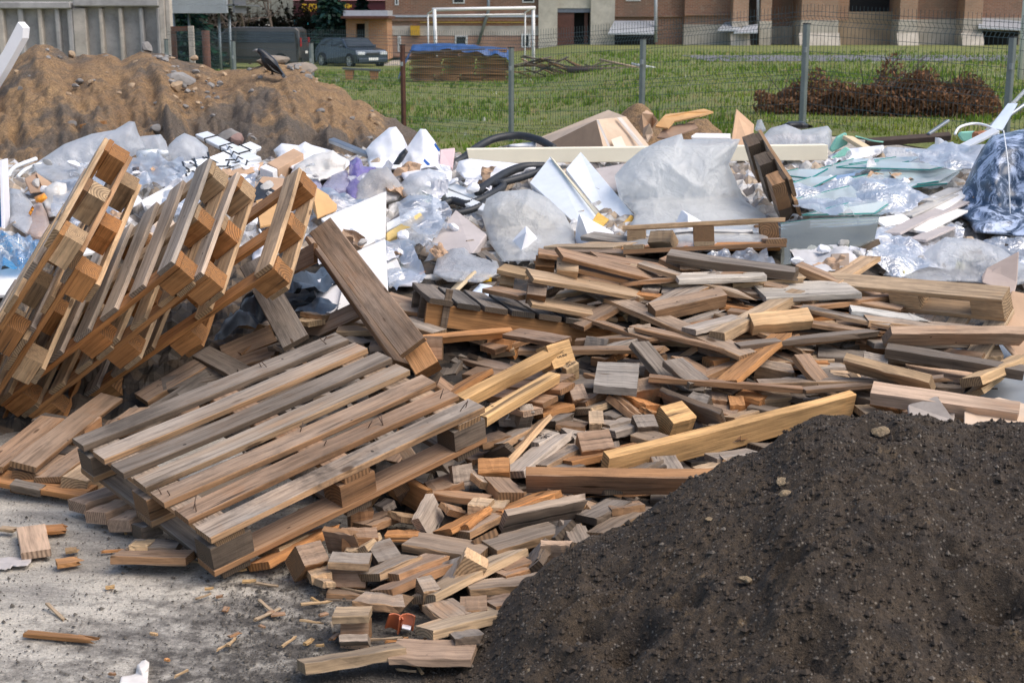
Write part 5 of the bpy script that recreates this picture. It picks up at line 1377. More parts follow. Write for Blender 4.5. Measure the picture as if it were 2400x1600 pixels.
for i in range(34):
    cx_, cy_ = r.uniform(1450, 2080), r.uniform(655, 930)
    if i > 25: cx_, cy_ = r.uniform(900, 1350), r.uniform(690, 800)
    L_ = r.uniform(120, 330); an_ = math.radians(r.gauss(-3, 17)); dx_, dy_ = L_ / 2 * math.cos(an_), -L_ / 2 * math.sin(an_)
    EXTRA.append(f"S {cx_ - dx_:.0f} {cy_ - dy_:.0f} {cx_ + dx_:.0f} {cy_ + dy_:.0f} {r.uniform(8, 20):.0f} {r.choice((22, 24, 26, 40))} {r.choice('bbdddgtow')} br={r.choice((0, 0, .04, .08))} l={r.uniform(.0, .06):.2f}")
for i in range(24):
    cx_, cy_ = r.uniform(1380, 2230), r.uniform(640, 900)
    L_ = r.uniform(190, 400); an_ = math.radians(r.gauss(-4, 11)); dx_, dy_ = L_ / 2 * math.cos(an_), -L_ / 2 * math.sin(an_)
    EXTRA.append(f"S {cx_ - dx_:.0f} {cy_ - dy_:.0f} {cx_ + dx_:.0f} {cy_ + dy_:.0f} {r.uniform(6, 12):.0f} {r.choice((18, 20, 22))} {r.choice('bbdgtgwob')} br={r.choice((0, .04, .08, .1))} w=.07 l={r.uniform(.08, .14):.2f}")
BOARDS += chr(10) + chr(10).join(EXTRA); CR['S'] = (0, 0, 1.0); CR['F'] = (0, 0, 1.0)
KIND = {}
TN = {'g': 'grey weathered', 'b': 'brown', 'd': 'dark stained', 'o': 'orange brown', 'y': 'pale yellow', 'Y': 'fresh yellow', 't': 'tan', 'w': 'pale greyish', 'W': 'whitewashed', 'D': 'dusty grey', 'p': 'pinkish tan', 'k': 'black'}
LOOSE = []
for ln_ in BOARDS.split('\n'):
    q = ln_.split(); ox, oy, s_ = CR[q[0]]; a = [float(k) for k in q[1:6]]; th = float(q[6]) / 1000; col = q[7]; kw = dict(k.split('=') for k in q[8:])
    e = (ox + a[0] / s_, oy + a[1] / s_, ox + a[2] / s_, oy + a[3] / s_)
    M, L, w_ = plank_pose(e, a[4] / s_, float(kw['w']) if 'w' in kw else None, th, None, float(kw.get('l', .05)) + th * .6, int(kw.get('up', 1)))
    blk = th >= .055 and L < .3
    o = link('wood_block' if blk else 'board', Wood().piece(L, w_, th, TINT[col], None, rnd, float(kw.get('br', rnd.choice((0, 0, 0, .012, .03)))), None, 6, .0022).me(), None, None, M)
    o['category'] = 'wood block' if blk else 'board'; o['group'] = 'loose wood blocks' if blk else 'loose boards in the wood pile'
    LOOSE.append((o, (e[0] + e[2]) / 2, (e[1] + e[3]) / 2, e, L, w_, th, col, float(kw.get('br', 0))))
# filler: hundreds of small pieces deeper in the pile, one object
fw = Wood(); r = random.Random(31)
for i in range(1500):
    px = r.uniform(640, 2440); py = r.uniform(600, 1420)
    if py > 1330 - max(0, (900 - px)) * .9: continue
    if px > 1250 and py > 1300: continue
    if px < 1000 and py < 760: continue
    if px > 1880 and r.random() < .55: continue
    if 1420 < px < 2020 and 690 < py < 830 and r.random() < .5: continue
    p = surf(px, py, -.055)
    if p.y > 8.0 or hcore(p.x, p.y) < .03: continue
    M = Matrix.Translation(p + Vector((0, 0, r.uniform(-.03, .03)))) @ Matrix.Rotation(r.gauss(0, .7) if px > 1300 and py < 900 else r.uniform(0, 6.3), 4, 'Z') @ Matrix.Rotation(r.gauss(0, .25), 4, 'Y') @ Matrix.Rotation(r.gauss(0, .35), 4, 'X')
    if r.random() < .22: fw.piece(r.uniform(.09, .15), r.uniform(.08, .1), r.uniform(.07, .09), TINT[r.choice('bddkkd')], M, r, 0, None, 2)
    else: fw.piece(r.uniform(.14, .5), r.uniform(.05, .11), r.uniform(.018, .03), TINT[r.choice('bdddddgkk')], M, r, .02 if r.random() < .3 else 0, None, 3)  # mostly dark tints, standing in for shade between the larger boards
o = link('wood_offcuts', fw.me()); o['kind'] = 'stuff'; o['label'] = 'small brown offcuts and board ends buried between the larger boards'
# standing offcuts on the sand at the front
def offcut(label, parts, base):
    t = empty('pallet_offcut', base, label, 'wood block', 'sawn pallet corners standing on the sand')
    for nm, e, wpx, th, tint, kw in parts:
        M, L, w_ = plank_pose(e, wpx, kw.get('w'), th, kw.get('Ys'), 0, kw.get('up', 1)); child(nm, Wood().piece(L, w_, th, TINT[tint], None, rnd).me(), None, t, M)
g1 = gz(833, 1510).y
offcut('standing sawn pallet corner nearest the dark mound with a pale cap board', [('block', (798, 1487, 864, 1485), 74, .09, 'b', dict(Ys=(g1, g1), up=-1)), ('cap_board', (783, 1432, 868, 1430), 22, .022, 't', dict(Ys=(g1 + .03, g1 + .03), w=.1)), ('foot_board', (800, 1514, 866, 1512), 18, .022, 'w', dict(Ys=(g1 - .01, g1 - .01), up=-1))], gz(833, 1518))
g2 = gz(812, 1382).y
offcut('standing sawn pallet corner with stacked foot boards below the front pallet', [('block', (772, 1346, 858, 1348), 58, .1, 'b', dict(Ys=(g2, g2), up=-1)), ('cap_board', (774, 1304, 868, 1308), 26, .024, 'g', dict(Ys=(g2 + .02, g2 + .02), w=.11)), ('foot_board', (770, 1380, 866, 1384), 20, .024, 'b', dict(Ys=(g2 - .02, g2 - .02), w=.1)), ('foot_board', (764, 1394, 846, 1398), 16, .024, 'd', dict(Ys=(g2 - .03, g2 - .03), w=.1))], gz(812, 1400))
# chips lying on the sand
def flatpiece(name, e, wpx, th, col, label, cat='board', br=0):
    p, q = gz(e[0], e[1], th + .012), gz(e[2], e[3], th + .012); a = (q - p); L = a.length; a.normalize(); n = Vector((0, 0, 1)); b = n.cross(a)
    d = ((p + q) / 2 - Vector((0, 0, CH))); sc = F / d.length; v_ = d.normalized(); fore = max(.2, b.cross(v_).length if False else math.sqrt(max(.05, 1 - b.dot(v_) ** 2)))
    w_ = wpx / sc / fore; o = link(name, Wood().piece(L, w_, th, TINT[col], None, rnd, br, 0.0).me(), None, None, frame((p + q) / 2 - n * th / 2, a, b, n)); tag(o, label, cat); return o
flatpiece('board_offcut', (72, 1231, 85, 1290), 62, .024, 'p', 'short pale board piece lying on the sand at the far left')
flatpiece('wood_splinter', (100, 1238, 158, 1234), 16, .012, 'o', 'brown splinter poking out right of the short pale board piece', 'wood splinter', .03)
flatpiece('wood_splinter', (2, 1234, 42, 1238), 12, .012, 't', 'thin pale splinter left of the short pale board piece', 'wood splinter', .03)
flatpiece('wood_splinter', (60, 1479, 215, 1494), 13, .012, 'o', 'long reddish splinter lying alone on the sand at lower left', 'wood splinter', .06)
flatpiece('bark_chip', (132, 1316, 187, 1308), 14, .014, 'o', 'curled orange bark chip on the sand below the pale board piece', 'wood chip', .03)
flatpiece('bark_chip', (153, 1287, 183, 1284), 8, .01, 'y', 'small orange chip just right of the pale board piece', 'wood chip', .03)
flatpiece('bark_chip', (247, 1373, 268, 1371), 4, .008, 'Y', 'tiny yellow chip on the sand left of the tyre mark', 'wood chip')
flatpiece('bark_chip', (352, 1480, 368, 1483), 5, .008, 'y', 'tiny pale chip on the sand right of the tyre mark', 'wood chip')
flatpiece('bark_chip', (386, 1541, 396, 1543), 5, .008, 'o', 'tiny orange chip near the bottom of the sand', 'wood chip')

r = random.Random(64); SPL = [Wood().piece(k, w_, .006, TINT[c], None, r, .02, None, 3).me() for k, w_, c in ((.07, .012, 'o'), (.10, .009, 'y'), (.05, .02, 'b'), (.13, .012, 't'), (.04, .015, 'Y'))]
for i in range(46):
    px, py = r.uniform(120, 1000), r.uniform(1180, 1590)
    if i > 18: px = r.uniform(480, 1000); py = 1330 + (px - 480) * .3 + r.uniform(-10, 120)
    p = gz(px, min(py, 1595), .014); o = link('wood_splinter', r.choice(SPL)); o.location = p; o.rotation_euler = (r.uniform(-.3, .3), r.gauss(0, .08), r.uniform(0, 6.3)); k = r.uniform(.4, 1.0); o.scale = (k, k, 1)
    zn = 'near the pile foot' if i > 18 else 'scattered far out'; tag(o, f'tiny wood splinter lying on the sandy ground, {zn}', 'wood splinter', f'tiny splinters on the sand {zn}')
cv = []; cf = []
for i in range(6500):
    px, py = r.uniform(-60, 1150), r.uniform(1120, 1640)
    if r.random() < .5: px = 500 + 600 * r.random(); py = 1300 + 320 * r.random()
    p = gz(px, py, 0.004); p.z += yardz(p.x, p.y); s_ = r.uniform(.0012, .004) if r.random() < .95 else r.uniform(.004, .009); k = len(cv)
    cv += [(p.x + a * s_ * r.uniform(.6, 1.4), p.y + b * s_ * r.uniform(.6, 1.4), p.z + max(-.2, c_) * s_ * r.uniform(.5, 1.1)) for a, b, c_ in ((1, 0, 0), (-1, 0, 0), (0, 1, 0), (0, -1, 0), (0, 0, 1))]
    cf += [(k, k + 2, k + 4), (k + 2, k + 1, k + 4), (k + 1, k + 3, k + 4), (k + 3, k, k + 4)]
o = link('loose_grit', mesh(cv, cf), plain('yard_grit', (.10, .085, .068), .95, .7, 25, 0)); o['kind'] = 'stuff'; o['label'] = 'loose dark grit and crumbs strewn over the pale sandy ground'
# ------------------------------------------------------------------ rubbish
def Yp(py): return float(np.interp(py, [280, 340, 370, 442, 500, 576, 650, 720], [11.2, 10.4, 9.9, 9.0, 8.55, 8.0, 7.5, 7.1]))
def crease(p, s):
    d = noise.voronoi(Vector((p[0] * s, p[1] * s, p[2] * s)))[0]
    return min(.45, d[1] - d[0])
def rid(q, s, o=0.0):
    w = noise.noise(Vector((q[0] * s * .5 + o, q[1] * s * .5, q[2] * s * .5)))
    return (1 - min(1, 1.6 * abs(noise.noise(Vector((q[0] * s + o + w, q[1] * s + w, q[2] * s * .7)))))) ** 2 - .35
def inside_grid(poly, step):
    pts = []; n = len(poly)
    for i in range(n):
        a, b = Vector(poly[i]), Vector(poly[(i + 1) % n]); k = max(1, int((b - a).length / step))
        for j in range(k): pts.append(a + (b - a) * j / k)
    nb = len(pts)
    xs_ = [p[0] for p in poly]; ys_ = [p[1] for p in poly]
    def ins(x, y):
        c = False; j = n - 1
        for i in range(n):
            if (poly[i][1] > y) != (poly[j][1] > y) and x < (poly[j][0] - poly[i][0]) * (y - poly[i][1]) / (poly[j][1] - poly[i][1]) + poly[i][0]: c = not c
            j = i
        return c
    bp_ = np.array([[p.x, p.y] for p in pts]); y = min(ys_) + step * .6; row = 0
    while y < max(ys_):
        x = min(xs_) + step * (.5 if row % 2 else .9)
        while x < max(xs_):
            if ins(x, y) and np.min((bp_[:, 0] - x) ** 2 + (bp_[:, 1] - y) ** 2) > (step * .55) ** 2: pts.append(Vector((x, y)))
            x += step
        y += step * .87; row += 1
    res = delaunay_2d_cdt([Vector((p.x, p.y)) for p in pts], [(i, (i + 1) % nb) for i in range(nb)], [], 1, 1e-6)
    vs, fs, ov = res[0], res[2], res[3]
    isb = [any(q < nb for q in o_) for o_ in ov]
    dist = []
    for i, p in enumerate(vs):
        dist.append(0 if isb[i] else float(np.sqrt(np.min((bp_[:, 0] - p.x) ** 2 + (bp_[:, 1] - p.y) ** 2))))
    return vs, fs, isb, dist
def puff(name, poly, Y, thick, mat, label, cat, cr=.03, cs=9, lean=.35, step=7, back=.6, round_=None, group=None, soft=False, make=put, par=None):
    """crumpled bulky thing: outline at its own distance, inflated to real thickness front and back"""
    vs, fs, isb, dist = inside_grid([(float(a), float(b)) for a, b in poly], step)
    mp = max(p[1] for p in poly); dm = max(dist) + 1e-6; rr = min(dm, round_ or dm); sd = hash_(name + (label or ""))
    v = []; front = {}; bk = {}; zb = at(1200, mp, Y).z
    for side in (0, 1):
        for i, p in enumerate(vs):
            if side and isb[i]: bk[i] = front[i]; continue
            c = at(p.x, p.y, Y); hgt = max(0, c.z - zb); Yq = min(Y + lean * hgt, surfY(p.x, p.y) + (.0 if not side else .12)); c = at(p.x, p.y, Yq)
            d = min(1, dist[i] / rr); infl = thick * math.sqrt(max(0, 1 - (1 - d) ** 2))
            q = (c.x + sd, c.y * .6 + (9 if side else 0), c.z)
            k = cr * (1.5 * rid(q, cs * .33) + 1.0 * rid(q, cs * .7, 7.0) - 1.0 * (crease(q, cs * 1.3) - .2) + .8 * noise.noise(Vector((q[0] * cs * .35, q[1], q[2] * cs * .35)))) * min(1, d * 2.5 + .12)
            off = (infl * (1 if not side else -back) + k * (1 if not side else -1))
            vw = (c - Vector((0, 0, CH))).normalized()
            c = c - Vector((vw.x, vw.y, vw.z * .3)) * off
            (bk if side else front)[i] = len(v); v.append(c)
    f = [tuple(front[i] for i in q) for q in fs] + [tuple(bk[i] for i in reversed(q)) for q in fs]
    me = fixn(mesh(v, f, not soft)); 
    if par is not None: return child(name, me, mat, par)
    return put(name, me, mat, label, cat, group)
def hash_(s):
    h = 7
    for ch in s: h = (h * 31 + ord(ch)) % 9973
    return h * .37
def drape(name, poly, mat, label, cat, lift=.05, cr=.05, cs=7, step=9, edge=.0, group=None):
    vs, fs, isb, dist = inside_grid([(float(a), float(b)) for a, b in poly], step); sd = hash_(name + (label or "")); v = []
    ym = [surf(p.x, p.y, lift).y for p in vs]
    for i, p in enumerate(vs):
        c = at(p.x, p.y, ym[i]); q = (c.x + sd, c.y, c.z)
        k = cr * (1.6 * (crease(q, cs) - .15) + .8 * noise.noise(Vector((q[0] * 3, q[1] * 3, sd))) + .3 * noise.noise(Vector(q) * cs * 3))
        v.append(c + Vector((0, -.35 * k, k)))
    return put(name, mesh(v, [tuple(q) for q in fs], True), mat, label, cat, group)
def slab_me(quad, Ys, th):
    q = [at(p[0], p[1], y) for p, y in zip(quad, Ys)]; n = len(q)
    nn = Vector((0, 0, 0))
    for i in range(n): nn += (q[i] - q[0]).cross(q[(i + 1) % n] - q[0])
    nn.normalize(); c = sum(q, Vector()) / n
    if nn.dot(c - Vector((0, 0, CH))) < 0: nn = -nn
    v = q + [p + nn * th for p in q]
    return fixn(mesh(v, [tuple(range(n)), tuple(range(2 * n - 1, n - 1, -1))] + [(i, (i + 1) % n, n + (i + 1) % n, n + i) for i in range(n)]))
def slab(name, quad, Ys, th, mat, label, cat, bev=.004, par=None, group=None):
    if Ys is None: Ys = [surf(x, y, .05).y for x, y in quad]
    elif isinstance(Ys, (int, float)): Ys = [Ys] * len(quad)
    if par is None:
        sh = min([0] + [surfY(x, y) - yy for (x, y), yy in zip(quad, Ys)]); Ys = [y + sh for y in Ys]
    me = slab_me(quad, Ys, th)
    if bev: me = bevel_me(me, min(bev, th * .3), 1)
    if par is not None:
        o = child(name, me, mat, par); return o
    return put(name, me, mat, label, cat, group)
def spline(pts, n=8):
    out = []; P_ = [Vector(p) for p in pts]
    for i in range(len(P_) - 1):
        p0, p1, p2, p3 = P_[max(0, i - 1)], P_[i], P_[i + 1], P_[min(len(P_) - 1, i + 2)]
        for k in range(n):
            t = k / n; out.append(.5 * ((2 * p1) + (p2 - p0) * t + (2 * p0 - 5 * p1 + 4 * p2 - p3) * t * t + (3 * p1 - p0 - 3 * p2 + p3) * t ** 3))
    return out + [P_[-1]]
def hose(name, pts, r_, mat, label, cat, rib=0, group=None, n=10):
    p = spline([at(x, y, Yy) for x, y, Yy in pts], 10); m = MB()
    m.tube(p, r_, n)
    me = m.me()
    if rib:
        L = sum((p[i + 1] - p[i]).length for i in range(len(p) - 1)); kk = int(L / .022); m = MB(); pp = spline([at(x, y, Yy) for x, y, Yy in pts], 60); vv = []; ff = []
        step_ = max(1, len(pp) // (kk * 2)); pp = pp[::step_]
        m.tube(pp, r_, n); me = m.me()
        co = me.vertices
        for i in range(len(pp)):
            if i % 2:
                for k in range(n):
                    q = co[i * n + k]; q.co = pp[i] + (q.co - pp[i]) * .86
    return put(name, me, mat, label, cat, group)
def strip(name, e, wpx, th, mat, label, cat, Ys=None, lift=.06, group=None, w=None):
    M, L, w_ = plank_pose(e, wpx, w, th, Ys, lift); m = MB(); m.box((0, 0, 0), (L, w_, th)); me = bevel_me(m.me(), min(.004, th * .2), 1)
    o = link(name, me, mat, None, M); return tag(o, label, cat, group)
def ridge(name, a, b, c, c2, m_, a2, Y, mat, label, cat, dy=.18, group=None):
    """block with a front edge b-m, a left face and a right face, closed at the back"""
    A, B, C_, C2, Mv, A2 = at(*a, Y + dy), at(*b, Y + .03), at(*c, Y + dy), at(*c2, Y + dy - .05), at(*m_, Y - .03), at(*a2, Y + dy - .05)
    back = Vector((0, .25, .02)); BB, MM = B + Vector((0, dy * 1.6, -.01)), Mv + Vector((0, dy * 1.6, 0))
    me = fixn(mesh([A, B, C_, C2, Mv, A2, BB, MM], [(0, 1, 4, 5), (1, 2, 3, 4), (0, 6, 1), (1, 6, 2), (6, 0, 5, 7), (2, 6, 7, 3), (4, 3, 7), (5, 4, 7)]))
    return put(name, bevel_me(me, .006, 2), mat, label, cat, group)
# materials of the rubbish
FILM = film('clear_film', (.92, .94, .97), .66, .3, 4, .12); FILMD = film('rubble_sack', (.93, .95, .95), .72, .34, 3, .12); FILMW = film('milky_film', (.90, .92, .95), .86, .3, 5, .1); FILMG = film('grey_film', (.66, .70, .72), .72, .3, 5, .2)
BAGW = plain('white_bag', (.84, .84, .86), .42, .12, 7, .1, .18, (.5, .46, .42)); BAGD = plain('soiled_bag', (.74, .71, .66), .55, .2, 7, .15, .5, (.36, .29, .21)); CLOTHW = plain('white_cloth', (.70, .69, .71), .85, .12, 9, .2, .25, (.5, .46, .42))
PURP = film('lilac_bag', (.42, .36, .78), .85, .3, 6, .05); LILAC = film('pale_lilac_bag', (.72, .70, .90), .85, .3, 6, .1); PINKB = film('peach_bag', (.90, .72, .62), .85, .35, 6, .1)
CARD = plain('cardboard', (.50, .33, .21), .85, .18, 4, .1, .2, (.3, .2, .13)); CARDP = plain('pale_cardboard', (.62, .47, .34), .85, .15, 4, .1, .15, (.4, .3, .2)); CARDO = plain('orange_cardboard', (.62, .36, .15), .7, .2, 4, .1); CARDD = plain('inside_cardboard', (.33, .22, .15), .9, .25, 4, .1)
FOAMC = plain('cream_foam', (.86, .78, .60), .7, .05, 3, .03, .1, (.6, .5, .35)); EPS = plain('white_foam', (.82, .82, .84), .8, .06, 40, .25, .12, (.55, .52, .48)); INSW = plain('coated_panel', (.76, .80, .84), .45, .08, 12, .1, .12, (.55, .55, .52)); INSY = plain('yellow_core', (.72, .44, .10), .85, .25, 25, .4); FOAMY = plain('yellow_foam', (.72, .52, .20), .9, .2, 14, .4)
PBOARD = plain('grey_pink_board', (.47, .42, .40), .85, .12, 5, .1, .3, (.3, .26, .23)); WBOARD = plain('white_board', (.80, .78, .75), .6, .06, 3, .05, .15, (.6, .5, .38)); PVC = plain('white_profile', (.80, .82, .83), .35, .06, 4, .03, .15, (.5, .48, .42))
HOSE = plain('black_hose', (.022, .025, .030), .5, .3, 8, .1, .3, (.1, .1, .09)); GREYP = plain('grey_plaster', (.50, .48, .45), .9, .2, 9, .3, .3, (.33, .3, .26)); MINT = plain('mint_foam', (.30, .66, .52), .8, .15, 9, .2); PINKF = plain('pink_board', (.70, .52, .52), .8, .1, 6, .1)
DKBLUE = plain('dark_blue_sheet', (.055, .072, .095), .4, .4, 5, .2, .25, (.25, .28, .3)); BLUEF = film('bright_blue_film', (.10, .42, .78), .85, .3, 6, .1); GREENP = plain('green_print', (.10, .55, .08), .5, .2); TEALP = plain('teal_print', (.0, .42, .30), .5, .05); REDP = plain('red_print', (.6, .06, .06), .5, .1); BLUEP = plain('blue_print', (.03, .14, .50), .5, .1); ORANGEP = plain('orange_print', (.85, .32, .02), .5, .15)
GLAZ = glassy('teal_glass', (.78, .89, .90), .45, .2); GLAZE = plain('glass_edge', (.02, .26, .24), .2, .3); GLAZP = glassy('dirty_pane', (.60, .64, .56), .22, .44); STEEL = plain('dull_steel', (.30, .33, .36), .4, .2, 6, .1, .2, (.2, .18, .16), .7)
def m_marble():
    t = NT('marbled_wrap'); v = t.coord(); n1 = t.noise(t.mapv(v, (1, 1, .7)), 7, 7, .75, 1.6); n2 = t.noise(v, 2.2, 4, .6, .6)
    k = t.math('ADD', n1, t.math('MULTIPLY', t.math('SUBTRACT', n2, .5), .35))
    c = t.mix(t.ramp(k, (.46, 0.0), (.56, 1.0)), (.022, .048, .095), (.42, .50, .66))
    return t.end(t.bsdf(c, .3, n1, .3, .01))
MARB = m_marble()
# left group
puff('plastic_sheet', [(75, 388), (150, 338), (215, 314), (270, 304), (303, 284), (316, 286), (324, 312), (345, 350), (300, 372), (240, 378), (215, 400), (180, 425), (130, 430), (92, 412)], 9.9, .16, FILM, 'large clear plastic sheet rising to a peak at the left of the rubbish', 'plastic sheet', .05, 6)
puff('plastic_sheet', [(324, 320), (376, 315), (388, 330), (400, 366), (330, 374)], 10.0, .1, FILM, 'square topped clear plastic sheet right of the tall peak', 'plastic sheet', .04, 8)
puff('plastic_sheet', [(382, 372), (396, 340), (414, 322), (432, 312), (458, 322), (487, 346), (492, 378), (430, 392)], 10.1, .12, FILM, 'domed clear plastic sheet left of the white strips', 'plastic sheet', .04, 8)
drape('plastic_sheet', [(230, 400), (330, 366), (430, 372), (440, 420), (380, 440), (250, 440)], FILM, 'flat clear plastic sheet below the green marked tube', 'plastic sheet', .08, .06)
tube_ = empty('sealant_tube', at(355, 362, 9.75), 'white plastic tube with a bright green patch lying on clear plastic', 'tube')
m = MB(); m.tube([at(326, 365, 9.75), at(372, 361, 9.7)], .034, 14); m.tube([at(372, 361, 9.7), at(394, 356, 9.7)], .032, 14, .008); child('body', m.me(), PVC, tube_)
m = MB(); m.tube([at(341, 364, 9.744), at(356, 362.5, 9.74)], .0355, 14); child('green_band', m.me(), GREENP, tube_)
S_ = [(472, 311, 596, 372, 20), (600, 338, 470, 388, 22), (585, 352, 505, 402, 16), (396, 402, 470, 385, 14), (398, 420, 520, 398, 14), (462, 390, 606, 386, 14), (425, 432, 535, 424, 12), (520, 405, 604, 398, 12), (408, 410, 510, 415, 12), (500, 420, 560, 375, 12), (415, 388, 500, 372, 12), (545, 345, 580, 385, 12)]
for i, (a, b, c, d, w_) in enumerate(S_):
    t = empty('white_strip', at((a + c) / 2, (b + d) / 2, Yp((b + d) / 2)), ['topmost long white strip sloping down right in the bundle with black clips', 'wide white strip crossing the topmost one', 'white strip leaning under the crossing pair', 'short white strip at the upper left end of the clipped bundle', 'white strip along the left bottom of the clipped bundle', 'level white strip right of the black pins', 'lowest white strip of the clipped bundle', 'short white strip at the lower right of the clipped bundle',
        'white strip between the tall black pins', 'white strip tilted up right through the middle of the bundle', 'thin white strip behind the tall black pins', 'short white strip standing at the right of the crossing pair'][i], 'plastic strip', 'white clipped strips')
    M, L, w2 = plank_pose((a, b, c, d), w_, None, .03, (Yp(b) + .1, Yp(d) + .05)); m = MB(); m.box((0, 0, 0), (L, w2, .03)); child('strip_body', bevel_me(m.me(), .004, 1), PVC, t, M)
    for k in range(3):
        m = MB(); m.box(((k - 1) * L * .3, 0, .003), (.008, w2 + .012, .042)); child('clip', m.me(), BLACKP, t, M)
for i, (a, b, c, d, lb) in enumerate(((428, 380, 446, 444, 'leftmost tall black steel pin standing in the white strips'), (455, 372, 469, 416, 'middle black steel pin standing in the white strips'), (487, 358, 503, 424, 'right black steel pin standing in the white strips'))):
    m = MB(); m.tube([at(a, b, 9.3), at(c, d, 9.0)], .007, 6); put('steel_pin', m.me(), BLACKP, lb, 'pin', 'black pins in the white strips')
def carton(name, pts, faces, mat, label, cat='box'):
    t = [at(*p) for p in pts]; return put(name, fixn(mesh(t, faces)), mat, label, cat)
def prismbox(name, top, Ys, hgt, mat, label, cat='box', tilt=(0, .03, -1)):
    q = [at(p[0], p[1], y) for p, y in zip(top, Ys)]; dn = Vector(tilt).normalized() * hgt; n = len(q); v = q + [p + dn for p in q]
    return put(name, bevel_me(fixn(mesh(v, [tuple(range(n)), tuple(range(2 * n - 1, n - 1, -1))] + [(i, (i + 1) % n, n + (i + 1) % n, n + i) for i in range(n)])), .004, 1), mat, label, cat)
prismbox('cardboard_box', [(626, 382), (688, 347), (712, 360), (652, 396)], [9.5, 9.9, 9.8, 9.4], .12, CARD, 'narrow closed brown cardboard box lying by the white strips')
slab('cardboard_sheet', [(528, 412), (545, 398), (618, 378), (612, 398), (550, 416)], [9.2, 9.3, 9.5, 9.4, 9.15], .01, CARD, 'long folded brown cardboard flap right of the white strips', 'cardboard')
prismbox('paper_box', [(608, 392), (622, 384), (650, 396), (640, 404)], [9.3, 9.4, 9.3, 9.2], .06, plain('white_card', (.80, .78, .76), .6, .06, 8, 0, .1, (.7, .2, .2)), 'small white box with red marks beside the narrow cardboard box')
puff('white_sheet', [(641, 352), (660, 336), (700, 341), (715, 332), (730, 340), (775, 352), (826, 380), (800, 405), (700, 405), (655, 380)], 10.2, .1, BAGW, 'white plastic sheeting spread below the sand mound', 'plastic sheet', .035, 8)
puff('soiled_sack', [(675, 420), (690, 388), (735, 362), (780, 352), (812, 378), (806, 412), (745, 425)], 9.5, .16, BAGD, 'dirty whitish sack slumped right of the narrow cardboard box', 'sack', .04, 9)
puff('lilac_bag', [(818, 412), (820, 380), (836, 367), (846, 374), (852, 390), (882, 392), (868, 414), (842, 432), (838, 465), (818, 468), (810, 440)], 9.25, .10, PURP, 'violet plastic bag knotted upright among white bags', 'bag', .05, 14)
puff('lilac_bag', [(752, 440), (775, 412), (812, 398), (822, 425), (812, 452), (770, 458)], 9.2, .08, LILAC, 'pale lilac crumpled bag left of the violet bag', 'bag', .05, 14)
puff('lilac_bag', [(716, 412), (742, 405), (750, 425), (760, 448), (722, 446)], 9.3, .06, LILAC, 'small bluish lilac bag beside the dirty sack', 'bag', .04, 14)
puff('white_bag', [(826, 475), (838, 432), (868, 398), (908, 392), (935, 425), (952, 445), (930, 470), (880, 478)], 8.95, .14, film('peachy_white_bag', (.88, .84, .80), .9, .35, 7, .15), 'whitish rubbish bag with peach tints below the violet bag', 'bag', .045, 11)
puff('white_bag', [(856, 352), (872, 333), (912, 299), (928, 297), (944, 318), (958, 348), (938, 398), (866, 396)], 9.9, .18, BAGW, 'smooth tall white bag standing left of the pair above the hoses', 'bag', .022, 6)
b2 = puff('white_bag', [(950, 352), (968, 325), (985, 302), (998, 303), (1020, 332), (1032, 358), (1060, 402), (1058, 432), (1005, 444), (948, 424), (936, 402)], 9.75, .18, BAGW, 'tall white bag with blue print standing right of the pair', 'bag', .035, 8)
b2c = empty('spare', (0, 0, 0)); bpy.data.objects.remove(b2c)
for k, q in enumerate(([(938, 400), (958, 386), (965, 392), (945, 406)], [(995, 372), (1008, 385), (1004, 390), (992, 378)], [(1046, 398), (1060, 412), (1056, 420), (1044, 404)], [(1020, 335), (1032, 352), (1028, 356), (1017, 340)])):
    slab('blue_print', q, 9.53, .004, BLUEP, None, None, 0, b2)
puff('white_bag', [(930, 440), (960, 408), (1005, 395), (1046, 408), (1052, 440), (1036, 458), (1000, 472), (955, 468)], 9.1, .14, FILMW, 'translucent white bag sitting in front of the blue printed bag', 'bag', .045, 11)
puff('green_wrapper', [(992, 470), (1012, 450), (1036, 443), (1040, 452), (1020, 468), (1000, 476)], 8.95, .04, GREENP, 'bright green plastic wrapper under the white bags', 'wrapper', .02, 20)
puff('black_bag', [(918, 390), (935, 362), (950, 347), (957, 356), (942, 380), (928, 394)], 9.6, .04, BLACKP, 'narrow black bag wedged between the two tall white bags', 'bag', .03, 16)
strip('metal_channel', (776, 324, 866, 360), 9, .03, STEEL, 'grey steel channel sticking out over the sand mound', 'metal profile', (10.3, 9.9), w=.05)
slab('pink_board', [(1032, 350), (1066, 346), (1060, 392), (1030, 392)], [10.4, 10.4, 10.2, 10.2], .03, PINKF, 'pale pink board standing right of the white bags', 'board')
# hoses
hose('black_hose', [(1060, 385, 10.0), (1085, 372, 10.1), (1118, 346, 10.35), (1160, 325, 10.5), (1215, 318, 10.55), (1262, 328, 10.45), (1298, 348, 10.25)], .03, HOSE, 'black ribbed hose arching above the cream foam beam', 'hose', 1)
hose('black_hose', [(1120, 450, 8.8), (1150, 428, 9.0), (1190, 404, 9.25), (1230, 391, 9.4), (1275, 390, 9.45)], .03, HOSE, 'black hose curving up behind the coated panels, upper of two', 'hose', 1)
hose('black_hose', [(1108, 444, 8.95), (1160, 432, 9.05), (1215, 418, 9.15), (1270, 400, 9.3)], .026, HOSE, 'black hose running under the curved one behind the coated panels', 'hose', 1)
hose('black_hose', [(1036, 480, 8.7), (1060, 470, 8.75), (1095, 478, 8.7), (1130, 466, 8.75), (1176, 440, 8.95), (1172, 430, 9.0), (1140, 436, 9.0)], .026, HOSE, 'black hose looped under the white profiles', 'hose', 1)
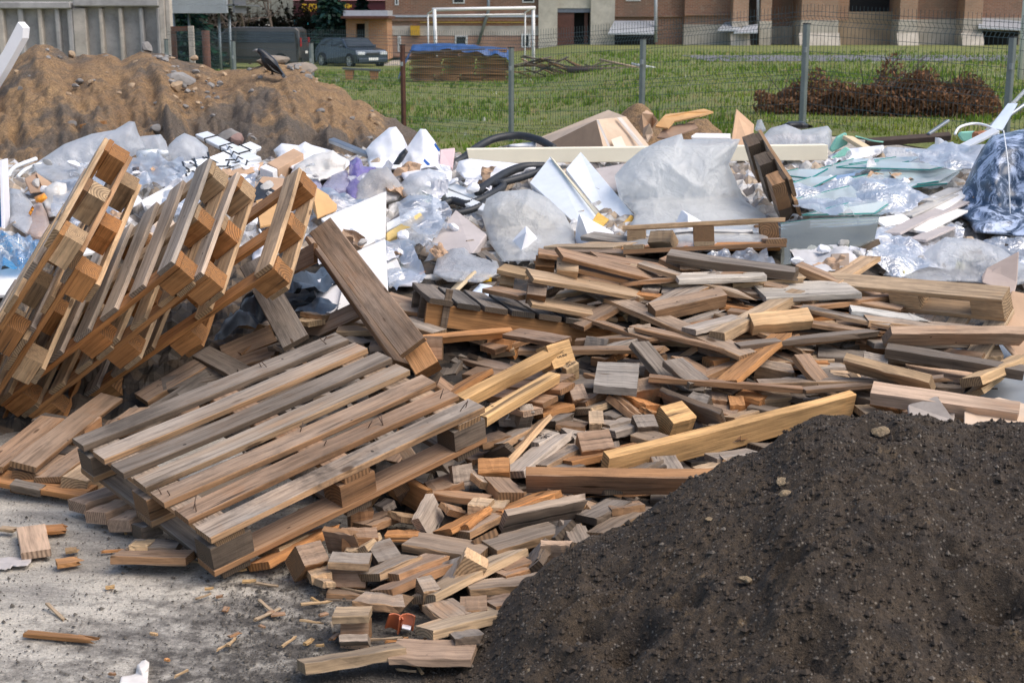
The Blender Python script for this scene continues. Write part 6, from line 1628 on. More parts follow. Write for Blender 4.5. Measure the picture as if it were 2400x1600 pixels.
hose('black_hose', [(1036, 500, 8.55), (1070, 500, 8.55), (1110, 490, 8.6), (1150, 470, 8.7)], .022, HOSE, 'lowest black hose beside the grey pink board', 'hose', 1)
puff('printed_sack', [(1068, 400), (1075, 378), (1100, 372), (1265, 388), (1250, 400), (1160, 425), (1090, 420)], 9.4, .08, BAGW, 'white printed sack lying under the cream foam beam', 'sack', .03, 10)
puff('printed_sack', [(1165, 345), (1200, 338), (1256, 332), (1258, 348)], 10.5, .06, BAGW, 'white sack with blue marks behind the cream foam beam', 'sack', .02, 12)
# cardboard box and foam beam
bx_ = empty('cardboard_box', at(1400, 400, 10.6), 'large brown cardboard box with taped edges behind the cream foam beam', 'box')
P_ = [at(1262, 348, 11.1), at(1398, 281, 10.5), at(1467, 274, 10.8), at(1524, 345, 10.6), at(1290, 420, 10.9), at(1432, 420, 10.2), at(1545, 420, 10.4), at(1262, 330, 11.5), at(1400, 268, 11.2)]
child('side_panel', fixn(mesh([P_[0], P_[1], P_[5], P_[4]] + [p + Vector((.02, .03, -.005)) for p in (P_[0], P_[1], P_[5], P_[4])], [(0, 1, 2, 3), (7, 6, 5, 4), (0, 4, 5, 1), (1, 5, 6, 2), (2, 6, 7, 3), (3, 7, 4, 0)])), CARD, bx_)
child('front_panel', fixn(mesh([P_[1], P_[2], P_[3], P_[6], P_[5]] + [p + Vector((0, .03, 0)) for p in (P_[1], P_[2], P_[3], P_[6], P_[5])], [(0, 1, 2, 3, 4), (9, 8, 7, 6, 5), (0, 5, 6, 1), (1, 6, 7, 2), (2, 7, 8, 3), (3, 8, 9, 4), (4, 9, 5, 0)])), CARDP, bx_)
child('top_panel', fixn(mesh([P_[0], P_[1], P_[2], P_[2] + Vector((-.1, .5, .02)), P_[0] + Vector((-.05, .45, .02))], [(0, 1, 2, 3, 4)])), CARDP, bx_)
slab('tape', [(1398, 282), (1403, 281), (1432, 347), (1426, 347)], [10.46, 10.46, 10.25, 10.25], .003, plain('packing_tape', (.62, .56, .50), .2, .1), None, None, 0, bx_)
slab('tape', [(1446, 276), (1456, 275), (1512, 345), (1500, 345)], [10.66, 10.68, 10.5, 10.5], .003, plain('packing_tape', (.62, .56, .50), .2, .1), None, None, 0, bx_)
slab('paper_label', [(1432, 327), (1456, 319), (1468, 344), (1440, 345)], [10.42, 10.46, 10.42, 10.38], .003, plain('label_paper', (.74, .66, .52), .7, .05), None, None, 0, bx_)
slab('foam_beam', [(1094, 350), (1941, 340), (1940, 376), (1101, 383)], [9.75, 9.9, 9.9, 9.75], .1, FOAMC, 'very long cream foam beam lying level across the rubbish', 'beam', .003)
# coated insulation panels
def inspanel(label, quad, Ys, endq, ye, edgeq, yed):
    t = empty('insulation_panel', at(quad[2][0], quad[2][1], Ys[2]), label, 'panel', 'white insulation panels with yellow cores')
    slab('panel_sheet', quad, Ys, .085, INSW, None, None, .003, t); slab('yellow_core', endq, ye, .02, INSY, None, None, .002, t)
    if edgeq: slab('panel_edge', edgeq, yed, .01, FOAMC, None, None, .002, t)
inspanel('left white coated insulation panel with a broken yellow corner', [(1290, 366), (1241, 428), (1372, 545), (1408, 508)], [9.35, 9.1, 8.35, 8.5], [(1386, 520), (1402, 497), (1428, 514), (1412, 532)], [8.36, 8.42, 8.42, 8.34], [(1290, 366), (1298, 374), (1408, 502), (1402, 508)], [9.3, 9.3, 8.44, 8.44])
inspanel('right white coated insulation panel with a clean yellow end', [(1361, 356), (1326, 396), (1440, 546), (1488, 505)], [9.5, 9.3, 8.5, 8.6], [(1440, 545), (1478, 503), (1493, 515), (1462, 552)], [8.46, 8.52, 8.52, 8.44], None, None)
slab('grey_board', [(1395, 395), (1470, 382), (1500, 420), (1430, 450)], [9.5, 9.6, 9.2, 9.0], .02, PBOARD, 'pinkish board half hidden between panel and large clear sack', 'board')
# sacks
puff('rubble_filling', [(1150, 540), (1160, 490), (1200, 470), (1260, 490), (1300, 530), (1310, 580), (1190, 600)], 8.42, .13, plain('beige_rubble', (.46, .40, .32), .9, .4, 9, .5), 'beige rubble inside the left clear sack', 'rubble', .05, 12)
puff('clear_sack', [(1129, 505), (1140, 466), (1170, 449), (1240, 443), (1286, 465), (1322, 500), (1346, 545), (1350, 590), (1300, 608), (1180, 614), (1148, 570)], 8.3, .26, FILMD, 'bulging clear rubble sack left of the insulation panels', 'sack', .045, 6, .35, 5)
puff('rubble_filling', [(1480, 560), (1490, 460), (1530, 400), (1620, 390), (1700, 470), (1760, 520), (1770, 570)], 8.85, .14, plain('pale_filling', (.60, .58, .54), .9, .3, 7, .4), 'pale crumpled filling inside the large clear sack', 'rubble', .06, 8)
puff('clear_sack', [(1440, 412), (1470, 378), (1505, 350), (1545, 330), (1598, 313), (1602, 327), (1736, 326), (1708, 385), (1728, 430), (1748, 472), (1795, 505), (1800, 560), (1760, 585), (1640, 590), (1500, 590), (1452, 568), (1490, 505), (1450, 462)], 8.75, .30, FILMD, 'very large clear plastic sack filling the middle of the rubbish', 'sack', .055, 5, .35, 5)
drape('plastic_sheet', [(1560, 625), (1640, 600), (1790, 590), (1830, 640), (1700, 660), (1590, 650)], FILMG, 'grey plastic sheet creased under the upturned pallet', 'plastic sheet', .06, .06)
# foam wedges
ridge('foam_block', (1188, 575), (1234, 542), (1268, 566), (1256, 640), (1208, 640), (1174, 640), 7.75, EPS, 'white wedge shaped foam block left of the flat pallets', 'foam block')
ridge('foam_block', (1350, 535), (1363, 512), (1440, 545), (1430, 590), (1392, 590), (1344, 590), 7.95, EPS, 'white foam block behind the lichen covered board', 'foam block')
ridge('foam_block', (1560, 570), (1612, 503), (1664, 530), (1672, 590), (1616, 590), (1566, 590), 7.9, EPS, 'white foam block behind the block of the upturned pallet', 'foam block')
slab('plaster_board', [(1068, 490), (1141, 548), (1108, 594), (998, 582)], [8.75, 8.35, 8.0, 8.15], .06, PBOARD, 'grey pink plaster slab leaning left of the clear rubble sack', 'slab', .006)
slab('white_board', [(905, 448), (903, 553), (826, 590), (752, 512)], [8.7, 8.05, 7.9, 8.35], .018, WBOARD, 'white board with sharp upper corner behind the open frame, upper half', 'board', .003)
slab('white_board', [(903, 559), (910, 696), (786, 745), (818, 596)], [8.0, 7.35, 7.2, 7.85], .018, WBOARD, 'white board below the brown crack behind the open frame', 'board', .003)
slab('white_board', [(730, 660), (790, 640), (830, 700), (760, 740)], [7.6, 7.7, 7.4, 7.2], .02, CLOTHW, 'white board piece seen through the open pallet frame', 'board', .003)
cd_ = slab('printed_card', [(903, 600), (922, 587), (948, 648), (912, 672)], [7.72, 7.75, 7.45, 7.35], .012, WBOARD, 'white card with green lettered strip beside the white board', 'card', .002)
gs = slab('green_strip', [(914, 594), (923, 588), (946, 640), (936, 646)], [7.71, 7.72, 7.43, 7.42], .004, TEALP, None, None, 0, cd_)
a_, b_ = at(919, 592, 7.68), at(941, 643, 7.40); xx = (a_ - b_).normalized(); vw = ((a_ + b_) / 2 - Vector((0, 0, CH))).normalized(); nn = (-vw - xx * (-vw).dot(xx)).normalized()
child('card_lettering', text_mesh('CYLINDRE', .034, frame((a_ + b_) / 2, xx, nn.cross(xx), nn), .0005), plain('white_letters', (.85, .85, .85), .6, .02), gs)
strip('white_profile', (1046, 430, 1160, 476), 18, .05, PVC, 'upper of two white window profiles over the black hoses', 'profile', (9.0, 8.7), w=.06)
strip('white_profile', (1040, 450, 1150, 492), 18, .05, PVC, 'lower of two white window profiles over the black hoses', 'profile', (8.85, 8.55), w=.06)
strip('white_profile', (1024, 464, 1026, 516), 22, .04, PVC, 'short upright white profile below the green wrapper', 'profile', (8.75, 8.45), w=.06)
slab('yellow_foam', [(905, 545), (985, 496), (997, 512), (905, 566)], [8.3, 8.5, 8.45, 8.25], .05, FOAMY, 'broken yellow foam slab right of the white board', 'foam block', .006)
slab('coated_sheet', [(905, 522), (990, 478), (1000, 492), (905, 543)], [8.45, 8.65, 8.6, 8.4], .03, PVC, 'white faced panel on the yellow foam slab', 'panel')
strip('peeling_panel', (908, 478, 968, 455), 16, .03, plain('peeling_paint', (.40, .41, .41), .8, .5, 22, .3, .6, (.8, .8, .78)), 'grey panel with peeling white paint below the white bags', 'panel', (8.8, 8.95))
drape('plastic_sheet', [(930, 560), (985, 520), (1035, 515), (1060, 530), (1010, 570), (940, 590)], FILMG, 'bluish clear film right of the yellow foam', 'plastic sheet', .05, .05)
strip('grey_profile', (938, 580, 1010, 556), 14, .04, STEEL, 'grey metal profile with foam core under the plaster slab', 'profile', (8.05, 8.2))
puff('white_bag', [(1015, 640), (1025, 605), (1060, 582), (1088, 580), (1110, 596), (1165, 612), (1175, 640), (1130, 662), (1050, 660)], 7.75, .12, FILMW, 'crumpled white bag under the bent black cable', 'bag', .05, 12)
hose('black_cable', [(1016, 640, 7.6), (1050, 616, 7.7), (1090, 600, 7.75), (1126, 597, 7.75), (1150, 612, 7.65), (1160, 645, 7.45)], .008, HOSE, 'bent black cable arching over the crumpled white bag', 'cable')
hose('orange_cable', [(984, 643, 7.55), (1010, 636, 7.6), (1045, 634, 7.6), (1085, 640, 7.55)], .008, ORANGEP, 'thin orange cable behind the beige foam block', 'cable')
prismbox('beige_block', [(960, 648), (1066, 636), (1074, 642), (962, 656)], [7.5, 7.5, 7.4, 7.4], .12, GREYP, 'flat beige grey block standing behind the dark slatted pallet', 'block')
ridge('foam_block', (905, 680), (925, 668), (958, 672), (955, 705), (925, 712), (903, 704), 7.25, EPS, 'dirty white foam chunk left of the beige block', 'foam block', .08)
puff('paper_bag', [(1100, 690), (1125, 664), (1150, 668), (1190, 690), (1185, 708), (1110, 704)], 7.15, .05, plain('printed_paper', (.72, .78, .84), .6, .25, 18, .1, .3, (.2, .5, .75)), 'white paper packet with pale blue print behind the dark slatted pallet', 'packet', .02, 16)
puff('yellow_cup', [(1112, 655), (1132, 646), (1154, 645), (1152, 660), (1122, 662)], 7.3, .04, plain('yellow_plastic', (.80, .48, .02), .4, .1), 'crushed bright yellow cup above the blue printed packet', 'cup', .015, 18)
for e_, lb in (((1000, 590, 1012, 612), 'left of two pale cardboard discs'), ((1018, 592, 1026, 614), 'right of two pale cardboard discs')):
    c = at((e_[0] + e_[2]) / 2, (e_[1] + e_[3]) / 2, 7.85); m = MB(); m.tube([c, c + Vector((.012, .03, .01))], .055, 20); put('cardboard_disc', m.me(), CARDP, lb + ' above the orange cable', 'disc')
strip('broken_lath', (1048, 690, 1098, 642), 9, .02, plain('pale_lath', (.66, .52, .33), .8), 'pale splintered lath leaning on the beige block', 'lath', (7.1, 7.35))
puff('white_paper', [(935, 655), (960, 632), (990, 645), (975, 672), (925, 672)], 7.6, .05, CLOTHW, 'white crumpled paper left of the beige block', 'paper', .03, 14)
# dark blue sheeting behind the frames
drape('dark_sheet', [(668, 690), (700, 655), (770, 625), (812, 655), (760, 690), (700, 705)], DKBLUE, 'dark blue plastic sheeting seen through the open pallet frame', 'plastic sheet', .06, .09, 6)
drape('dark_sheet', [(495, 800), (520, 760), (570, 715), (615, 690), (650, 745), (600, 780), (540, 800)], DKBLUE, 'shiny dark blue sheeting between leaning pallets and open frame', 'plastic sheet', .10, .09, 6)
drape('dark_sheet', [(690, 730), (740, 700), (800, 715), (750, 745)], DKBLUE, 'blue grey sheet corner pointing right under the open pallet frame', 'plastic sheet', .06, .05, 8)
# far left
bxl = empty('printed_box', at(-5, 565, 8.2), 'tall carton printed blue and beige at the left picture edge', 'box')
slab('carton_front', [(-60, 395), (18, 372), (24, 468), (-60, 480)], [8.3, 8.5, 8.4, 8.2], .12, CARDP, None, None, .004, bxl); slab('blue_front', [(-60, 478), (16, 462), (22, 560), (-60, 566)], [8.17, 8.36, 8.2, 8.05], .12, plain('blue_carton', (.05, .22, .52), .5, .1), None, None, .004, bxl); slab('carton_edge', [(6, 375), (19, 371), (26, 560), (12, 560)], [8.4, 8.5, 8.22, 8.1], .02, plain('pale_edge', (.74, .73, .76), .6, .1), None, None, .002, bxl)
slab('red_stamp', [(9, 440), (15, 438), (15.5, 452), (9.5, 453)], [8.37, 8.4, 8.37, 8.34], .003, REDP, None, None, 0, bxl)
for i, q in enumerate([(20, 412, 35, 392, 85, 372), (42, 414, 60, 398, 95, 384), (30, 422, 60, 416, 95, 388), (18, 420, 50, 424, 90, 420), (18, 428, 50, 432, 80, 436)]):
    hose('white_band', [(q[0], q[1], 9.4), (q[2], q[3], 9.6), (q[4], q[5], 9.8)], .014, PVC, ['topmost curved white plastic band at far left', 'second curved white plastic band at far left', 'third curved white plastic band at far left', 'level white plastic band at far left, upper', 'level white plastic band at far left, lower'][i], 'plastic band', 0, 'white plastic bands at far left', 6)
slab('cardboard_sheet', [(58, 418), (85, 404), (105, 448), (72, 452)], [9.1, 9.3, 9.1, 8.9], .01, CARDD, 'folded dark brown cardboard left of the large clear sheet', 'cardboard'); slab('cardboard_sheet', [(85, 404), (96, 412), (150, 448), (104, 450)], [9.25, 9.3, 9.1, 9.05], .01, CARD, 'pale folded cardboard flap left of the large clear sheet', 'cardboard')
puff('clear_bag', [(20, 440), (50, 445), (78, 480), (80, 520), (62, 550), (24, 525)], 8.7, .12, FILMW, 'milky clear bag beside the blue printed carton', 'bag', .04, 9)
ob = puff('orange_bag', [(64, 548), (66, 505), (80, 478), (98, 476), (110, 500), (118, 535), (105, 560), (85, 558)], 8.35, .10, PINKB, 'white and orange carrier bag at the left edge', 'bag', .04, 12)
puff('orange_print', [(80, 462), (104, 452), (112, 464), (98, 476), (84, 474)], 8.32, .04, ORANGEP, None, None, .02, 16, par=ob)
puff('orange_print', [(66, 500), (76, 482), (80, 488), (72, 506)], 8.26, .02, ORANGEP, None, None, .01, 16, par=ob)
puff('white_bag', [(100, 470), (105, 440), (130, 425), (155, 430), (160, 460), (140, 505), (115, 510)], 8.6, .10, BAGD, 'grey white bag with dark folds right of the orange bag', 'bag', .05, 13)
drape('blue_film', [(-30, 585), (10, 562), (60, 558), (112, 568), (105, 602), (60, 626), (-30, 622)], BLUEF, 'bright blue plastic film at the left edge', 'plastic sheet', .08, .10, 8, 6)
prismbox('cardboard_box', [(18, 580), (30, 574), (108, 570), (100, 584)], [7.8, 7.9, 7.95, 7.8], .055, CARDO, 'flat light brown carton lying on the blue film')
slab('white_board', [(-40, 640), (60, 620), (110, 640), (20, 690), (-40, 690)], [7.5, 7.6, 7.5, 7.2, 7.2], .02, WBOARD, 'white board lying below the blue film at the left edge', 'board'); strip('cardboard_edge', (-10, 668, 50, 650), 14, .03, CARDO, 'light brown carton edge below the blue film', 'cardboard', (7.3, 7.4))
# between the leaning pallets
for q, Ys, mt, lb in (([(330, 470), (400, 432), (420, 452), (345, 500)], None, WBOARD, 'white board lying under the clipped strips'), ([(240, 455), (300, 430), (335, 470), (270, 500)], None, EPS, 'white foam sheet left of the clipped strips'), ([(250, 560), (400, 505), (420, 540), (300, 590)], None, CARDP, 'pale cardboard sheet behind the leaning pallets'),
                     ([(420, 470), (470, 455), (480, 500), (430, 520)], None, PVC, 'white sheet standing behind the third leaning pallet'), ([(300, 610), (380, 580), (400, 640), (320, 660)], None, CARDP, 'pale cardboard between second and third leaning pallets'), ([(540, 430), (600, 425), (580, 470), (520, 460)], None, CARDP, 'pale cardboard flap behind the fourth leaning pallet'),
                     ([(150, 560), (210, 540), (225, 590), (170, 600)], None, WBOARD, 'white board seen through the leftmost leaning pallet'), ([(600, 470), (650, 455), (660, 520), (610, 530)], None, CARDO, 'orange brown cardboard behind the rightmost leaning pallet')):
    slab('board_sheet' if mt in (WBOARD, PVC) else 'foam_sheet' if mt is EPS else 'cardboard_sheet', q, Ys, .015, mt, lb, 'board' if mt in (WBOARD, PVC) else 'foam' if mt is EPS else 'cardboard', .002)
slab('cardboard_sheet', [(596, 440), (615, 413), (690, 420), (680, 455)], [8.9, 9.2, 9.2, 8.9], .01, CARD, 'back flap of the open black lined carton', 'cardboard'); slab('black_lining', [(580, 468), (608, 424), (660, 455), (642, 478)], [8.6, 8.9, 8.7, 8.5], .02, BLACKP, 'black plastic lining in the open carton', 'plastic lining'); slab('cardboard_sheet', [(585, 478), (628, 464), (640, 480), (600, 498)], [8.5, 8.6, 8.5, 8.4], .01, CARDD, 'dark front flap of the open black lined carton', 'cardboard')
slab('cardboard_sheet', [(712, 430), (730, 432), (812, 482), (745, 512), (738, 470)], [8.6, 8.65, 8.6, 8.3, 8.4], .012, CARDO, 'shiny orange brown carton with black print right of the leaning pallets', 'cardboard')
puff('paper_rags', [(380, 440), (420, 415), (460, 440), (500, 430), (480, 470), (420, 480)], 8.9, .06, CLOTHW, 'white paper rags between clipped strips and leaning pallets', 'paper', .05, 14); puff('patterned_rag', [(290, 432), (310, 410), (340, 420), (345, 440), (310, 448)], 9.0, .05, plain('spotted_rag', (.55, .57, .62), .8, .3, 30, .2, .6, (.05, .06, .1)), 'grey rag with dark spots behind the leftmost leaning pallet', 'rag', .03, 16)
puff('dark_rag', [(296, 412), (312, 392), (326, 390), (328, 408), (310, 424)], 9.2, .04, plain('dark_rag', (.09, .09, .10), .8, .5, 20, .2, .3, (.5, .2, .1)), 'dark crumpled rag above the spotted rag', 'rag', .03, 16)
puff('white_rags', [(590, 600), (610, 560), (650, 590), (640, 640), (600, 650)], 7.6, .08, CLOTHW, 'white crumpled rags between rightmost leaning pallet and open frame', 'rags', .05, 14)
hose('white_rope', [(608, 538, 7.8), (614, 550, 7.75), (618, 562, 7.7), (622, 580, 7.6)], .006, PVC, 'thin white twisted rope hanging in the open frame', 'rope', 0, None, 5)
# right of the big sack
slab('cardboard_sheet', [(1711, 352), (1726, 255), (1768, 292), (1763, 356)], [10.6, 10.8, 10.8, 10.6], .01, plain('tan_cardboard', (.62, .40, .25), .85, .15, 4, .1, .15, (.3, .2, .12)), 'pointed brown cardboard sheet standing upright behind the large sack', 'cardboard')
for q, Ys, mt, lb in (([(1498, 290), (1504, 266), (1516, 258), (1532, 268), (1540, 284), (1528, 300), (1532, 322), (1512, 330)], [11.6, 11.5, 11.7, 11.6, 11.5, 11.65, 11.5, 11.55], CARD, 'torn brown cardboard standing right of the large cardboard box'), ([(1536, 296), (1552, 276), (1560, 268), (1612, 262), (1650, 255), (1672, 262), (1640, 272), (1580, 284), (1566, 300)], [11.6, 11.7, 11.8, 11.75, 11.85, 11.8, 11.6, 11.6, 11.5], CARDO, 'long strip of torn packing card lying on the soil heap'),
                     ([(1540, 322), (1556, 300), (1590, 292), (1628, 288), (1636, 300), (1600, 312), (1572, 325)], [11.5, 11.6, 11.7, 11.65, 11.6, 11.5, 11.4], CARDD, 'dark brown torn card under the long torn strip'), ([(1508, 300), (1522, 290), (1530, 312), (1518, 334), (1506, 326)], [11.35, 11.3, 11.35, 11.3, 11.35], CARDP, 'pale torn card flap hanging in front of the torn brown cardboard')):
    slab('torn_cardboard', q, Ys, .012, mt, lb, 'cardboard', 0)
slab('white_board', [(1620, 318), (1630, 312), (1712, 313), (1712, 324), (1625, 324)], [10.9, 11.1, 11.1, 10.9, 10.9], .02, WBOARD, 'narrow white board left of the upright cardboard', 'board')
puff('wrapped_box', [(1764, 352), (1782, 325), (1806, 300), (1842, 291), (1878, 305), (1940, 295), (1950, 308), (1948, 350), (1900, 356), (1820, 356)], 10.7, .14, FILM, 'cardboard box wrapped in clear film behind the cream beam', 'wrapped box', .04, 7); prismbox('cardboard_box', [(1810, 320), (1840, 312), (1900, 318), (1880, 326)], [10.9, 11.0, 11.0, 10.9], .2, CARDP, 'pale cardboard box inside the clear film')
puff('black_tray', [(1812, 300), (1850, 285), (1880, 284), (1908, 298), (1880, 303)], 11.1, .06, BLACKP, 'black plastic tray behind the film wrapped box', 'tray', .02, 10); puff('clear_bottle', [(1768, 305), (1775, 282), (1785, 280), (1796, 305), (1785, 312)], 11.2, .05, FILMG, 'crushed clear bluish bottle right of the upright cardboard', 'bottle', .02, 16)
for q, y_, lb in (([(1946, 350), (1962, 322), (1984, 311), (1988, 338), (1950, 358)], 10.6, 'larger mint green foam piece right of the film wrapped box'), ([(1950, 372), (1985, 345), (1994, 352), (1990, 364)], 10.3, 'lower mint green foam strip right of the film wrapped box'), ([(2248, 318), (2254, 310), (2288, 308), (2292, 328), (2258, 332)], 10.9, 'mint green foam square near the marbled bundle')): slab('mint_foam', q, y_, .05, MINT, lb, 'foam', .006)
r = random.Random(15)
# glass stack
GS = [([(1812, 408), (1870, 396), (1940, 396), (1900, 418)], 'small teal framed glass pane left end of the glass heap'), ([(1840, 420), (2000, 372), (2160, 366), (2080, 404), (1930, 440)], 'broad teal glass sheet on top of the glass heap'), ([(1960, 392), (2060, 378), (2240, 384), (2180, 398)], 'teal glass sheet right of the broad top sheet'), ([(1900, 440), (2060, 402), (2260, 392), (2200, 425), (2030, 448)], 'teal glass sheet below the white foil'), ([(1850, 470), (1990, 436), (2150, 430), (2080, 466), (1930, 492)], 'long teal glass sheet in the middle of the glass heap'),
      ([(2040, 420), (2140, 408), (2250, 402), (2220, 430), (2120, 440)], 'teal glass sheet near the marbled bundle'), ([(1880, 504), (2010, 470), (2100, 466), (2050, 500)], 'lowest teal glass sheet in shadow'), ([(1990, 385), (2100, 368), (2130, 378), (2040, 394)], 'narrow glass strip behind the white foil'), ([(1820, 440), (1900, 415), (1960, 412), (1880, 452)], 'glass strip beside the dark tipped pallet')]
for q, lb in GS:
    lf = r.uniform(.05, .11); t = empty('glass_sheet', surf(*q[0], lf), lb, 'glass sheet', 'broken glass sheets'); Ys = [surf(x, y, lf).y for x, y in q]; mY = sum(Ys) / len(Ys); Ys = [mY + (y - mY) * .75 for y in Ys]
    slab('pane', q, Ys, .008, GLAZ, None, None, 0, t)
    P2 = [at(x, y, yy) for (x, y), yy in zip(q, Ys)]; m = MB(); k = len(P2)
    for i in range(k):
        if at(0, 0, 1) is not None and (i in (k - 1, k - 2) or i == 0): m.tube([P2[i], P2[(i + 1) % k]], .005, 4)
    child('glass_edge', m.me(), GLAZE, t)
gpn = slab('glass_sheet', [(1830, 524), (1900, 514), (2062, 506), (2050, 560), (1960, 600), (1830, 622)], [8.3, 8.35, 8.4, 8.15, 7.95, 7.8], .008, GLAZP, 'dirty standing glass pane right of the upturned pallet', 'glass sheet', 0)
m = MB(); m.tube([at(1830, 524, 8.29), at(1900, 514, 8.34), at(2062, 506, 8.39)], .005, 5); child('glass_edge', m.me(), GLAZE, gpn)
puff('white_foil', [(2070, 352), (2080, 344), (2190, 350), (2192, 322), (2205, 324), (2270, 372), (2262, 380), (2200, 378), (2100, 392), (2080, 382)], 10.1, .05, FILMW, 'white foil sheet with raised corner on the glass heap', 'plastic sheet', .03, 9); puff('white_foil', [(1858, 478), (1930, 448), (1985, 432), (2060, 414), (2066, 396), (2050, 430), (2140, 440), (2150, 465), (2070, 478), (2010, 452), (1950, 470), (1895, 492)], 9.1, .05, FILMW, 'long translucent white sheet draped over the lower glass', 'plastic sheet', .03, 8)
puff('white_foil', [(1845, 432), (1900, 395), (1920, 410), (1945, 428), (1930, 440)], 9.4, .05, FILMW, 'crumpled white foil left end of the glass heap', 'plastic sheet', .03, 12); puff('white_foil', [(2000, 425), (2060, 412), (2150, 455), (2160, 470), (2060, 482), (2020, 460)], 8.95, .05, FILMW, 'smooth pale sheet hanging over dark glass', 'plastic sheet', .02, 6)
puff('white_foil', [(1930, 372), (1975, 350), (2070, 340), (2075, 358), (1990, 378)], 10.3, .05, BAGW, 'white foil scrap behind the top glass sheet', 'plastic sheet', .03, 12)
strip('dark_beam', (2030, 328, 2228, 313), 9, .05, TW if False else plain('dark_timber', (.075, .052, .04), .9, .3, 8, .3), 'long dark timber lying behind the glass heap', 'beam', (11.0, 11.0), w=.06)
strip('pale_lath', (1988, 318, 2034, 345), 9, .03, plain('pale_lath', (.66, .52, .33), .8), 'pale lath right of the mint foam', 'lath', (10.6, 10.4)); hose('green_strap', [(2005, 320, 10.7), (2015, 322, 10.7), (2045, 330, 10.6), (2070, 333, 10.6)], .006, MINT, 'thin green strap lying over the pale lath', 'strap', 0, None, 5)
hose('dark_rod', [(1987, 460, 8.8), (1996, 485, 8.7), (2010, 510, 8.55), (2045, 532, 8.35)], .014, STEEL, 'bent dark steel rod in front of the dark glass', 'rod', 0, None, 8)
mb_ = puff('marbled_bundle', [(2240, 470), (2262, 430), (2282, 385), (2300, 350), (2325, 318), (2400, 302), (2480, 300), (2490, 552), (2400, 555), (2320, 548), (2285, 545), (2270, 520), (2238, 500), (2246, 486)], 8.7, .34, MARB, 'big bundle wrapped in blue and white marbled plastic at the right edge', 'bundle', .06, 5, .3, 8)
m = MB(); m.tube(spline([at(2352, 306, 8.6), at(2362, 380, 8.42), at(2366, 450, 8.33), at(2368, 550, 8.33)]), .0035, 5); child('tied_cord', m.me(), PVC, mb_)
puff('white_cloth', [(1985, 585), (2010, 560), (2050, 535), (2090, 520), (2150, 522), (2200, 540), (2228, 570), (2215, 610), (2140, 628), (2080, 600), (2050, 612)], 8.15, .13, CLOTHW, 'heap of crumpled white cloth above the black bucket', 'cloth', .07, 8, .5); puff('white_paper', [(1862, 618), (1900, 590), (1960, 570), (1985, 556), (1995, 578), (2060, 590), (1990, 600), (1900, 632)], 7.95, .05, CLOTHW, 'white paper sheet with raised tip left of the black bucket', 'paper', .03, 12)
puff('clear_film_sheet', [(2070, 645), (2090, 615), (2160, 595), (2215, 555), (2290, 560), (2345, 580), (2400, 620), (2430, 660), (2380, 668), (2250, 660), (2150, 660)], 7.45, .14, FILM, 'clear film sheet spread behind the right pallet', 'plastic sheet', .05, 7, .5)
for q, lb in (([(2110, 632), (2150, 618), (2200, 630), (2140, 642)], 'left yellow foam strip under the clear film'), ([(2230, 610), (2290, 618), (2330, 640), (2260, 636)], 'right yellow foam strip under the clear film'), ([(2150, 585), (2190, 575), (2230, 580), (2200, 592)], 'upper yellow foam strip under the clear film')): slab('yellow_foam', [((x_ + q[0][0] * 2) / 3, (y_ + q[0][1] * 2) / 3) for x_, y_ in q], [surfY(*p_) + .03 for p_ in q], .03, plain('pale_yellow_foam', (.74, .68, .40), .9, .1, 10, .2), lb, 'foam', .004)
drape('grey_sheet', [(2230, 560), (2320, 560), (2420, 560), (2420, 640), (2340, 620)], FILMG, 'grey plastic sheet under the marbled bundle', 'plastic sheet', .03, .04)
# bucket
bc = at(1985, 642, 7.75); bk_ = empty('black_bucket', bc - Vector((0, 0, .16)), 'black plastic bucket with white paint on its rim', 'bucket')
axv = Vector((.12, -.38, .92)).normalized(); u1 = axv.orthogonal().normalized(); u2 = axv.cross(u1); v = []; f = []; pr = [(.10, -.24), (.135, -.24), (.168, 0), (.175, .012), (.160, .012), (.125, -.225), (.10, -.225)]; N = 32
for k in range(N):
    a = 6.28318 * k / N
    for rr, h in pr: v.append(bc + (u1 * math.cos(a) + u2 * math.sin(a)) * rr + axv * h)
for k in range(N):
    for j in range(6): f.append((k * 7 + j, k * 7 + j + 1, ((k + 1) % N) * 7 + j + 1, ((k + 1) % N) * 7 + j))
f.append(tuple(k * 7 for k in range(N))); f.append(tuple(k * 7 + 6 for k in range(N - 1, -1, -1)))
child('bucket_body', fixn(MB().add(v, f, False).me()), BLACKP, bk_); m = MB(); m.tube([bc + (u1 * math.cos(6.28318 * k / 32) + u2 * math.sin(6.28318 * k / 32)) * .172 + axv * .010 for k in range(14, 30)], .008, 6); child('paint_rim', m.me(), PVC, bk_)
slab('cardboard_box', [(1948, 594), (1990, 592), (1992, 642), (1948, 642)], [7.55, 7.55, 7.45, 7.45], .05, plain('grey_brown_card', (.36, .28, .22), .85), 'upright grey brown carton piece standing in the black bucket', 'cardboard', .003)
slab('cardboard_sheet', [(2300, 648), (2312, 628), (2388, 588), (2384, 660), (2376, 690), (2302, 660)], [7.4, 7.5, 7.55, 7.3, 7.2, 7.3], .012, plain('worn_card', (.42, .33, .28), .7, .2, 4, .1), 'curved grey brown cardboard behind the right pallet', 'cardboard'); slab('cardboard_sheet', [(2345, 770), (2372, 680), (2420, 690), (2420, 880), (2340, 790)], [7.0, 7.2, 7.2, 6.8, 6.9], .012, CARD, 'brown cardboard sheet right of the right pallet', 'cardboard')
m = MB(); c = at(2400, 730, 7.2); m.tube([c, c + Vector((.05, .12, -.16))], .075, 18); put('plastic_tube', m.me(), PVC, 'white tub with brown rim cut by the right picture edge', 'tub')
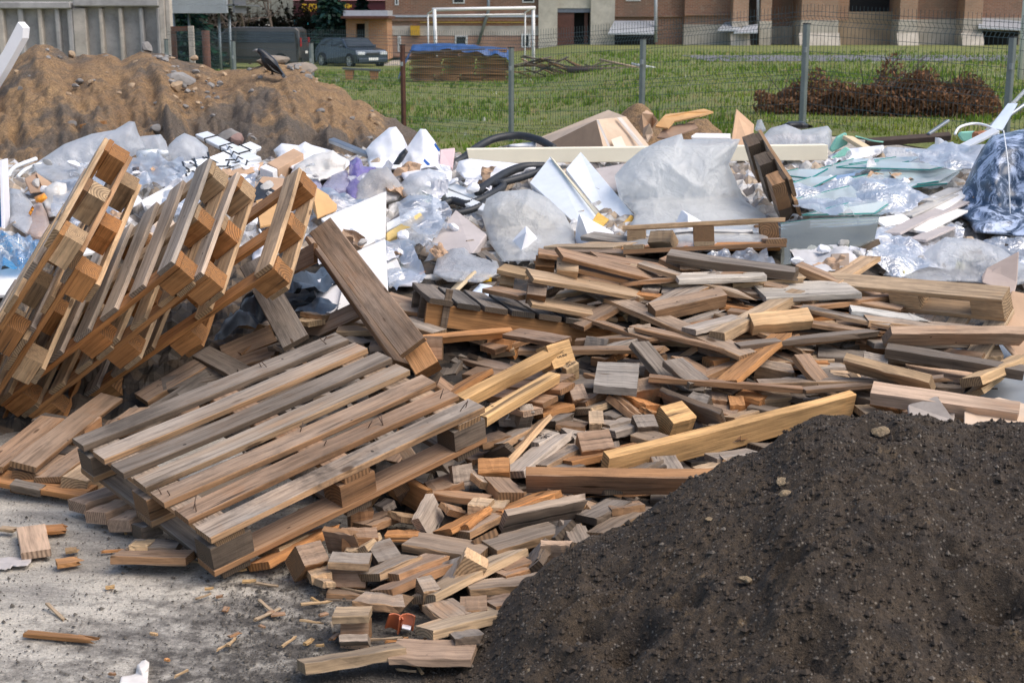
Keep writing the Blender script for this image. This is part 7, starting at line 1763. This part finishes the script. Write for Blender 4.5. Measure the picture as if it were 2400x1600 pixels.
# strips of broken board by the bundle
ST = [(2120, 505, 2230, 455), (2140, 520, 2255, 470), (2150, 540, 2250, 490), (2170, 470, 2240, 440), (2090, 545, 2180, 500), (2180, 500, 2270, 440), (2130, 535, 2200, 525), (2150, 560, 2220, 530), (2060, 520, 2130, 510)]
for i, (a, b, c, d) in enumerate(ST):
    strip('plaster_strip', (a, b, c, d), 14 + (i % 3) * 4, .015, (GREYP, PBOARD, WBOARD)[i % 3], ['grey plaster strip at the left end of the strips by the marbled bundle', 'brownish plaster strip rising to the marbled bundle', 'white strip below the brownish one by the marbled bundle', 'uppermost grey plaster strip by the marbled bundle', 'brownish plaster strip near the white cards', 'white strip touching the marbled bundle', 'short level grey plaster strip above the cloth', 'short brown plaster strip on the cloth', 'white strip under the white cards'][i], 'strip', None, .08, 'plaster strips by the marbled bundle')
for q, lb in (([(2056, 478), (2084, 470), (2092, 485), (2062, 500)], 'left white card with a dark hole'), ([(2078, 486), (2113, 484), (2114, 506), (2078, 508)], 'right blank white card beside the card with a hole'), ([(2114, 480), (2150, 468), (2154, 492), (2130, 508), (2114, 500)], 'white foam lump right of the two white cards')): slab('white_card', q, None, .02, EPS, lb, 'card', .003)
# things sticking up at the right
hose('clear_pipe', [(2290, 330, 10.6), (2350, 268, 10.9), (2410, 205, 11.2)], .016, FILMG, 'grey pipe slanting up at the right edge', 'pipe', 0, None, 8); hose('clear_pipe', [(2360, 275, 10.8), (2430, 225, 11)], .016, STEEL, 'second grey pipe right of the slanting one', 'pipe', 0, None, 8)
slab('blue_grey_sheet', [(2318, 300), (2362, 242), (2386, 242), (2350, 305)], [10.6, 10.9, 10.9, 10.6], .01, plain('pale_blue_sheet', (.50, .58, .68), .6, .1), 'pale blue sheet standing up left of the slanting pipe', 'sheet'); hose('white_arc', [(2238, 315, 10.4), (2250, 298, 10.5), (2285, 290, 10.6), (2320, 298, 10.5), (2342, 318, 10.2)], .010, PVC, 'thin white tube arching near the marbled bundle', 'tube', 0, None, 6)
rock('brick_lump', at(2295, 318, 10.6), .09, plain('brick_lump', (.42, .18, .09), .9, .3, 9, .4), 'orange brick lump behind the marbled bundle', 'brick', 5); strip('dark_strip', (2175, 312, 2222, 280), 4, .02, STEEL, 'thin dark strip slanting up behind the glass heap', 'strip', (11.0, 11.2), w=.03)
strip('pale_moulding', (2240, 350, 2335, 302), 12, .02, PVC, 'pale perforated moulding leaning on the marbled bundle', 'moulding', (9.9, 9.9)); slab('white_board', [(2230, 372), (2330, 330), (2310, 352), (2250, 385)], [9.7, 9.9, 9.7, 9.5], .02, GREYP, 'grey board edge left of the marbled bundle', 'board')
# smooth blue grey sheet under the timber on the right
drape('blue_grey_sheet', [(2150, 780), (2250, 760), (2430, 790), (2430, 985), (2280, 975), (2200, 900)], plain('smooth_blue_grey', (.27, .30, .33), .5, .12, 2, .05, .15, (.28, .26, .23)), 'smooth blue grey sheet lying under the timber at the right edge', 'sheet', .015, .015, 4, 12)
slab('crushed_carton', [(2132, 985), (2128, 948), (2158, 925), (2196, 930), (2212, 948), (2240, 958), (2236, 985)], [5.1, 5.2, 5.3, 5.2, 5.28, 5.2, 5.1], .02, plain('white_carton', (.42, .36, .31), .75, .25, 9, .3, .4, (.3, .24, .19)), 'crushed pale carton behind the crest of the dark mound', 'carton', .004)
slab('cardboard_sheet', [(2260, 950), (2340, 930), (2420, 950), (2420, 1000), (2260, 1000)], [5.2, 5.35, 5.3, 5.0, 5.0], .008, CARDP, 'pale cardboard sheet behind the right crest of the dark mound', 'cardboard')
# litter on the sand
puff('paper_rag', [(278, 1608), (284, 1585), (305, 1582), (318, 1578), (322, 1556), (340, 1547), (350, 1552), (346, 1600), (330, 1612)], 3.50, .03, plain('paper_rag', (.78, .72, .66), .8, .15, 14, .3, .2, (.4, .36, .3)), 'crumpled dirty white rag on the sand at the bottom', 'rag', .03, 22, .5, 4)
puff('curled_paper', [(-12, 1310), (20, 1304), (52, 1306), (76, 1309), (66, 1322), (30, 1326), (12, 1336), (-12, 1330)], 4.28, .03, plain('curled_paper', (.50, .45, .42), .7, .2, 14, .2, .3, (.1, .09, .08)), 'curled grey paper on the sand at the left edge', 'paper', .025, 18, .5, 4)
of = empty('pipe_fragment', gz(930, 1488), 'broken orange plastic pipe shells with a white label on the sand', 'pipe fragment')
OR = plain('orange_plastic', (.48, .13, .05), .5, .2, 12, .1, .3, (.2, .1, .08))
def shell(px0, px1, py0, py1, a0, a1, nm, lay):
    a, b = gz(px0, py1), gz(px1, py0, .05); ax = (b - a).normalized(); L = (b - a).length; up_ = Vector((0, 0, 1)); sd = ax.cross(up_).normalized(); up2 = sd.cross(ax); v = []; f = []; N = 14
    for i in range(2):
        for k in range(N + 1):
            an = a0 + (a1 - a0) * k / N
            for rr in (.026, .022): v.append(a + ax * L * i + up2 * .004 + sd * math.cos(an) * rr + up2 * math.sin(an) * rr)
    n2 = (N + 1) * 2
    for k in range(N):
        q = k * 2; f += [(q, q + 2, n2 + q + 2, n2 + q), (q + 1, n2 + q + 1, n2 + q + 3, q + 3), (q, q + 1, q + 3, q + 2), (n2 + q, n2 + q + 2, n2 + q + 3, n2 + q + 1)]
    f += [(0, n2, n2 + 1, 1), (N * 2, N * 2 + 1, n2 + N * 2 + 1, n2 + N * 2)]
    return child(nm, fixn(mesh(v, f)), OR, of)
shell(953, 958, 1452, 1486, .2, 2.95, 'shell', 0); shell(918, 928, 1454, 1486, 1.3, 3.4, 'shell', 0)
slab('white_label', [(944, 1457), (965, 1461), (962, 1475), (942, 1470)], [3.775, 3.775, 3.735, 3.735], .002, plain('label_white', (.74, .76, .82), .5, .1, 60, 0, .3, (.2, .2, .3)), None, None, 0, of)
# writing on the timber
for nm, px, py, Yq, tx, sz, upv, nrm, mt in (('stamp', 1312, 838, 5.86, 'IPPC\nUA-000', .015, (-.45, 0, .9), (.1, -1, .2), INK),):
    for o in bpy.data.objects:
        if o.name.startswith('block') and o.parent and o.parent.get('label', '').startswith('broken pallet with fresh'):
            M = wm(o); n_ = M.col[2].to_3d(); cc_ = M.col[3].to_3d() + n_ * .0455; child('stamp', text_mesh(tx, sz, frame(cc_, M.col[0].to_3d(), M.col[1].to_3d(), n_), .0005), INK, o)
for o, sx_, sy_, e, L, w_, th, col, br in LOOSE:
    if abs(sx_ - (1050 + 665 / 3.136)) < 1 and abs(sy_ - (880 + 439 / 3.136)) < 1: body, mt, sz = 'UA-\n184\nHT', INK, .032
    elif abs(sx_ - (1050 + 438.5 / 3.136)) < 1 and abs(sy_ - (880 + 296 / 3.136)) < 1: body, mt, sz = '2', WPAINT, .05
    else: continue
    M = wm(o); n_ = M.col[2].to_3d(); x_, y_ = M.col[0].to_3d(), M.col[1].to_3d()
    if y_.z < 0: x_, y_ = -x_, -y_
    child('stamp' if mt is INK else 'paint_mark', text_mesh(body, sz, frame(M.col[3].to_3d() + n_ * (th / 2 + .002), x_, y_, n_), .0005), mt, o); o['special'] = body
GREYW = plain('greyish_paper', (.56, .55, .55), .85, .2, 6, .2, .3, (.35, .31, .27))
for q, mt, lb, lf in (([(385, 425), (450, 405), (600, 415), (590, 470), (480, 500), (380, 490)], FILMW, 'rumpled white sheet below the clipped strips', .07), ([(690, 425), (760, 440), (850, 470), (900, 470), (820, 500), (740, 500)], FILMW, 'rumpled white sheet under the lilac bags', .06),
                     ([(1835, 445), (1960, 425), (2060, 415), (2200, 462), (2120, 490), (1960, 500), (1860, 490)], FILMW, 'broad pale plastic sheet thrown over the lower glass', .12), ([(2120, 350), (2230, 335), (2330, 350), (2290, 400), (2180, 396)], FILMW, 'pale plastic sheet thrown over the right of the glass heap', .12),
                     ([(930, 470), (1010, 455), (1060, 500), (1010, 560), (940, 540)], FILM, 'clear film over the yellow foam slab', .08), ([(2040, 545), (2150, 520), (2260, 545), (2240, 620), (2100, 640), (2030, 600)], FILMW, 'white crumpled sheet under the cloth heap', .05),
                     ([(130, 430), (220, 400), (290, 430), (300, 520), (200, 540), (120, 500)], FILM, 'clear film between orange bag and leaning pallets', .07), ([(880, 560), (960, 570), (1000, 640), (930, 690), (880, 650)], FILM, 'clear film beside the green lettered card', .05), ([(1850, 590), (1960, 545), (2050, 560), (2030, 620), (1900, 640)], GREYW, 'greyish white sheet spread behind the black bucket', .04)):
    drape('plastic_sheet' if mt is not GREYW else 'paper_sheet', q, mt, lb, 'plastic sheet' if mt is not GREYW else 'sheet', lf, .05, 4.2, 7)
# small scraps strewn over the rubbish
r = random.Random(99)
ZN = [('left', 80, 700, 390, 560), ('middle', 700, 1140, 400, 640), ('right', 1850, 2300, 380, 640)]
SC = [('paper_scrap', 'white paper scrap', CLOTHW, 9), ('plastic_scrap', 'milky plastic scrap', FILMW, 10), ('cardboard_scrap', 'brown cardboard scrap', CARD, 8), ('plaster_chunk', 'grey plaster chunk', GREYP, 8), ('foam_chunk', 'white foam chunk', EPS, 8)]
for zn, xa, xb, ya, yb in ZN:
    for nm, lb, mt, cnt in SC:
        protos = []
        for i in range(cnt):
            px, py = r.uniform(xa, xb), r.uniform(ya, yb); p = surf(px, py, .02)
            if i < 4:
                s_ = .042
                if 'chunk' in nm:
                    o = rock(nm, Vector((0, 0, 0)), s_, mt, '', '', 300 + i, None, (1.2, .9, .6))
                else:
                    bm = bmesh.new(); bmesh.ops.create_grid(bm, x_segments=9, y_segments=9, size=s_ * 1.3); sd = r.uniform(0, 99); ka, kb = r.uniform(-9, 9), r.uniform(-9, 9)
                    for vv in bm.verts:
                        x, y = vv.co.x, vv.co.y; vv.co.z = ka * x * x + kb * y * x + .05 * (crease((x + sd, y, 0), 16) - .2) + .02 * noise.noise(Vector((x * 30, y * 30, sd))); vv.co.x *= 1 + .4 * noise.noise(Vector((x * 14, y * 14, sd)))
                    me = bpy.data.meshes.new('m'); bm.to_mesh(me); bm.free(); o = link(nm, me, mt)
                protos.append(o)
            else: o = protos[i % 4].copy(); COL.objects.link(o)
            o.location = p + Vector((0, 0, .03)); k = r.uniform(.5, 1.35); o.scale = (k, k, k); o.rotation_euler = (r.gauss(0, .5), r.gauss(0, .4), r.uniform(0, 6.3))
            tag(o, f'small {lb} on the {zn} part of the rubbish heap', lb.split(' ', 1)[1], f'{lb}s on the {zn} of the heap')
            if not o.get('label'): o['label'] = f'small {lb} on the {zn} part of the rubbish heap'; o['category'] = lb.split(' ', 1)[1]
# ------------------------------------------------------------------ labels of the loose boards: look, tilt and the nearest easily found thing
MARKS = [('the large slatted front pallet', 620, 1060), ('the rusty orange board', 950, 1145), ('the broken yellow railed pallet', 1240, 880), ('the long grey beam end', 1300, 1130), ('the fresh yellow cube block', 1590, 975), ('the long fresh yellow board', 1800, 1010), ('the wide dusty board', 1450, 875),
         ('the dark slatted pallet', 1230, 730), ('the upturned top pallet', 1650, 560), ('the whitewashed boards', 1880, 680), ('the long grey sloping plank', 1590, 760), ('the pale block with yellow nails', 1830, 745), ('the right pallet', 2200, 690), ('the split round log', 2070, 860), ('the thick lower right timber', 2220, 930),
         ('the standing sawn corner by the sand', 812, 1350), ('the nearest sawn corner', 833, 1475), ('the crest of the dark mound', 2050, 970), ('the left flank of the dark mound', 1330, 1300), ('the open pallet frame', 860, 700), ('the leaning pallet row', 300, 900), ('the upside down pallet at far left', 110, 1110), ('the stamped grey board', 1265, 1020), ('the pinkish tan square', 1300, 1305), ('the flat grey plank', 1050, 1275)]
def where(x, y):
    nm, mx, my = min(MARKS, key=lambda q: (q[1] - x) ** 2 + ((q[2] - y) * 1.3) ** 2); dx, dy = x - mx, y - my
    if math.hypot(dx, dy) < 14: return 'touching ' + nm
    v = '' if abs(dy) < .45 * abs(dx) else ('below' if dy > 0 else 'above'); h = '' if abs(dx) < .45 * abs(dy) else ('right' if dx > 0 else 'left')
    return (f'{v} and {h} of {nm}' if v and h else f'{v} {nm}' if v else f'{h} of {nm}')
labs = {}
for o, x, y, e, L, w_, th, col, br in LOOSE:
    if o.get('special'):
        o['label'] = 'pale grey board stamped with black letters and numbers' if o['special'] != '2' else 'pale grey board painted with a white 2'; del o['special']; continue
    dx, dy = e[2] - e[0], e[3] - e[1]
    if dx < 0: dx, dy = -dx, -dy
    an = math.degrees(math.atan2(-dy, dx)); tl = 'level' if abs(an) < 9 else 'steep' if abs(an) > 55 else 'rising right' if an > 0 else 'falling right'
    sz = 'long' if L > .7 else 'short' if L < .26 else 'medium'
    kd = 'block' if o['category'] == 'wood block' else 'wide board' if w_ > .17 else 'thin stick' if w_ * 1 < .06 or (e and th < .03 and w_ < .08) else 'board'
    wr = where(x, y); wr = wr if len(wr.split()) < 9 or tl == 'level' else wr.replace(' and ', ' ')
    lb = f'{sz} {TN[col]} {kd}{" with broken end" if br else ""}, {tl}, {wr}'
    labs.setdefault(lb, []).append((o, x, y))
def fit16(t):
    for a, b in ((', level', ''), (', rising right', ''), (', falling right', ''), (' weathered', ''), ('medium ', ''), (' with broken end', ''), (' slatted', ''), (' by the sand', ''), (' and right', ''), (' and left', ''), ('the upside down pallet', 'the pallet'), (' at far left', '')):
        if len(t.split()) > 16: t = t.replace(a, b)
    return t
for lb, L_ in labs.items():
    if len(L_) == 1: L_[0][0]['label'] = fit16(lb); continue
    L_.sort(key=lambda q: q[1]); words = ['leftmost', 'second from left', 'third from left', 'fourth from left', 'fifth from left', 'sixth from left']
    for i, (o, x, y) in enumerate(L_): o['label'] = (('rightmost' if i == len(L_) - 1 else words[min(i, 5)]) + ' ' + lb); o['label'] = fit16(o['label'])

for o in bpy.data.objects:
    if len(str(o.get('label', '')).split()) > 16: o['label'] = ' '.join(str(o['label']).replace('wide ', '').replace(' corner', '').split()); print('LONG', o.name, o['label'])
